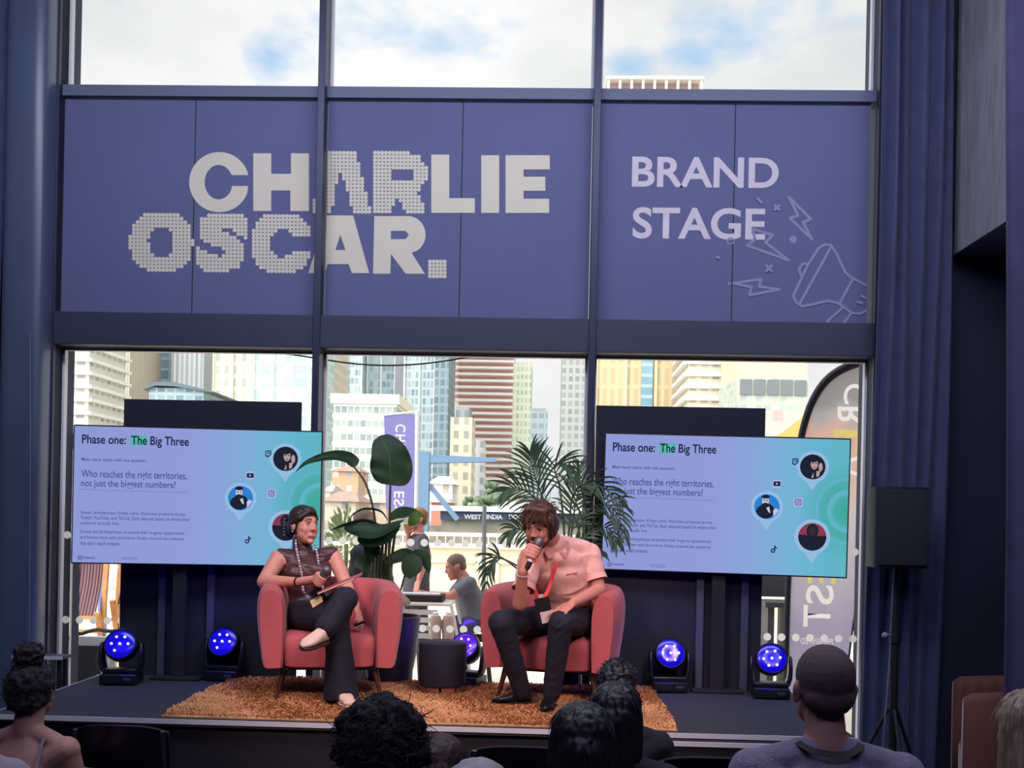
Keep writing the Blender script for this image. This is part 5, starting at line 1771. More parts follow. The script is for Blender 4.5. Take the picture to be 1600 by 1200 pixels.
# ---------------------------------------------------------------- the man speaking
def speaker_man():
    t = thing('person', 'bearded man in a pink short-sleeved shirt and black trousers, speaking into a microphone', 'person', (0.05, 6.4, STAGE))
    P = W
    up = Vector((0, 0, 1))
    hc = P(843, 822, 6.04)
    Mh = head_frame(hc, R(-22), R(-20), R(-5), 1.06)
    neck0, neck1 = P(871, 859, 6.20), P(857, 838, 6.11)
    shR, shL = P(829, 873, 6.12), P(920, 866, 6.34)
    elR, wrR = P(812, 944, 5.99), P(817, 893, 5.88)
    elL, wrL = P(936, 921, 6.29), P(894, 943, 6.06)
    pel = P(884, 963, 6.45); waist = P(880, 932, 6.36); chest = P(874, 893, 6.27)
    ax = (shL - shR).normalized(); dp = ax.cross(up).normalized()
    hipR, hipL = P(852, 970, 6.44), P(914, 970, 6.46)
    knR, anR = P(783, 973, 6.00), P(816, 1080, 6.15)
    knL, anL = P(877, 974, 5.98), P(862, 1082, 6.07)
    b = new_bm()
    head_skin(b, Mh)
    capsule(b, neck0, neck1, .062, .057)
    loft(b, [(pel - up * .08, ax * .155, dp * .115), (pel, ax * .165, dp * .125), (waist, ax * .150, dp * .115), (chest, ax * .165, dp * .115), (chest.lerp(neck0, .6), ax * .15, dp * .09), (neck0 - up * .012, ax * .08, dp * .065)], 24)
    for sh, el, wr in ((shR, elR, wrR), (shL, elL, wrL)):
        capsule(b, chest.lerp(sh, .6), sh, .066, .056)
        capsule(b, sh, el, .053, .043); capsule(b, el, wr, .044, .028)
    for hp, kn, an in ((hipR, knR, anR), (hipL, knL, anL)):
        capsule(b, hp, kn, .088, .060); capsule(b, kn, an, .058, .040)
    mh, mt = P(842, 846, 5.88), P(823, 889, 5.86)
    mid = mh.lerp(mt, .40)
    o = (P(808, 866, 5.90) - mid)
    gb = grip_hand(b, mid, (mh - mt), o, 1.05, flip=1, spread=.0195)
    capsule(b, wrR, gb, .029, .029)
    open_hand(b, wrL, P(862, 966, 5.93) - wrL, Vector((-.25, -.45, .9)), 1.05, thumb=1, curl=.30, spread=.22)
    blend_obj('body', b, m_skin2, t, .0055, 3)
    face_parts(Mh, t, brow=m_midhair, closed=True)
    # beard
    b = new_bm()
    mell(b, Mh, (0, .034, -.080), (.0535, .0585, .040)); mell(b, Mh, (0, .076, -.100), (.027, .021, .022))
    mcap(b, Mh, (-.022, .089, -.045), (0, .101, -.040), .005, .007); mcap(b, Mh, (.022, .089, -.045), (0, .101, -.040), .005, .007)
    for s in (-1, 1):
        mell(b, Mh, (s * .056, .018, -.045), (.012, .020, .040)); mell(b, Mh, (s * .040, .058, -.078), (.016, .026, .026))
    hair_obj(b, mat('short_brown_beard', '#4a2e28', 0.8, noise=0.3, nscale=200), t, .0045, .002, 120, 1.0, 5.0, name='beard')
    # mop of hair with a fringe
    b = new_bm()
    mell(b, Mh, (0, -.018, .056), (.090, .104, .088))
    mell(b, Mh, (0, -.070, -.02), (.078, .055, .075))
    for s in (-1, 1):
        mell(b, Mh, (s * .074, -.018, .005), (.028, .055, .068))
        mell(b, Mh, (s * .068, .020, .045), (.030, .042, .045))
    for k, (x, z) in enumerate(((-.058, .050), (-.036, .056), (-.012, .058), (.014, .055), (.038, .058), (.060, .048))):
        mcap(b, Mh, (x * .7, .048, .105), (x, .086 - abs(x) * .35, z), .030, .014)
    hair_obj(b, m_midhair, t, .005, .007, 34, .35, 7.0)
    strands(Mh, 170, (0, -.02, .045), (.088, .098, .084), m_midhair, t, (.05, .09), .0019, 4, .35, 1.6, zmin=.05)
    # shirt
    b = new_bm()
    torso(b, [(pel - up * .02, ax * .192, dp * .150), (pel.lerp(waist, .5), ax * .190, dp * .150), (waist, ax * .184, dp * .146), (chest - up * .03, ax * .186, dp * .138), (chest + up * .03, ax * .180, dp * .126), (chest.lerp(neck0, .6), ax * .168, dp * .105), (neck0 - up * .006, ax * .088, dp * .078)])
    capsule(b, neck0, neck0.lerp(neck1, .42), .068, .066)
    for sh, el, wr in ((shR, elR, wrR), (shL, elL, wrL)):
        capsule(b, chest.lerp(sh, .5), sh, .082, .070)
        capsule(b, sh, sh.lerp(el, .48), .069, .066)
    capsule(b, P(876, 850, 6.25), shL.lerp(neck0, .18) + up * .022, .052, .058); capsule(b, P(852, 862, 6.14), shR.lerp(neck0, .2) + up * .015, .045, .055)
    for s in (-1, 1):
        capsule(b, neck0 + ax * (s * .055) + Vector((0, -.02, .012)), neck0 + ax * (s * .050) + Vector((0, -.075, -.035)), .020, .014)
    m_shirt = mat('pink_cotton_shirt', '#e6aea6', 0.85, noise=0.06, nscale=6, bump=0.45, bscale=11)
    sr = cloth_obj('short_sleeved_shirt', b, m_shirt, t, .0065, 9, .007, 9.0, (1.2, 1.2, 1.6), 1.0)
    # sleeve hems, collar, placket, pocket
    for sh, el in ((shR, elR), (shL, elL)):
        d = (el - sh).normalized(); x, y = frame_at(d)
        c0 = sh.lerp(el, .50) + d * .05
        b = new_bm(); rs = [ring(b, c0 - d * .03, x * .067, y * .067, 24), ring(b, c0 + d * .004, x * .071, y * .071, 24), ring(b, c0 + d * .005, x * .066, y * .066, 24), ring(b, c0 - d * .02, x * .060, y * .060, 24)]
        skin_rings(b, rs, cap=False, loop=True); obj('sleeve_hem', b, m_shirt, sr)
    nb_ = neck0 + Vector((0, .0, .0))
    for s in (-1, 1):
        pts = [nb_ + ax * (s * .014) + Vector((0, -.098, -.012)), nb_ + ax * (s * .070) + Vector((0, -.050, .062)), nb_ + ax * (s * .092) + Vector((0, -.085, -.004)), nb_ + ax * (s * .058) + Vector((0, -.122, -.050))]
        b = new_bm(); vs = [b.verts.new(p) for p in pts]; b.faces.new(vs); bmesh.ops.solidify(b, geom=b.faces[:], thickness=.004); obj('collar_wing', b, m_shirt, sr, smooth=False)
    strap('placket', [P(866, 884, 6.12), P(867, 905, 6.13), P(866, 930, 6.22), P(866, 950, 6.33)], m_shirt, .03, parent=sr, thick=.004)
    pk = [P(884, 897, 6.135), P(903, 894, 6.17), P(904, 914, 6.20), P(894, 919, 6.19), P(885, 916, 6.17)]
    b = new_bm(); b.faces.new([b.verts.new(p_) for p_ in pk]); bmesh.ops.solidify(b, geom=b.faces[:], thickness=.003); obj('chest_pocket', b, m_shirt, sr, smooth=False)
    # trousers
    b = new_bm()
    loft(b, [(pel - up * .085, ax * .168, dp * .125), (pel - up * .01, ax * .180, dp * .135), (pel + up * .03, ax * .170, dp * .128)], 24)
    for hp, kn, an in ((hipR, knR, anR), (hipL, knL, anL)):
        capsule(b, hp, kn, .098, .075); capsule(b, kn, kn.lerp(an, .45), .072, .064); capsule(b, kn.lerp(an, .45), an, .064, .052)
    cloth_obj('trousers', b, m_trouser, t, .0065, 4, .004, 12.0, (1.2, 1.2, 1.4), 4.0)
    # pointed black boots
    for (h_, t_, wd) in ((P(829, 1101, 6.20), P(768, 1107, 6.16), .040), (P(862, 1100, 6.12), P(850, 1112, 5.92), .042)):
        h_.z = t_.z = RUG + .012
        b = new_bm(); boot(b, h_, t_, .085, wd, .35)
        an = anR if wd == .040 else anL
        capsule(b, an + up * .02, Vector((h_.x, h_.y, RUG + .06)).lerp(t_, .12), .046, .042)
        bt = blend_obj('boot', b, m_shoe, t, .005, 2)
        b = new_bm(); boot(b, h_ - up * .010, t_ - up * .010, .022, wd + .003, .38); obj('sole', b, m_black, bt)
    # bracelet
    d = (wrR - elR).normalized(); x, y = frame_at(d)
    b = new_bm()
    for k in range(14):
        a = 2 * math.pi * k / 14
        ell(b, wrR - d * .018 + x * (.033 * math.cos(a)) + y * (.033 * math.sin(a)), (.005, .005, .005), u=8, v=6)
    obj('bead_bracelet', b, mat('pale_beads', '#d6c6cf', 0.4), t)
    # red lanyard and badge
    m_red = mat('red_ribbon', '#e0332f', 0.6)
    lan = thing('lanyard_with_badge', 'bright red lanyard round the man\'s neck with a dark badge above his lap', 'lanyard', P(848, 940, 6.0))
    strap('lanyard_strap', [P(843, 862, 6.06), P(834, 880, 6.04), P(832, 902, 6.07), P(837, 925, 6.06), P(842, 934, 6.05)], m_red, .021, parent=lan)
    strap('lanyard_strap', [P(872, 866, 6.13), P(868, 885, 6.10), P(861, 908, 6.09), P(855, 925, 6.07), P(848, 934, 6.05)], m_red, .021, parent=lan)
    bc = P(848, 945, 6.02)
    rt = Matrix.Rotation(R(-14), 3, 'Y')
    b = new_bm(); bx(b, bc, (.088, .006, .085), rt, bev=.002); bd = obj('badge', b, mat('black_badge', '#15131a', 0.4), lan, smooth=False)
    b = new_bm(); bx(b, bc + rt @ Vector((.012, -.001, -.072)), (.078, .004, .072), rt); obj('badge_card', b, mat('pale_card', '#cdbcb4', 0.6), bd, smooth=False)
    b = new_bm(); bx(b, bc + rt @ Vector((0, 0, .052)), (.03, .008, .022), rt, bev=.003); obj('badge_clip', b, mat('clear_clip', '#c8a8ac', 0.3), bd, smooth=False)
    microphone('microphone with a white banded handle held to the man\'s mouth', mh, mt, m_black, band=(.50, .74))
speaker_man()
# ------------------------------------------------------------------ audience seen from behind
m_chairblack = mat('black_plastic_seat', '#12131c', 0.35)
m_chrome = mat('dark_steel', '#55586a', 0.3, metal=0.8)

def stacking_chair(label, x, y, rz=0.0):
    t = thing('audience_chair', label, 'chair', (0, 0, 0), 'black audience chairs')
    b = new_bm(); loft(b, [((0, 0, z), (0.21 * s, 0, 0), (0, 0.20 * s, 0), 5) for z, s in ((.425, .9), (.435, 1), (.455, 1), (.465, .93))], 32); obj('seat', b, m_chairblack, t)
    b = new_bm(); rings = []
    for i in range(17):
        u = (i - 8) / 8
        x_ = .215 * u
        yb = -.20 + .045 * u * u
        hb = .83 - .035 * abs(u) ** 3
        rings.append([b.verts.new(p) for p in ((x_, yb - .008, .55), (x_, yb + .006, .55), (x_ * 1.02, yb - .045, hb - .01), (x_ * 1.02, yb - .052, hb), (x_ * 1.02, yb - .062, hb - .005))])
    skin_rings(b, [[r[0], r[4], r[3], r[2], r[1]] for r in rings]); obj('backrest', b, m_chairblack, t, angle=50)
    for s in (-1, 1):
        b = new_bm(); tube(b, [(s * .20, -.235, .80), (s * .205, -.19, .44), (s * .215, -.235, 0.0)], .0105, 8); obj('leg', b, m_chrome, t)
        b = new_bm(); tube(b, [(s * .20, .17, .44), (s * .215, .20, 0.0)], .0105, 8); obj('leg', b, m_chrome, t)
    t.location = (x, y, FLOOR); t.rotation_euler = (0, 0, rz)
    return t

chair0 = None
def seat_at(x, y, label, rz=0.0):
    global chair0
    if chair0 is None:
        chair0 = stacking_chair(label, x, y, rz)
        return chair0
    return dup(chair0, (x, y, FLOOR), label, rz)

def sitter(label, px, py, D, skin, top_m, hair, yaw=180, s=1.0, width=1.0, pitch=0, bare=False, sleeve=.5, lap=(0, 0), chair_label=None, slump=0.0):
    """someone seated facing the stage; px, py = middle of the head in the photo"""
    c = W(px, py, D)
    t = thing('person', label, 'person', (c.x, c.y - .03, FLOOR))
    Mh = head_frame(c, R(yaw), R(pitch), 0, s)
    up = Vector((0, 0, 1))
    ax = Vector((1, 0, 0)); dp = Vector((0, 1, 0))
    n0 = c + Vector((0, -.035, -.165 - slump)); n1 = c + Vector((0, -.015, -.07))
    shz = c.z - .225 - slump
    hw = .182 * width
    sh = [Vector((c.x + q_ * hw, c.y - .05, shz)) for q_ in (-1, 1)]
    chest = Vector((c.x, c.y - .055, shz - .11))
    waist = Vector((c.x, c.y - .065, shz - .30))
    pel = Vector((c.x, c.y - .09, FLOOR + .455 + .10))
    waist.z = (chest.z + pel.z) / 2 - .02
    el = [Vector((c.x + q_ * (hw + .055), c.y + .02, shz - .30)) for q_ in (-1, 1)]
    wr = [Vector((c.x + q_ * .10, c.y + .22, pel.z + .12)) for q_ in (-1, 1)]
    hip = [pel + ax * (q_ * .09) + dp * .03 for q_ in (-1, 1)]
    kn = [pel + ax * (q_ * .12) + dp * .46 + up * .0 for q_ in (-1, 1)]
    an = [Vector((k_.x, k_.y + .0, FLOOR + .075)) for k_ in kn]
    b = new_bm()
    head_skin(b, Mh)
    capsule(b, n0, n1, .060, .055)
    for q_ in (-1, 1):
        capsule(b, n0 + up * .015, n0.lerp(sh[(q_ + 1) // 2], .75) + up * .012, .045, .040)
    loft(b, [(pel - up * .09, ax * .155, dp * .11), (pel, ax * .165, dp * .125), (waist, ax * .145 * width, dp * .11), (chest, ax * .165 * width, dp * .115), (chest.lerp(n0, .6), ax * .15 * width, dp * .085), (n0 - up * .01, ax * .075, dp * .06)], 24)
    for i in (0, 1):
        capsule(b, chest.lerp(sh[i], .6), sh[i], .066, .058); capsule(b, sh[i], el[i], .054, .043); capsule(b, el[i], wr[i], .043, .028)
        open_hand(b, wr[i], Vector((-.3 if i else .3, 1, -.2)), up, .97, thumb=1 if i == 1 else -1, curl=.5)
        capsule(b, hip[i], kn[i], .086, .060); capsule(b, kn[i], an[i], .056, .038)
    blend_obj('body', b, skin, t, .007, 3)
    b = new_bm()
    if bare:     # strappy top: low back, thin straps
        loft(b, [(pel, ax * .18, dp * .14), (waist, ax * .158 * width, dp * .125), (chest - up * .03, ax * .176 * width, dp * .130), (chest + up * .005, ax * .172 * width, dp * .126)], 28)
        tp = blend_obj('strappy_top', b, top_m, t, .008, 2)
        for q_ in (-1, 1):
            x_ = c.x + q_ * hw * .62
            strap('shoulder_strap', [Vector((x_, c.y - .175, chest.z - .02)), Vector((x_ - q_ * .006, c.y - .140, chest.z + .07)), Vector((x_ - q_ * .01, c.y - .06, shz + .062)), Vector((x_, c.y + .04, chest.z + .06))], top_m, .012, parent=tp, nrm=(0, -.8, .6), thick=.003)
    else:
        loft(b, [(pel - up * .02, ax * .19, dp * .15), (waist, ax * .172 * width, dp * .138), (chest - up * .03, ax * .188 * width, dp * .140), (chest + up * .04, ax * .182 * width, dp * .128), (chest.lerp(n0, .62), ax * .165 * width, dp * .10), (n0 - up * .0, ax * .082, dp * .072)], 28)
        for i in (0, 1):
            capsule(b, n0 + up * .004, n0.lerp(sh[i], .8) + up * .014, .052, .050)
            capsule(b, chest.lerp(sh[i], .5), sh[i], .080, .070); capsule(b, sh[i], sh[i].lerp(el[i], sleeve if sleeve < 1 else 1), .067, .058)
            if sleeve >= 1:
                capsule(b, el[i], wr[i].lerp(el[i], .12), .056, .040)
        blend_obj('top', b, top_m, t, .008, 3)
    b = new_bm()
    loft(b, [(pel - up * .095, ax * .172, dp * .13), (pel + up * .02, ax * .176, dp * .138)], 24)
    for i in (0, 1):
        capsule(b, hip[i], kn[i], .098, .074); capsule(b, kn[i], an[i], .070, .055)
    blend_obj('trousers', b, m_trouser, t, .009, 2)
    for i in (0, 1):
        h_ = Vector((an[i].x, an[i].y - .06, FLOOR + .012)); t_ = h_ + Vector((0, .26, 0))
        b = new_bm(); boot(b, h_, t_, .085, .045, .7); capsule(b, an[i], an[i] + up * .03, .045); obj('shoe', b, m_shoe, t)
    hair(Mh, t)
    if chair_label:
        seat_at(c.x, c.y - .07, chair_label)
    return t, c, n0, sh

# woman at the left with a curly topknot and bare shoulders
m_curly = mat('dark_curly_hair', '#2a2228', 0.85, noise=0.4, nscale=60)
def hair_topknot(M, t):
    b = new_bm(); mell(b, M, (0, -.022, .038), (.088, .104, .092)); mell(b, M, (0, -.07, -.025), (.072, .05, .055)); mell(b, M, (0, -.02, -.02), (.087, .055, .05))
    hair_obj(b, m_curly, t, .006, .012, 45, .8, 11.0)
    b = new_bm(); mell(b, M, (0, -.035, .150), (.058, .056, .048)); mell(b, M, (.02, -.03, .165), (.035, .04, .035))
    hair_obj(b, m_curly, t, .006, .016, 60, 1.0, 12.0, name='topknot')
    strands(M, 500, (0, -.03, .03), (.086, .10, .09), m_curly, t, (.02, .05), .0011, 21, 1.3, .5)
    strands(M, 220, (0, -.035, .15), (.055, .055, .05), m_curly, t, (.015, .04), .0011, 22, 1.6, .3, name='topknot_curls')
sitter('woman with a curly dark topknot and strappy top at the far left, seen from behind', 51, 1080, 4.1, mat('shade_skin', '#a97c72', 0.6), mat('lilac_top', '#8a7686', 0.8), hair_topknot, width=.90, bare=True, chair_label='black audience chair under the woman with the curly topknot')

# someone cut by the left edge
def hair_short(M, t):
    b = new_bm(); mell(b, M, (0, -.02, .045), (.083, .100, .086)); mell(b, M, (0, -.06, -.01), (.07, .05, .055)); hair_obj(b, m_brownhair, t, .006, .004, 60, .6, 13.0)
sitter('person in a pale knitted top cut off by the left edge, only one shoulder showing', -70, 1085, 2.75, mat('shade_skin', '#a97c72', 0.6), mat('pale_knit', '#9a8c98', 0.9, bump=.5, bscale=160), hair_short, width=.95, sleeve=1, slump=0.0, chair_label='black audience chair at the left edge, under the person in pale knit')

# tousled dark head in the middle foreground
m_tousled = mat('tousled_dark_hair', '#1d181d', 0.85, noise=0.4, nscale=40)
def hair_tousled(M, t):
    b = new_bm()
    mell(b, M, (0, -.02, .040), (.104, .112, .092)); mell(b, M, (0, -.06, -.035), (.088, .066, .07))
    for (x, y, z, r) in ((-.07, -.03, .08, .045), (.07, -.03, .08, .045), (0, 0, .115, .05), (-.095, -.02, .0, .035), (.095, -.02, .0, .035), (-.04, -.05, .11, .04), (.045, -.04, .112, .04)):
        mell(b, M, (x, y, z), (r, r, r * .8))
    hair_obj(b, m_tousled, t, .006, .012, 60, .7, 14.0)
    strands(M, 900, (0, -.02, .035), (.098, .106, .093), m_tousled, t, (.03, .075), .0016, 31, 1.0, .9, zmin=-.6)
sitter('person with a big tousled dark mop of hair, seen from behind', 597, 1176, 2.62, mat('dusky_skin', '#8a6058', 0.6), mat('dark_jumper', '#1c1b27', 0.9), hair_tousled, sleeve=1, chair_label='black audience chair under the person with tousled dark hair')

# the brown-haired neighbour and the pale head
m_brown2 = mat('reddish_brown_hair', '#3a2523', 0.6, noise=0.3, nscale=40, stretch=(1, 1, .3))
def hair_long(m_, seed, n=60, wide=.09, length=.30):
    def f(M, t):
        b = new_bm()
        mell(b, M, (0, -.018, .042), (wide, .102, .090))
        mcap(b, M, (0, -.06, .0), (0, -.085, -length), .078, .062)
        for s in (-1, 1):
            mcap(b, M, (s * .055, -.035, .02), (s * .060, -.06, -length), .042, .040)
        hair_obj(b, m_, t, .006, .006, 55, .16, seed)
        strands(M, n, (0, -.02, .04), (wide, .10, .092), m_, t, (.04, .08), .001, int(seed), .15, 4.5, zmin=.1)
    return f
sitter('person with reddish brown hair, half hidden right of the tousled dark head', 688, 1202, 3.6, mat('dusky_skin', '#8a6058', 0.6), mat('plum_top', '#3b2b38', 0.9), hair_long(m_brown2, 41), sleeve=.5, chair_label='black audience chair under the person with reddish brown hair')
m_grey = mat('pale_grey_hair', '#a9a4a6', 0.6, noise=0.2, nscale=60)
def hair_grey(M, t):
    b = new_bm(); mell(b, M, (0, -.015, .045), (.081, .100, .082)); mell(b, M, (0, -.055, -.005), (.07, .05, .05)); hair_obj(b, m_grey, t, .006, .003, 60, .6, 15.0)
sitter('person with pale grey hair, only the crown showing at the bottom edge', 746, 1274, 1.9, mat('dusky_skin', '#8a6058', 0.6), mat('grey_top', '#4a4956', 0.9), hair_grey, sleeve=.5, s=.86, chair_label='black audience chair under the person with pale grey hair')

# three dark heads right of the middle
sitter('person with smooth black hair, lowest of the three dark heads below the speaking man', 909, 1165, 2.95, mat('dusky_skin', '#8a6058', 0.6), mat('dark_jumper', '#1c1b27', 0.9), hair_long(m_blackhair, 51, 40, .092, .2), sleeve=1, chair_label='black audience chair under the lowest of the three dark heads')
sitter('person with long black hair and dark jacket, right and tallest of the middle pair', 961, 1119, 3.75, mat('dusky_skin', '#8a6058', 0.6), mat('dark_jacket', '#191824', 0.8), hair_long(m_blackhair, 52, 60, .096, .34), sleeve=1, chair_label='black audience chair under the person with long black hair')
def hair_spiky(M, t):
    b = new_bm(); mell(b, M, (0, -.015, .045), (.084, .100, .086)); mell(b, M, (0, -.055, -.01), (.07, .05, .055)); mell(b, M, (.0, .01, .11), (.05, .05, .035)); hair_obj(b, m_blackhair, t, .006, .008, 50, .8, 17.0)
    strands(M, 200, (0, -.01, .05), (.08, .094, .087), m_blackhair, t, (.012, .028), .0014, 18, .5, .2, zmin=.3)
sitter('person with short spiky black hair in front of the long-haired one, before the right armchair', 963, 1080, 4.5, mat('dusky_skin', '#8a6058', 0.6), mat('dark_jumper', '#1c1b27', 0.9), hair_spiky, sleeve=1, chair_label='black audience chair under the person with spiky hair')

# the man at the right with cropped hair and a knitted jumper
m_crop = mat('cropped_dark_hair', '#57494c', 0.8, noise=0.3, nscale=300, bump=.4, bscale=500)
def hair_cropped(M, t):
    b = new_bm(); mell(b, M, (0, -.016, .041), (.0775, .097, .086)); mell(b, M, (0, -.055, -.01), (.066, .05, .05)); mell(b, M, (0, -.03, -.0), (.073, .055, .04)); hair_obj(b, m_crop, t, .006, .0015, 150, 1.0, 19.0)
m_knit = mat('lilac_grey_knit', '#8f86a0', 0.9, noise=.1, nscale=10, bump=0.8, bscale=60, stretch=(6, 6, .4))
pt, pc, pn, psh = sitter('man with cropped hair and a ribbed lilac grey jumper at the right, seen from behind', 1287, 1079, 2.92, mat('shade_skin', '#a97c72', 0.6), m_knit, hair_cropped, width=1.12, s=1.05, sleeve=1, chair_label='black audience chair under the man in the lilac grey jumper')
lan = thing('lanyard', 'dark lanyard ribbon round the neck of the man with cropped hair', 'lanyard', pn)
rp = [pn + Vector((.092 * math.cos(a), -.005 + .085 * math.sin(a), .042 - .030 * math.sin(a) * (-1))) for a in [R(200 + 14 * k) for k in range(11)]]
strap('ribbon', rp, mat('black_ribbon', '#0c0b12', 0.6), .02, parent=lan, nrm=(0, -.7, .7), thick=.002)

# blonde woman at the right edge
m_blonde = mat('ash_blonde_hair', '#8a7a68', 0.55, noise=0.35, nscale=50, stretch=(1, 1, .2))
sitter('woman with long ash blonde hair at the right edge, seen from behind', 1606, 1146, 3.0, mat('shade_skin', '#a97c72', 0.6), mat('dark_jumper', '#1c1b27', 0.9), hair_long(m_blonde, 61, 160, .092, .34), sleeve=1, chair_label='black audience chair under the blonde woman at the right edge')

# empty chairs whose backs show between the heads
p = W(190, 1166, 4.6); seat_at(p.x, p.y + .2, 'empty black audience chair right of the woman with the curly topknot')
p = W(1108, 1184, 4.3); seat_at(p.x, p.y + .2, 'empty black audience chair left of the man in the lilac grey jumper')
p = W(815, 1180, 4.4); seat_at(p.x, p.y + .2, 'empty black audience chair seen between the pale head and the dark heads')
# ------------------------------------------------------------------ outdoors: deck, dock and city
m_deck = mat('pale_deck_paving', '#cfc6b8', 0.9, noise=0.08, nscale=1.5)
b = new_bm(); bx(b, (0, 19.2, FLOOR - 0.1), (80, 23.5, 0.2)); struct('ground_deck', b, m_deck, smooth=False)
m_water = mat('grey_green_dock_water', '#6d7a72', 0.25, noise=0.15, nscale=0.6, stretch=(.2, 1, 1), bump=.2, bscale=2)
b = new_bm(); bx(b, (0, 66, -3.2), (400, 70, 0.2)); struct('ground_dock_water', b, m_water, smooth=False)
b = new_bm(); bx(b, (0, 500, -3.0), (2500, 800, 1.0)); struct('ground_far_bank', b, mat('far_bank_ground', '#a7a79c', 0.95, noise=.1, nscale=.05), smooth=False)
m_stone = mat('quay_stone', '#9a9383', 0.9, noise=0.25, nscale=0.5)
a0, a1 = W(300, 813, 99), W(1400, 838, 99)
b = new_bm(); bx(b, (0, 100, (a0.z - 3.0) / 2), (160, 2.0, a0.z + 3.0)); struct('wall_quay', b, m_stone, smooth=False)

# dock sign: a long navy fascia with white capitals under a pale canopy
s0, s1 = W(688, 799, 97), W(960, 813, 97)
t = thing('dock_sign', 'long navy sign board with white capitals reading WEST INDIA DOCK across the water', 'sign', ((s0.x + s1.x) / 2, 97.5, s1.z))
zb, zt = W(800, 814, 97).z, W(800, 800.5, 97).z
b = new_bm(); bx(b, ((s0.x + s1.x) / 2, 97.6, (zb + zt) / 2), (s1.x - s0.x, 1.0, zt - zb)); obj('board', b, mat('navy_sign_board', '#3d4660', 0.6), t, smooth=False)
b = new_bm(); bx(b, ((s0.x + s1.x) / 2, 97.6, zt + .25), (s1.x - s0.x + 4, 2.5, .5)); obj('canopy', b, mat('pale_canopy', '#c9cfd4', 0.6), t, smooth=False)
for wd, xa, xb in (('WEST', 725, 752), ('INDIA', 760, 785), ('DOCK', 795, 822)):
    b = new_bm(); fit_text(b, wd, (W(xa, 810, 97).x, W(xa, 811, 97).z, W(xb, 810, 97).x, W(xa, 803.5, 97).z), 97.05, bold=.03); obj('lettering', b, m_white, t, smooth=False, recalc=False)
b = new_bm(); bx(b, ((s0.x + s1.x) / 2, 98.4, (zb - 2.7) / 2), (s1.x - s0.x, .8, zb + 2.7)); obj('base_wall', b, m_stone, t, smooth=False)
# terrace railing and low cream wall
def railing(label, x0, x1, Y, z0, z1, n, m):
    t = thing('railing', label, 'railing', ((x0 + x1) / 2, Y, FLOOR))
    b = new_bm(); bar(b, (x0, Y, z1), (x1, Y, z1), .07, .09); obj('handrail', b, m, t, smooth=False)
    b = new_bm()
    for i in range(n):
        x = x0 + (x1 - x0) * i / (n - 1)
        bx(b, (x, Y, (z0 + z1) / 2), (.025, .025, z1 - z0))
    bar(b, (x0, Y, z0 + .12), (x1, Y, z0 + .12), .04)
    obj('balusters', b, m, t, smooth=False)
zt = W(760, 836, 24).z
railing('white terrace railing with thin balusters before the dock', -14, 14, 24, FLOOR, zt, 140, mat('white_railing', '#d9d8d2', 0.5))
zt = W(760, 857, 20).z
t = thing('low_wall', 'low cream panelled terrace wall behind the seated man outside', 'wall', (0, 20, FLOOR))
m_cw = mat('cream_wall', '#d8cfb4', 0.85, noise=.06, nscale=1)
b = new_bm(); bx(b, (0, 20.1, (zt + FLOOR) / 2), (26, .2, zt - FLOOR)); obj('wall_body', b, m_cw, t, smooth=False)
b = new_bm()
for i in range(11):
    x = -11 + 2.2 * i
    for (dx, sx, dz, sz) in ((-.9, .06, 0, .8), (.9, .06, 0, .8), (0, 1.8, .4, .06), (0, 1.8, -.4, .06)):
        bx(b, (x + dx, 19.98, (zt + FLOOR) / 2 + dz * .8), (sx, .06, sz * .8))
obj('panel_moulding', b, m_cw, t, smooth=False)
b = new_bm(); bx(b, (0, 20.08, zt + .04), (26, .34, .08)); obj('coping', b, mat('pale_coping', '#e2dccb', 0.8), t, smooth=False)
# dark lamp post on the terrace
p = W(757, 880, 17); q_ = W(757, 790, 17)
b = new_bm(); tube(b, [(p.x, 17, FLOOR), (q_.x, 17, q_.z)], .035, 10); tag(obj('slim_post', b, mat('dark_grey_post', '#4b4f55', 0.5)), 'slim dark grey post on the terrace right of the seated man outside', 'post')

# ---- towers
def tower(label, x0, x1, yt, D, depth, m, yb=None, roof=None, slabs=None, slab_m=None, parts=(), fins=None, crown=None, name='tower', group='towers across the dock'):
    """one building: pixel columns x0..x1 and its roof line yt at distance D"""
    zt = W((x0 + x1) / 2, yt, D).z
    ym = max(yt, 545)
    a, c = W(x0, ym, D).x, W(x1, ym, D).x
    t = thing(name, label, 'building', ((a + c) / 2, D + depth / 2, -2.5), group)
    b = new_bm(); bx(b, ((a + c) / 2, D + depth / 2, (zt - 2.5) / 2), (c - a, depth, zt + 2.5)); obj('facade', b, m, t, smooth=False)
    pm = 1600 / D
    if slabs:
        h, th, pr = slabs
        b = new_bm()
        z = 2.0
        while z < zt - .5:
            bx(b, ((a + c) / 2, D + depth / 2, z), (c - a + 2 * pr, depth + 2 * pr, th)); z += h
        o = obj('floor_slabs', b, slab_m, t, smooth=False)
    if fins:
        w_, st, pr, fm = fins
        b = new_bm()
        n = max(2, int(round((c - a) / st)))
        for i in range(n + 1):
            x = a + (c - a) * i / n
            bx(b, (x, D - pr / 2, (zt - 2.5) / 2), (w_, pr, zt + 2.5))
        obj('facade_fins', b, fm, t, smooth=False)
    if roof:
        h, inset, rm = roof
        b = new_bm(); bx(b, ((a + c) / 2, D + depth / 2, zt + h / 2), ((c - a) * inset, depth * inset, h)); obj('roof_plant', b, rm, t, smooth=False)
    return t, a, c, zt

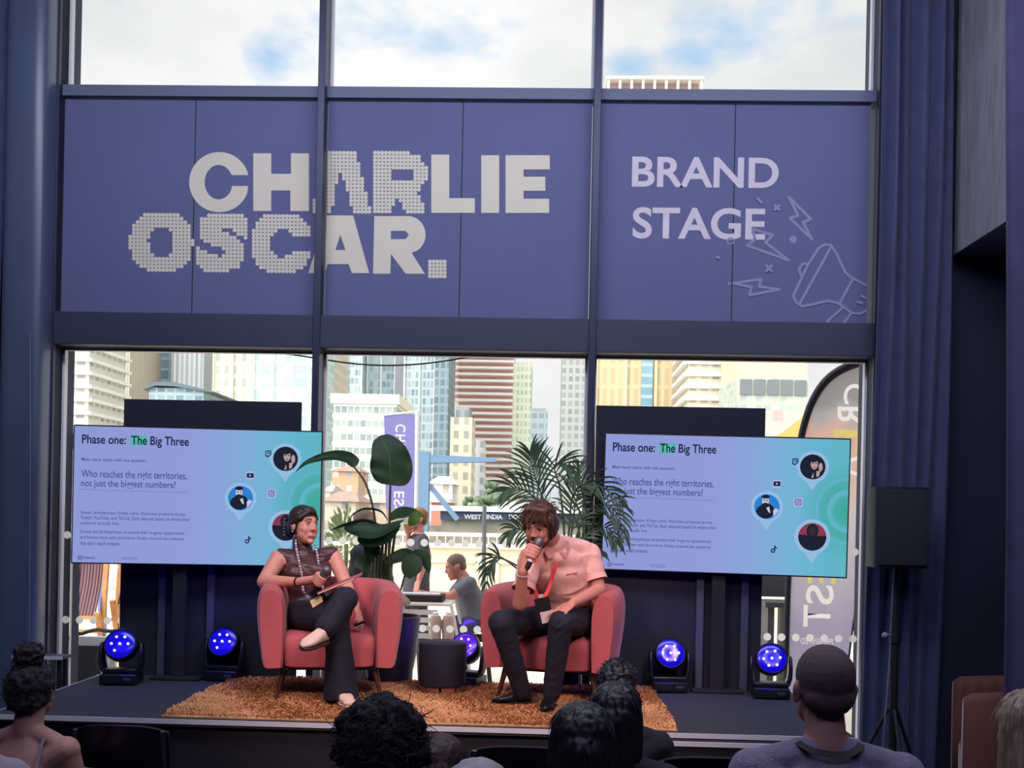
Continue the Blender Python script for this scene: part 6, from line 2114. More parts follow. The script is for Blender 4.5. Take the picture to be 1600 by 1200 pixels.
w_white = mat('white_concrete', '#e4e1da', 0.8)
w_beige = mat('beige_concrete', '#d8cdb9', 0.8)
w_grey = mat('grey_concrete', '#8d9096', 0.8)
tower('white balcony tower at the far left of the left window', 92, 140, 360, 250, 22, facade_mat('f_whitebalc', '#d9d6cf', '#9aa0a2', 3.4, 3.3, .6, .55, '#c8c4ba'), slabs=(3.3, .8, 1.2), slab_m=w_white)
tower('dark grey tower with vertical strips beside the white balcony tower', 143, 168, 330, 300, 26, facade_mat('f_darkstrip', '#86888c', '#5d636b', 2.2, 60, .55, 1.0, '#777b80'))
tower('pale stone tower with vertical ribs right of the dark strip tower', 168, 203, 300, 290, 24, facade_mat('f_stonerib', '#d0c4b4', '#a79f96', 1.6, 60, .4, 1.0, '#b8aea2'))
tower('blue glass tower above the pointed roof pavilion', 237, 268, 330, 330, 24, facade_mat('f_blueglass', '#c2ccd2', '#7aa0b4', 3.0, 3.6, .82, .75, '#9dbfcc'))
tower('pale ribbed glass tower right of the blue glass tower', 268, 319, 340, 310, 26, facade_mat('f_ribglass', '#d3d6d8', '#98a5ae', 1.5, 40, .5, 1.0, '#b4bfc6'))
tower('slim dark edged tower between the ribbed glass and the cream grid tower', 321, 334, 400, 346, 24, facade_mat('f_slim', '#cfd2d2', '#5f7078', 2.5, 3.4, .5, .7, '#8d9ba0'))
tower('cream grid tower in the middle of the left window', 335, 395, 310, 280, 24, facade_mat('f_creamgrid', '#e0d9c8', '#a5a79b', 2.4, 3.5, .52, .66, '#c6c3b4'), fins=(.5, 5.0, .5, w_beige))
tower('pale green glass tower at the right of the left window', 398, 491, 320, 270, 26, facade_mat('f_greenglass', '#cddad6', '#9dbcbc', 3.2, 3.4, .86, .78, '#bcd4d0'), fins=(.4, 5.3, .4, w_white))
# pointed-roof pavilion
t, a, c, zt = tower('low glass pavilion with a pointed overhanging roof, above the left television', 233, 318, 606, 150, 14, facade_mat('f_pavil', '#b7c4c8', '#6f909c', 1.4, 2.4, .8, .8, '#98b4bc'), name='pavilion', group=None)
l, m_, r_ = W(223, 609, 149).x, W(242, 596, 149), W(332, 609, 149).x
b = new_bm(); prism(b, [(l, W(223, 609, 149).z), (m_.x, m_.z), (W(270, 597, 149).x, m_.z), (r_, W(332, 611, 149).z), (r_, W(332, 613, 149).z), (W(270, 603, 149).x, W(270, 603, 149).z), (m_.x, W(242, 602, 149).z)], 149, 165); obj('roof', b, mat('slate_roof', '#5c6a72', 0.6), t, smooth=False)
# middle window
tower('beige sliver of a tower at the left edge of the middle window', 506, 520, 330, 300, 24, facade_mat('f_sliver', '#cfc8b8', '#a7a99f', 2.5, 3.4, .5, .6, '#bdb9aa'))
tower('blue grey glass tower with pale fins at the left of the middle window', 522, 566, 300, 420, 30, facade_mat('f_bg1', '#b9c3c4', '#7c949b', 1.7, 3.4, .74, .7, '#c4d2d2'), fins=(.7, 6.0, .6, w_white))
tower('second blue grey glass tower, behind the striped office block', 575, 618, 290, 430, 30, facade_mat('f_bg2', '#b0bdc0', '#738d96', 1.8, 3.4, .74, .7, '#b9cace'), fins=(.7, 6.5, .6, w_white))
tower('grey service tower right of the blue grey glass towers', 618, 632, 280, 425, 28, w_grey)
tower('tall blue glass tower with white mullions left of the red striped tower', 633, 680, 270, 400, 30, facade_mat('f_bg3', '#bcc6c8', '#738f9a', 1.5, 3.4, .7, .7, '#b4c6ca'), fins=(.6, 5.2, .6, w_white))
tower('dark blue grey tower tucked against the red striped tower', 680, 702, 300, 395, 28, facade_mat('f_bg4', '#8fa0a8', '#5c7783', 2.4, 3.4, .7, .7, '#7d98a2'))
t, a, c, zt = tower('white striped office block behind the purple flag', 521, 620, 631, 190, 20, facade_mat('f_stripe', '#dfe2dd', '#87938f', 1.2, 2.55, .86, .48, '#a9b4ae'), slabs=(2.55, .5, .15), slab_m=w_white, group=None, name='office_block')
b = new_bm(); bx(b, ((a + c) / 2, 200, zt + .9), (c - a + 1, 21, 1.8)); obj('parapet', b, mat('cream_parapet', '#ddd6c4', .8), t, smooth=False)
# red and white banded tower
m_red_band = stripe_mat('red_white_bands', 'Z', [(0.0, '#f8f2ee'), (0.5, '#d49d94'), (0.88, '#ecd2cb')], 3.05)
t, a, c, zt = tower('red and white banded tower in the middle window', 718, 802, 330, 480, 28, m_red_band, name='tower')
b = new_bm()
xa = W(697, 560, 479).x
z0, z1 = W(700, 624, 479).z, W(700, 330, 479).z
bx(b, ((xa + a) / 2, 494, (z0 + z1) / 2), (a - xa, 30, z1 - z0)); obj('upper_wing', b, m_red_band, t, smooth=False)
b = new_bm()
zz = 4.0
while zz < zt:
    bx(b, ((a + c) / 2, 492, zz), (c - a + 1.5, 31, .9)); zz += 3.05
obj('balcony_slabs', b, mat('white_slab', '#f3eee8', .7), t, smooth=False)
tower('stepped beige and grey apartment block before the red striped tower', 704, 738, 652, 222, 10, facade_mat('f_step1', '#c9bfaa', '#8e8f88', 2.2, 3.0, .5, .55, '#a8a294'), group='apartment blocks across the dock', name='apartment_block')
tower('taller step of the beige apartment block, with a dark central strip', 712, 733, 636, 236, 10, facade_mat('f_step2', '#8a8e92', '#6b7278', 2.2, 3.0, .5, .55, '#7d8286'), group='apartment blocks across the dock', name='apartment_block')
tower('pale grey apartment wing right of the beige block', 738, 756, 688, 250, 10, facade_mat('f_step3', '#c6c6c4', '#8b949c', 2.2, 3.0, .5, .55, '#aab0b4'), group='apartment blocks across the dock', name='apartment_block')
tower('pale yellow green tower right of the red striped tower', 803, 831, 567, 420, 26, facade_mat('f_yg', '#ccd0bc', '#9dab9c', 1.7, 3.2, .6, .6, '#bcc8ac'))
tower('small slate blue tower at the right of the pale yellow green one', 829, 856, 642, 320, 22, facade_mat('f_slate', '#8f9ca4', '#6c7c86', 2.2, 3.2, .7, .5, '#808f98'), roof=(1.0, .8, w_grey))
tower('grey concrete tower at the right edge of the middle window', 879, 926, 320, 400, 30, facade_mat('f_grey', '#b9bcba', '#8a9496', 2.6, 3.2, .6, .62, '#a2aaa8'))
# right window
t, a, c, zt = tower('tan gridded tower whose columned crown rises over the banner', 932, 1072, 168, 320, 34, facade_mat('f_tan', '#d2b68e', '#b3a285', 2.4, 6.6, .62, .8, '#c2ae8c'), fins=(.9, 8.8, .8, mat('pale_tan_fin', '#e6cfa4', .8)))
zc = W(1020, 113, 325).z
xa, xb = W(951, 130, 318).x, W(1096, 130, 318).x
cr = mat('crown_cream', '#e6ded6', .8)
b = new_bm(); bx(b, ((xa + xb) / 2, 336, (W(1020, 150, 318).z + W(1020, 124, 318).z) / 2 - 8), (xb - xa - 1.2, 30, W(1020, 124, 318).z - W(1020, 150, 318).z + 16)); obj('crown_wall', b, mat('crown_pinkish', '#a8928e', .8), t, smooth=False)
b = new_bm()
for i in range(9):
    x = xa + (xb - xa) * i / 8
    bx(b, (x, 319, W(1020, 137, 318).z - 6), (.75, 1.5, W(1020, 121, 318).z - W(1020, 153, 318).z + 12))
bx(b, ((xa + xb) / 2, 334, W(1020, 122, 318).z), (xb - xa + 1.5, 33, .9))
obj('crown_columns', b, cr, t, smooth=False)
b = new_bm(); bx(b, (W(1030, 118, 325).x, 336, W(1030, 119, 325).z - .5), (W(1068, 118, 325).x - W(993, 118, 325).x, 18, 2.0)); obj('roof_plant', b, mat('roof_plant_brown', '#9a8c84', .8), t, smooth=False)
b = new_bm(); xs = W(1011, 590, 319).x; bx(b, (xs, 319.2, 45), (3.4, 1.2, 96)); obj('glazed_strip', b, facade_mat('f_strip', '#9fb6c0', '#6b93a6', 8, 3.3, 1, .7, '#7fa6b6'), t, smooth=False)
tower('white tower with wide balconies right of the tan tower', 1076, 1150, 330, 290, 26, facade_mat('f_wb2', '#ddd8cc', '#a9a69a', 3.2, 3.4, .6, .5, '#cfcabb'), slabs=(3.4, .9, 1.3), slab_m=w_white)
t, a, c, zt = tower('broad cream block with five big grey panels at the right of the window', 1152, 1264, 590, 210, 22, facade_mat('f_panel', '#b9b3a4', '#8fa39c', 1.6, 1.8, .8, .6, '#b4c4ba'), yb=640, name='office_block', group=None)
b = new_bm()
for i in range(5):
    x0, x1 = W(1157 + 21.4 * i, 605, 209.6).x, W(1175 + 21.4 * i, 605, 209.6).x
    bx(b, ((x0 + x1) / 2, 209.9, (W(1200, 593, 209.6).z + W(1200, 617, 209.6).z) / 2), (x1 - x0, .5, W(1200, 593, 209.6).z - W(1200, 617, 209.6).z))
obj('grey_panels', b, mat('grey_panel', '#6d7274', .5), t, smooth=False)
tower('pale yellow block standing behind the one with five grey panels', 1153, 1262, 470, 260, 24, facade_mat('f_py', '#cfc6a4', '#b9b49c', 4.5, 6.0, .4, .5, '#d6cfb2'))
tower('low pink building behind the yellow parasol', 1190, 1340, 642, 80, 10, facade_mat('f_pink', '#d8b3ac', '#b08f90', 2.6, 3.0, .3, .4, '#c8a39c'), name='low_building', group=None)
# low houses along the dock in the middle window
def house(label, x0, x1, ye, yr, D, wall, roofm, win):
    a, c = W(x0, ye, D).x, W(x1, ye, D).x
    ze, zr = W(x0, ye, D).z, W(x0, yr, D).z
    t = thing('house', label, 'house', ((a + c) / 2, D + 4, -2.5), 'houses along the dock')
    b = new_bm(); bx(b, ((a + c) / 2, D + 4, (ze - 2.5) / 2), (c - a, 8, ze + 2.5)); obj('walls', b, facade_mat(win, wall, '#8c8f90', 1.9, 2.3, .4, .5, '#e8d8c4'), t, smooth=False)
    b = new_bm()
    v = [b.verts.new(p) for p in ((a - .4, D - .4, ze), (c + .4, D - .4, ze), (c + .4, D + 8.4, ze), (a - .4, D + 8.4, ze), (a + (c - a) * .2, D + 4, zr), (c - (c - a) * .2, D + 4, zr))]
    for f in ((0, 1, 5, 4), (1, 2, 5), (2, 3, 4, 5), (3, 0, 4), (3, 2, 1, 0)):
        b.faces.new([v[i] for i in f])
    obj('roof', b, roofm, t, smooth=False)
rbrown = mat('brown_tiles', '#9c8478', .9, noise=.15, nscale=1)
rgrey = mat('grey_tiles', '#a39c96', .9, noise=.15, nscale=1)
house('brick house of orange brown walls left of the purple flag', 519, 560, 736, 726, 140, '#c59a7c', rbrown, 'f_h1')
house('small white gabled house at the left edge of the middle window', 503, 516, 768, 756, 118, '#e0dacd', rgrey, 'f_h2')
house('house with a broad brown roof under the brick house', 506, 556, 783, 766, 103.5, '#cdbda8', rbrown, 'f_h3')
house('house with a grey roof just left of the purple flag', 556, 604, 785, 770, 114, '#c8b8a2', rgrey, 'f_h4')
house('white terraced boat house behind the blue steel frame', 672, 707, 756, 742, 125, '#ebe6dc', mat('white_roof', '#e6e2da', .8), 'f_h5')
house('red brick house at the foot of the red striped tower', 674, 700, 785, 776, 113, '#bd7f6c', rgrey, 'f_h6')
house('low pale house right of the blue steel frame', 775, 840, 793, 782, 116, '#dcd6c8', rgrey, 'f_h7')
p = W(770, 800, 128)
b = new_bm()
rn = random.Random(5)
for k in range(150):
    ell(b, (p.x + rn.gauss(0, 1.5), 128 + rn.gauss(0, 1.2), 2.6 + rn.gauss(0, 1.1)), (rn.uniform(.25, .7),) * 3, u=7, v=5)
bx(b, (p.x, 128, -1.0), (.5, .5, 4))
tag(obj('tree', b, mat('grey_green_foliage', '#66785e', .9, noise=.3, nscale=1.2)), 'round green tree across the dock, right of the blue steel frame', 'tree')

# blue lifting-bridge frame
m_steel = mat('pale_blue_steel', '#66829e', 0.6)
D = 62
t = thing('bridge_frame', 'pale blue steel frame of a lifting bridge with post, arm and brace', 'bridge', W(663, 812, D))
def bp(px, py): return W(px, py, D)
b = new_bm(); bar(b, (bp(663, 712).x, D, -2.5), bp(663, 706), .70, .70); obj('post', b, m_steel, t, smooth=False)
b = new_bm(); prism(b, [(bp(655, 722).x, bp(655, 724).z), (bp(655, 710).x, bp(655, 710).z), (bp(776, 717).x, bp(776, 716).z), (bp(776, 720).x, bp(776, 722).z)], D - .3, D + .3); obj('arm', b, m_steel, t, smooth=False)
b = new_bm(); bar(b, bp(671, 758), bp(715, 812), .22, .3); obj('brace', b, m_steel, t, smooth=False)

# ---- things on the deck just outside
def vtext(bm, s, box, y, bold=.02, mirror=True):
    """letters running down a flag, tops to the left, as seen from behind; box = (x0, z0, x1, z1)"""
    t = text_bm(s, 1.0, bold)
    xs = [v.co.x for v in t.verts]; zs = [v.co.z for v in t.verts]
    a, b_, c, d = min(xs), max(xs), min(zs), max(zs)
    for v in t.verts:
        u = (v.co.x - a) / (b_ - a); w_ = (v.co.z - c) / (d - c)
        v.co = Vector((box[2] - w_ * (box[2] - box[0]), y, box[3] - u * (box[3] - box[1])))
    add_bm(bm, t)

def flag_sheet(outline, y, inserts=()):
    """cloth with the lettering left open, so that print and cloth lie side by side"""
    t = bmesh.new()
    vs = [t.verts.new((p[0], y, p[1])) for p in outline]
    es = [t.edges.new((vs[i], vs[(i + 1) % len(vs)])) for i in range(len(vs))]
    for src in inserts:
        vm = {}
        for e_ in src.edges:
            if len(e_.link_faces) == 1:
                pr = []
                for v in e_.verts:
                    if v not in vm:
                        vm[v] = t.verts.new((v.co.x, y, v.co.z))
                    pr.append(vm[v])
                es.append(t.edges.new(pr))
    bmesh.ops.triangle_fill(t, use_beauty=True, use_dissolve=False, edges=es)
    return t
m_wprint = mat('white_flag_print', '#f4f2f4', .8, trans=.8)
D = 12.0
t = thing('banner_flag', 'purple flag on a white pole in the middle window, seen from behind', 'flag', (W(653, 800, D).x, D, FLOOR))
def fp(px, py): p = W(px, py, D); return (p.x, p.z)

b = new_bm(); p0 = W(652, 643, D); p1 = W(652, 800, D); tube(b, [(p1.x, D, FLOOR), (p0.x, D, p0.z)], .022, 10); obj('pole', b, m_white, t)
b = new_bm(); p1 = W(598, 649, D); tube(b, [p0, p1], .012, 8); obj('top_arm', b, m_white, t)
x0, x1 = fp(617, 700)[0], fp(633, 700)[0]
ins = []
for s, ya, yb in (('C', 663, 675), ('H', 679, 690), ('E', 694, 703), ('E', 768, 778), ('S', 780, 790)):
    b = new_bm(); vtext(b, s, (x0, fp(625, yb)[1], x1, fp(625, ya)[1]), D, .012); bmesh.ops.remove_doubles(b, verts=b.verts[:], dist=1e-5); ins.append(b)
b = new_bm(); ux, uz = fp(618.5, 792.3); poly_face(b, [(ux - .012, uz - .012), (ux + .012, uz - .012), (ux + .012, uz + .012), (ux - .012, uz + .012)], D); ins.append(b)
b = flag_sheet([fp(600, 649), fp(648, 647), fp(648, 794), fp(603, 796)], D, ins); obj('cloth', b, mat('purple_flag_cloth', '#8f8bcb', .8, trans=.5, noise=.06, nscale=2), t, smooth=False)
for k in ins:
    obj('letter', k, m_wprint, t, smooth=False, recalc=False)

# feather flag at the right
D = 8.5
t = thing('feather_flag', 'tall pink and grey feather flag with a curved black hem, in the right window', 'flag', (W(1226, 1060, D).x, D, FLOOR))
m_ff = bpy.data.materials.new('feather_cloth'); m_ff.use_nodes = True
nt = m_ff.node_tree; bs = nt.nodes['Principled BSDF']; bs.inputs['Roughness'].default_value = .85
tc = nd(nt, 'ShaderNodeTexCoord'); sp = nd(nt, 'ShaderNodeSeparateXYZ'); nt.links.new(tc.outputs['Generated'], sp.inputs[0])
nz = nd(nt, 'ShaderNodeTexNoise'); nz.inputs['Scale'].default_value = 3.0; nt.links.new(tc.outputs['Object'], nz.inputs['Vector'])
ma = nd(nt, 'ShaderNodeMath', operation='MULTIPLY_ADD'); ma.inputs[1].default_value = .22; nt.links.new(nz.outputs['Fac'], ma.inputs[0]); nt.links.new(sp.outputs[2], ma.inputs[2])
rp_ = nd(nt, 'ShaderNodeValToRGB'); nt.links.new(ma.outputs[0], rp_.inputs['Fac'])
e = rp_.color_ramp.elements
e[0].position = 0.0; e[0].color = rgba('#b5aec6'); e[1].position = 1.1 - .1; e[1].color = rgba('#9c9ba2')
for ps, cl in ((.30, '#a9a2c0'), (.50, '#c2bccc'), (.66, '#cdc9cf'), (.74, '#dcc0b8'), (.88, '#e0b8ae'), (.96, '#b4b4bc')):
    x = e.new(ps); x.color = rgba(cl)
nt.links.new(rp_.outputs[0], bs.inputs['Base Color'])
tr_ = nd(nt, 'ShaderNodeBsdfTranslucent'); nt.links.new(rp_.outputs[0], tr_.inputs['Color'])
mxs = nd(nt, 'ShaderNodeMixShader'); mxs.inputs[0].default_value = .85
nt.links.new(bs.outputs[0], mxs.inputs[1]); nt.links.new(tr_.outputs[0], mxs.inputs[2]); nt.links.new(mxs.outputs[0], nt.nodes['Material Output'].inputs['Surface'])
left = [(1228, 1085), (1229, 1000), (1232, 900), (1240, 780), (1249, 700), (1259, 655), (1271, 624), (1288, 598), (1310, 580), (1340, 567), (1370, 563)]
right = [(1392, 590), (1396, 660), (1384, 740), (1364, 830), (1345, 905), (1330, 1000), (1320, 1085)]
left = [(p.x, p.z) for p in catmull([W(x, y, D) for x, y in left], 4)]
right = [(p.x, p.z) for p in catmull([W(x, y, D) for x, y in right], 4)]
outline = left + right
b = new_bm(); n = len(left)
tube(b, [Vector((x, D, z)) for x, z in left], [.022 + .016 * i / (n - 1) for i in range(n)], 10); tube(b, [(left[0][0], D, left[0][1] + .01), (left[0][0], D, FLOOR)], .02, 10); obj('pole_hem', b, mat('black_hem', '#2a2a33', .7), t)
b = new_bm(); tube(b, [Vector((x, D, z)) for x, z in right], .008, 6); obj('edge_hem', b, mat('black_hem', '#2a2a33', .7), t)
b = new_bm(); bx(b, (left[0][0] + .02, D, FLOOR + .02), (.5, .5, .04)); obj('base_plate', b, m_black, t, smooth=False)
m_yel = mat('yellow_print', '#e8d684', .7, trans=.8)
def fx(px, py): p = W(px, py, D); return (p.x, p.z)
ins = []
for s, xa, ya, xb, yb, m in (('C', 1318, 600, 1352, 632, m_wprint), ('R', 1308, 636, 1350, 666, m_wprint), ('E', 1302, 672, 1346, 706, m_yel), ('A', 1300, 712, 1342, 744, m_wprint),
                             ('E', 1262, 880, 1306, 912, m_yel), ('S', 1259, 915, 1303, 944, m_wprint), ('T', 1255, 946, 1298, 979, m_wprint)):
    p, q_ = fx(xa, yb), fx(xb, ya)
    b = new_bm(); vtext(b, s, (p[0], p[1], q_[0], q_[1]), D, .012); bmesh.ops.remove_doubles(b, verts=b.verts[:], dist=1e-5); ins.append((b, m, 'letter'))
b = new_bm(); p, q_ = fx(1251, 1006), fx(1301, 998); fit_text(b, 'PRESENTED', (p[0], p[1], q_[0], q_[1]), D, bold=.0, mirror=True); bmesh.ops.remove_doubles(b, verts=b.verts[:], dist=1e-5); ins.append((b, m_wprint, 'small_print'))
cloth = obj('cloth', flag_sheet(outline, D, [k[0] for k in ins]), m_ff, t, smooth=False)
for k, m, nm in ins:
    obj(nm, k, m, t, smooth=False, recalc=False)

# yellow parasol
cx_ = W(1325, 640, 11.5); rim = W(1195, 692, 11.5)
t = thing('parasol', 'pale yellow parasol rising behind the right television', 'parasol', (cx_.x, 11.5, FLOOR))
apex = W(1325, 598, 11.5).z
b = new_bm()
top = b.verts.new((cx_.x, 11.5, apex)); rr = cx_.x - rim.x
ringv = [b.verts.new((cx_.x + rr * math.cos(R(45 * k + 22)), 11.5 + rr * math.sin(R(45 * k + 22)), rim.z)) for k in range(8)]
for k in range(8):
    b.faces.new((ringv[k], ringv[(k + 1) % 8], top))
bmesh.ops.solidify(b, geom=b.faces[:], thickness=.01); obj('canopy', b, mat('yellow_canvas', '#e6c983', .85, trans=.3), t, smooth=False)
b = new_bm(); tube(b, [(cx_.x, 11.5, FLOOR), (cx_.x, 11.5, apex - .02)], .022, 10); obj('pole', b, m_white, t)
b = new_bm(); lathe(b, [(.28, 0), (.28, .06), (.05, .09)], (cx_.x, 11.5, FLOOR), 20); obj('base', b, m_softblack, t)

# striped deck chairs, truss and post behind the left television
m_ow = mat('orange_wood', '#d79a5c', .6, noise=.15, nscale=14)
m_sling = stripe_mat('striped_sling', 'X', [(0.0, '#7d5a62'), (.18, '#c79a90'), (.30, '#5d4a66'), (.48, '#b98f8a'), (.62, '#6d5260'), (.8, '#a98a90')], .085)
def deck_chair(label, pxl, pxr, pyt, pyb, D):
    a, c = W(pxl, pyb, D), W(pxr, pyb, D)
    zt, zb = W(pxl, pyt, D).z, W(pxl, pyb, D).z
    t = thing('deck_chair', label, 'deck chair', ((a.x + c.x) / 2, D, FLOOR), 'striped deck chairs')
    def rail(x0, y0, z0, x1, y1, z1, nm='rail'):
        b = new_bm(); bar(b, (x0, y0, z0), (x1, y1, z1), .045, .03); obj(nm, b, m_ow, t, smooth=False)
    for x in (a.x - .03, c.x + .03):
        rail(x, D - .12, FLOOR, x, D + .06, zt + .25, 'side_rail'); rail(x, D + .22, FLOOR, x, D - .14, zb + .05, 'side_rail')
    rail(a.x - .03, D - .12, zb, c.x + .03, D - .12, zb, 'cross_rail'); rail(a.x - .03, D + .05, zt + .2, c.x + .03, D + .05, zt + .2, 'cross_rail')
    rail(a.x - .03, D - .14, zb - .12, c.x + .03, D - .14, zb - .12, 'cross_rail')
    b = new_bm()
    rows = []
    for j in range(9):
        v = j / 8
        z = zb + (zt + .2 - zb) * v; y = D - .12 + .16 * v + .05 * math.sin(math.pi * v)
        rows.append((b.verts.new((a.x, y, z)), b.verts.new((c.x, y, z))))
    for r0, r1 in zip(rows, rows[1:]):
        b.faces.new((r0[0], r0[1], r1[1], r1[0]))
    bmesh.ops.solidify(b, geom=b.faces[:], thickness=.006); obj('sling', b, m_sling, t)
deck_chair('striped deck chair with orange wooden rails, seen below the left television', 106, 157, 890, 962, 9.2)
deck_chair('second striped deck chair, half hidden by the left backdrop screen', 190, 240, 880, 945, 9.6)
D = 10.5
p = W(161, 900, D); b = new_bm(); tube(b, [(p.x, D, FLOOR), (p.x, D, 2.2)], .045, 12); tag(obj('blue_post', b, mat('blue_paint', '#5f74c8', .5)), 'round blue post between the deck chairs outside', 'post')
t = thing('lighting_truss', 'white lattice truss standing outside between the deck chairs', 'truss', (W(175, 930, 11).x, 11, FLOOR))
xa, xb = W(168, 930, 11).x, W(184, 930, 11).x
for x in (xa, xb):
    for y in (11, 11.12):
        b = new_bm(); tube(b, [(x, y, FLOOR), (x, y, 2.4)], .016, 8); obj('chord', b, m_white, t)
b = new_bm()
for k in range(18):
    z = FLOOR + .14 * k
    bar(b, (xa if k % 2 else xb, 11, z), (xb if k % 2 else xa, 11, z + .14), .012)
obj('lattice', b, m_white, t, smooth=False)

# open glass door leaf at the left
t = thing('open_door_leaf', 'grey framed glass door leaf standing open at the far left of the window', 'door', (-3.42, 7.5, FLOOR))
h0, h1 = Vector((-3.45, 7.46, 0)), Vector((-3.99, 8.30, 0))
zt = W(108, 676, 7.46).z
m_df = mat('grey_door_frame', '#7d7f86', .5)
def leaf_bar(u0, u1, z0, z1, m, w=.05):
    p, q_ = h0.lerp(h1, u0), h0.lerp(h1, u1)
    d = (q_ - p); rot = Matrix.Rotation(math.atan2(d.y, d.x), 3, 'Z')
    b = new_bm(); bx(b, ((p.x + q_.x) / 2, (p.y + q_.y) / 2, (z0 + z1) / 2), (d.length, w, z1 - z0), rot); return b
obj('stile', leaf_bar(0, .10, FLOOR + .02, zt, m_df), m_df, t, smooth=False); obj('stile', leaf_bar(.9, 1, FLOOR + .02, zt, m_df), m_df, t, smooth=False)
obj('rail', leaf_bar(.1, .9, zt - .1, zt, m_df), m_df, t, smooth=False); obj('rail', leaf_bar(.1, .9, FLOOR + .02, FLOOR + .2, m_df), m_df, t, smooth=False)
obj('glass_pane', leaf_bar(.1, .9, FLOOR + .2, zt - .1, m_glass, .012), m_glass, t, smooth=False)

# A-frame board with cables, and a small table before it
D = 8.0
t = thing('a_frame_board', 'black A-frame board with a pale rim at the left, black cables looped over it', 'sign', (W(128, 1030, D).x, D, FLOOR))
for s, nm in ((1, 'front_board'), (-1, 'rear_board')):
    a, c = W(119, 1000, D), W(156, 1000, D)
    zt = W(130, 992, D).z
    b = new_bm()
    cx2, w2 = (a.x + c.x) / 2, (c.x - a.x)
    ang = R(14) * s
    cen = Vector((cx2, D - s * .11, (zt + FLOOR) / 2))
    bx(b, cen, (w2 + .2, .02, (zt - FLOOR)), Matrix.Rotation(-ang, 3, 'X'), bev=.004); o = obj(nm, b, m_white, t, smooth=False)
    b = new_bm(); bx(b, cen + Vector((0, -s * .012, 0)), (w2 + .05, .02, (zt - FLOOR) - .14), Matrix.Rotation(-ang, 3, 'X')); obj('face', b, mat('dark_board_face', '#231f2c', .6), o, smooth=False)
for k, (pts, lb) in enumerate((([(96, 1040, 7.6), (100, 1005, 7.7), (116, 992, 7.8), (130, 990, 7.85)], 'thick black cable arching over the left of the A-frame board'),
                 ([(128, 990, 7.8), (150, 984, 7.7), (168, 986, 7.6), (185, 986, 7.5)], 'black cable running level from the A-frame board towards the stage lamp'),
                 ([(157, 1058, 7.55), (152, 1035, 7.6), (160, 1010, 7.65), (176, 1000, 7.6)], 'black cable curling beside the leftmost stage lamp'))):
    b = new_bm(); tube(b, catmull([W(*p) for p in pts], 8), .014, 8); tag(obj('cable', b, m_black), lb, 'cable', 'black cables by the board')
t = thing('equipment_table', 'small dark table with a pale edge beside the left end of the stage', 'table', (W(60, 1030, 6.6).x, 6.6, FLOOR))
a, c = W(20, 1026, 6.5), W(114, 1025, 6.5)
x1_ = min(c.x, SX0 - .03)
b = new_bm(); bx(b, ((a.x + x1_) / 2, 6.55, a.z), (x1_ - a.x, .12, .02)); obj('table_top', b, mat('grey_table_top', '#4a4c58', .4), t, smooth=False)
b = new_bm(); bx(b, ((a.x + x1_) / 2, 6.488, a.z), (x1_ - a.x, .006, .022)); obj('edge_trim', b, m_edge, t, smooth=False)
for sx in (a.x + .03, x1_ - .03):
    for sy in (6.52, 6.59):
        b = new_bm(); bx(b, (sx, sy, (a.z + FLOOR) / 2), (.03, .03, a.z - FLOOR)); obj('leg', b, m_black, t, smooth=False)

# white slatted table with a keyboard, canisters below
D = 9.0
t = thing('slatted_table', 'white slatted folding table outside, between the two armchairs', 'table', (W(660, 1000, D).x, D + .3, FLOOR))
a, c = W(618, 944, D), W(704, 948, D)
m_wt = mat('white_slats', '#dcd6cc', .6)
for k in range(6):
    b = new_bm(); bx(b, ((a.x + c.x) / 2, D + .06 + .1 * k, a.z), (c.x - a.x, .075, .02)); obj('slat', b, m_wt, t, smooth=False)
for k in range(4):
    b = new_bm(); bx(b, ((a.x + c.x) / 2 - .06, D + .05, a.z - .07 - .07 * k), (c.x - a.x - .12, .02, .045)); obj('apron_slat', b, m_wt, t, smooth=False)
for sx, dx in ((c.x, .22), (a.x, -.15)):
    for y in (D + .05, D + .55):
        b = new_bm(); bar(b, (sx, y, a.z), (sx + dx, y, FLOOR), .035, .025); obj('leg', b, m_wt, t, smooth=False)
k0, k1 = W(618, 930, D + .2), W(692, 933, D + .2)
t = thing('keyboard_instrument', 'black keyboard with a row of white keys lying on the slatted table outside', 'keyboard', ((k0.x + k1.x) / 2, D + .3, a.z + .01))
zt_ = a.z + .012
b = new_bm(); bx(b, ((k0.x + k1.x) / 2, D + .3, zt_ + .03), (k1.x - k0.x, .30, .06), bev=.006); obj('case', b, m_black, t, smooth=False)
b = new_bm()
for i in range(14):
    x = k0.x + .03 + (k1.x - k0.x - .06) * (i + .5) / 14
    bx(b, (x, D + .25, zt_ + .066), ((k1.x - k0.x - .06) / 14 - .004, .16, .014))
obj('keys', b, m_white, t, smooth=False)
m_can = mat('tan_canister', '#b69a88', .5)
for i, px in enumerate((680, 700)):
    p = W(px, 998, D - .22)
    zt2 = W(px, 962, D - .22).z
    t = thing('canister', ('tan canister below the slatted table, the left of two' if i == 0 else 'tan canister below the slatted table, the right of two'), 'canister', (p.x, D - .22, FLOOR), 'tan canisters')
    b = new_bm(); lathe(b, [(.045, 0), (.05, .01), (.05, zt2 - FLOOR - .03), (.042, zt2 - FLOOR)], (p.x, D - .22, FLOOR), 20); obj('body', b, m_can, t)
    b = new_bm(); lathe(b, [(.024, 0), (.026, .03), (.01, .034)], (p.x, D - .22, zt2 - .002), 16); obj('cap', b, m_white, t)

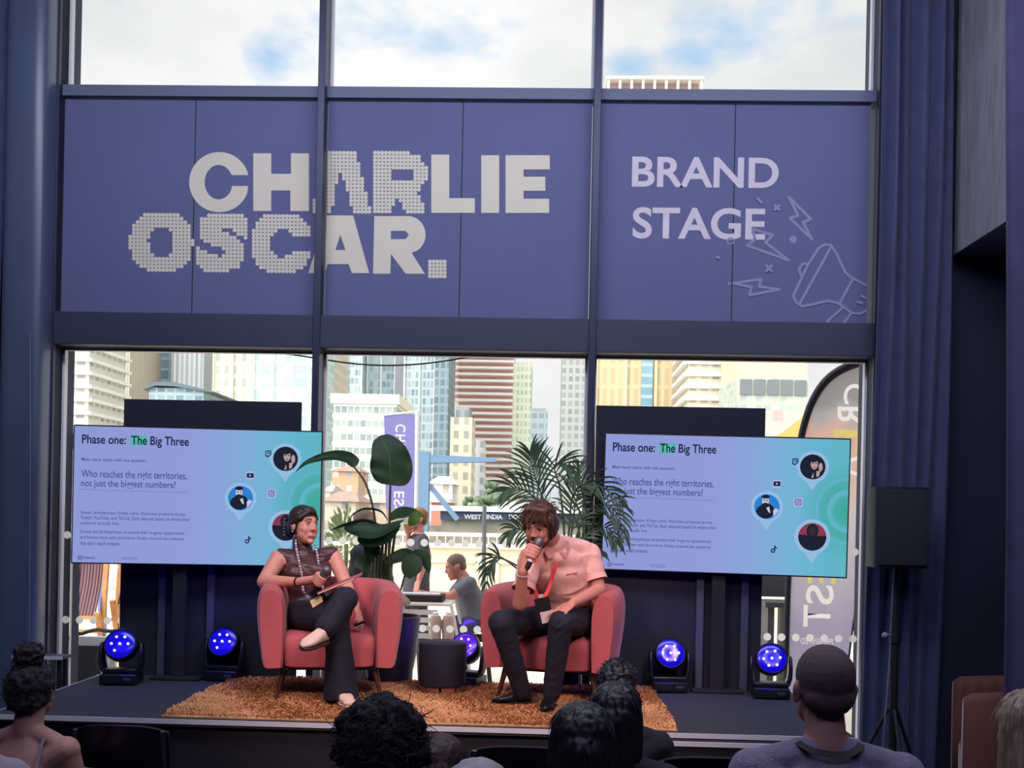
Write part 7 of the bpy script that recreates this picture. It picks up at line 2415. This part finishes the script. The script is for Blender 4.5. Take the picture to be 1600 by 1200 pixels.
# shrub in a tub behind the woman
D = 9.3
p = W(540, 900, D)
t = thing('potted_shrub', 'pale green spiky shrub outside, just right of the seated woman\'s head', 'plant', (p.x, D, FLOOR))
b = new_bm(); lathe(b, [(.20, 0), (.26, .38), (.24, .38), (.22, .34), (0, .34)], (p.x, D, FLOOR), 24); obj('tub', b, m_softblack, t)
b = new_bm(); rn = random.Random(8)
zc = W(540, 850, D).z
for k in range(420):
    d = Vector((rn.gauss(0, 1), rn.gauss(0, 1), rn.gauss(0, 1))).normalized()
    q_ = Vector((p.x + d.x * .17 * rn.random() ** .4, D + d.y * .17 * rn.random() ** .4, zc + d.z * .33 * rn.random() ** .4))
    l = Vector((d.x, d.y, d.z + .5)).normalized() * rn.uniform(.05, .11)
    s = l.cross(Vector((rn.gauss(0, 1), rn.gauss(0, 1), rn.gauss(0, 1)))).normalized() * .014
    vs = [b.verts.new(q_), b.verts.new(q_ + l * .5 + s), b.verts.new(q_ + l), b.verts.new(q_ + l * .5 - s)]
    b.faces.new(vs)
for k in range(9):
    a_ = R(40 * k); tp = W(524 + rn.uniform(-10, 14), 800 + rn.uniform(0, 26), D)
    bs_ = Vector((p.x + .05 * math.cos(a_) - .03, D + .05 * math.sin(a_), zc + .1))
    s = Vector((.016, 0, 0))
    b.faces.new([b.verts.new(bs_ - s), b.verts.new(bs_ + s), b.verts.new(tp)])
b2 = bmesh.new(); tube(b2, [(p.x, D, FLOOR + .3), (p.x, D, zc)], .02, 8); add_bm(b, b2)
obj('foliage', b, mat('pale_shrub_green', '#9fb088', .7, noise=.25, nscale=8, trans=.3), t, smooth=False, recalc=False)

# low bench in the gap at the right
D = 9.6
a, c = W(1196, 945, D), W(1245, 945, D)
t = thing('bench', 'dark bench outside in the gap between the right screen and the flag', 'bench', ((a.x + c.x) / 2, D, FLOOR))
b = new_bm(); bx(b, ((a.x + c.x) / 2, D + .2, a.z), (c.x - a.x, .4, .05), bev=.008); obj('seat', b, mat('dark_bench', '#4b4a52', .6), t, smooth=False)
for x in (a.x + .06, c.x - .06):
    b = new_bm(); bx(b, (x, D + .2, (a.z + FLOOR) / 2 - .012), (.06, .36, a.z - FLOOR - .03)); obj('leg', b, mat('dark_bench', '#4b4a52', .6), t, smooth=False)

b = new_bm(); bx(b, ((a.x + c.x) / 2, D + .38, a.z + .20), (c.x - a.x, .04, .30), bev=.006); obj('backrest', b, mat('dark_bench', '#4b4a52', .6), t, smooth=False)  # backrest added to darken the gap, in place of a dark figure
# overhead cable crossing the windows outside
b = new_bm(); tube(b, catmull([W(380, 520, 7.31)] + [W(x, y, 7.9) for x, y in ((396, 545), (470, 556), (560, 569), (640, 570), (720, 560), (760, 549))] + [W(790, 522, 7.31)], 4), .006, 6)
tag(obj('overhead_cable', b, m_black), 'thin dark cable sagging outside across the top of the middle window', 'cable')

# ---- people outside
def stander(label, J, skin, top_m, leg_m, hairfn, sleeve=.5, s=1.0, voxel=.009, hands=True):
    t = thing('person', label, 'person', (J['pel'].x, J['pel'].y, FLOOR))
    up = Vector((0, 0, 1))
    ax = (J['shL'] - J['shR']).normalized(); dp = ax.cross(up).normalized()
    Mh = head_frame(J['head'], R(J['yaw']), R(J.get('pitch', 0)), 0, s)
    pel, neck = J['pel'], J['neck']
    chest = neck.lerp(pel, .36); waist = neck.lerp(pel, .72)
    hip = [pel - ax * .09, pel + ax * .09]
    b = new_bm(); head_skin(b, Mh)
    capsule(b, neck, J['head'] + (neck - J['head']) * .4, .058, .055)
    loft(b, [(pel - up * .08, ax * .15, dp * .11), (pel, ax * .165, dp * .125), (waist, ax * .145, dp * .11), (chest, ax * .165, dp * .115), (chest.lerp(neck, .6), ax * .15, dp * .085), (neck, ax * .08, dp * .06)], 24)
    for sd in 'RL':
        sh, el, wr, kn, an = (J[k + sd] for k in ('sh', 'el', 'wr', 'kn', 'an'))
        hp = hip[0 if sd == 'R' else 1]
        capsule(b, chest.lerp(sh, .6), sh, .064, .056); capsule(b, sh, el, .053, .043); capsule(b, el, wr, .043, .028)
        capsule(b, hp, kn, .086, .06); capsule(b, kn, an, .056, .038)
        open_hand(b, wr, wr - el, up, 1.0, thumb=1 if sd == 'L' else -1, curl=.45)
    blend_obj('body', b, skin, t, voxel, 2)
    b = new_bm()
    loft(b, [(pel - up * .06, ax * .185, dp * .145), (pel, ax * .186, dp * .146), (waist, ax * .165, dp * .132), (chest, ax * .186, dp * .136), (chest.lerp(neck, .6), ax * .165, dp * .1), (neck, ax * .085, dp * .072)], 24)
    for sd in 'RL':
        capsule(b, chest.lerp(J['sh' + sd], .5), J['sh' + sd], .08, .07); capsule(b, J['sh' + sd], J['sh' + sd].lerp(J['el' + sd], sleeve), .068, .062)
    blend_obj('t_shirt', b, top_m, t, voxel, 2)
    b = new_bm()
    loft(b, [(pel - up * .095, ax * .17, dp * .13), (pel, ax * .176, dp * .138)], 24)
    for i, sd in enumerate('RL'):
        capsule(b, hip[i], J['kn' + sd], .098, .074); capsule(b, J['kn' + sd], J['an' + sd], .072, .058)
    blend_obj('trousers', b, leg_m, t, voxel, 2)
    for sd in 'RL':
        an = J['an' + sd]; f = Vector(J.get('foot', (0, -1, 0)))
        h_ = an - f * .06; h_.z = FLOOR + .012
        b = new_bm(); boot(b, h_, h_ + f * .27, .085, .045, .7); capsule(b, an, an + up * .03, .045); obj('shoe', b, m_shoe, t)
    hairfn(Mh, t)
    return t
def hair_bald(M, t):
    b = new_bm(); mell(b, M, (0, -.018, .042), (.077, .096, .0835)); mell(b, M, (0, -.055, -.01), (.068, .05, .05)); hair_obj(b, mat('stubble_hair', '#7d675c', .8), t, .006, .001, 90, 1, 3.0, name='cropped_hair')
def hair_brownshort(M, t):
    b = new_bm(); mell(b, M, (0, -.02, .045), (.083, .100, .086)); mell(b, M, (0, -.06, -.01), (.07, .05, .055)); hair_obj(b, mat('light_brown_hair', '#8a6238', .7), t, .006, .004, 60, .6, 23.0)
grey_t = mat('grey_tee', '#6f7078', .9); dark_t = mat('charcoal_tee', '#45454d', .9); black_t = mat('black_jacket', '#23242c', .9)
jeans = mat('blue_jeans', '#3f4470', .9, noise=.1, nscale=20)
# seated man in grey at the slatted table, facing left
D = 9.75
def Q(px, py, dy=0): return W(px, py, D + dy)
stander('man in a grey t-shirt sitting outside, leaning over the keyboard on the slatted table',
        dict(head=Q(712, 886), yaw=-78, pitch=-18, neck=Q(726, 904), pel=Q(745, 972), shR=Q(722, 913, .17), shL=Q(734, 912, -.17), elR=Q(700, 938, .12), wrR=Q(678, 930, .1), elL=Q(704, 932, -.22), wrL=Q(672, 928, -.16),
             knR=Q(700, 975, .16), knL=Q(704, 985, -.18), anR=Vector((Q(712, 1000).x, D + .16, FLOOR + .08)), anL=Vector((Q(730, 1000).x, D - .18, FLOOR + .08)), foot=(-1, 0, 0)), m_skin2, grey_t, jeans, hair_bald)
t = thing('stool', 'dark folding stool outside under the man in the grey t-shirt', 'stool', (Q(748, 990).x, D, FLOOR))
zs = Q(745, 972).z - .13
b = new_bm(); lathe(b, [(.16, 0), (.17, .02), (.16, .04)], (Q(748, 990).x, D, zs - .04), 24); obj('seat', b, m_softblack, t)
for k in range(4):
    a_ = R(45 + 90 * k); b = new_bm(); tube(b, [(Q(748, 990).x + .1 * math.cos(a_), D + .1 * math.sin(a_), zs - .03), (Q(748, 990).x + .2 * math.cos(a_), D + .2 * math.sin(a_), FLOOR)], .014, 8); obj('leg', b, m_softblack, t)
# standing man in charcoal t-shirt
D = 10.6
pz = FLOOR + .95
pp = Q(650, 915); pp.z = pz
stander('man in a charcoal t-shirt standing outside with one hand raised to his face',
        dict(head=Q(652, 812), yaw=-60, neck=Q(655, 834), pel=pp, shR=Q(648, 845, .15), shL=Q(660, 845, -.17), elR=Q(640, 862, .05), wrR=Q(638, 836, -.06), elL=Q(662, 880, -.2), wrL=Q(655, 905, -.24),
             knR=pp + Vector((-.06, 0, -.42)), knL=pp + Vector((.08, -.02, -.42)), anR=Vector((pp.x - .08, D + .02, FLOOR + .08)), anL=Vector((pp.x + .1, D - .02, FLOOR + .08)), foot=(-.8, -.6, 0)), m_skin2, dark_t, mat('dark_trousers_outside', '#3a3a44', .9), hair_brownshort)
# dark-clothed man behind the plant
D = 8.35
pp = Q(578, 960); pp.z = FLOOR + .95
stander('man in a black jacket standing outside behind the broad-leaved plant, facing right',
        dict(head=Q(571, 818), yaw=62, neck=Q(569, 848), pel=pp, shR=Q(560, 866, -.17), shL=Q(586, 864, .15), elR=Q(563, 910, -.2), wrR=Q(590, 925, -.2), elL=Q(604, 905, .1), wrL=Q(622, 925, 0),
             knR=pp + Vector((-.08, 0, -.42)), knL=pp + Vector((.08, 0, -.42)), anR=Vector((pp.x - .09, D, FLOOR + .08)), anL=Vector((pp.x + .1, D, FLOOR + .08)), foot=(.7, -.7, 0)), mat('brown_skin', '#8d6a60', .6), black_t, mat('dark_trousers_outside', '#3a3a44', .9), hair_bald, sleeve=1.0)
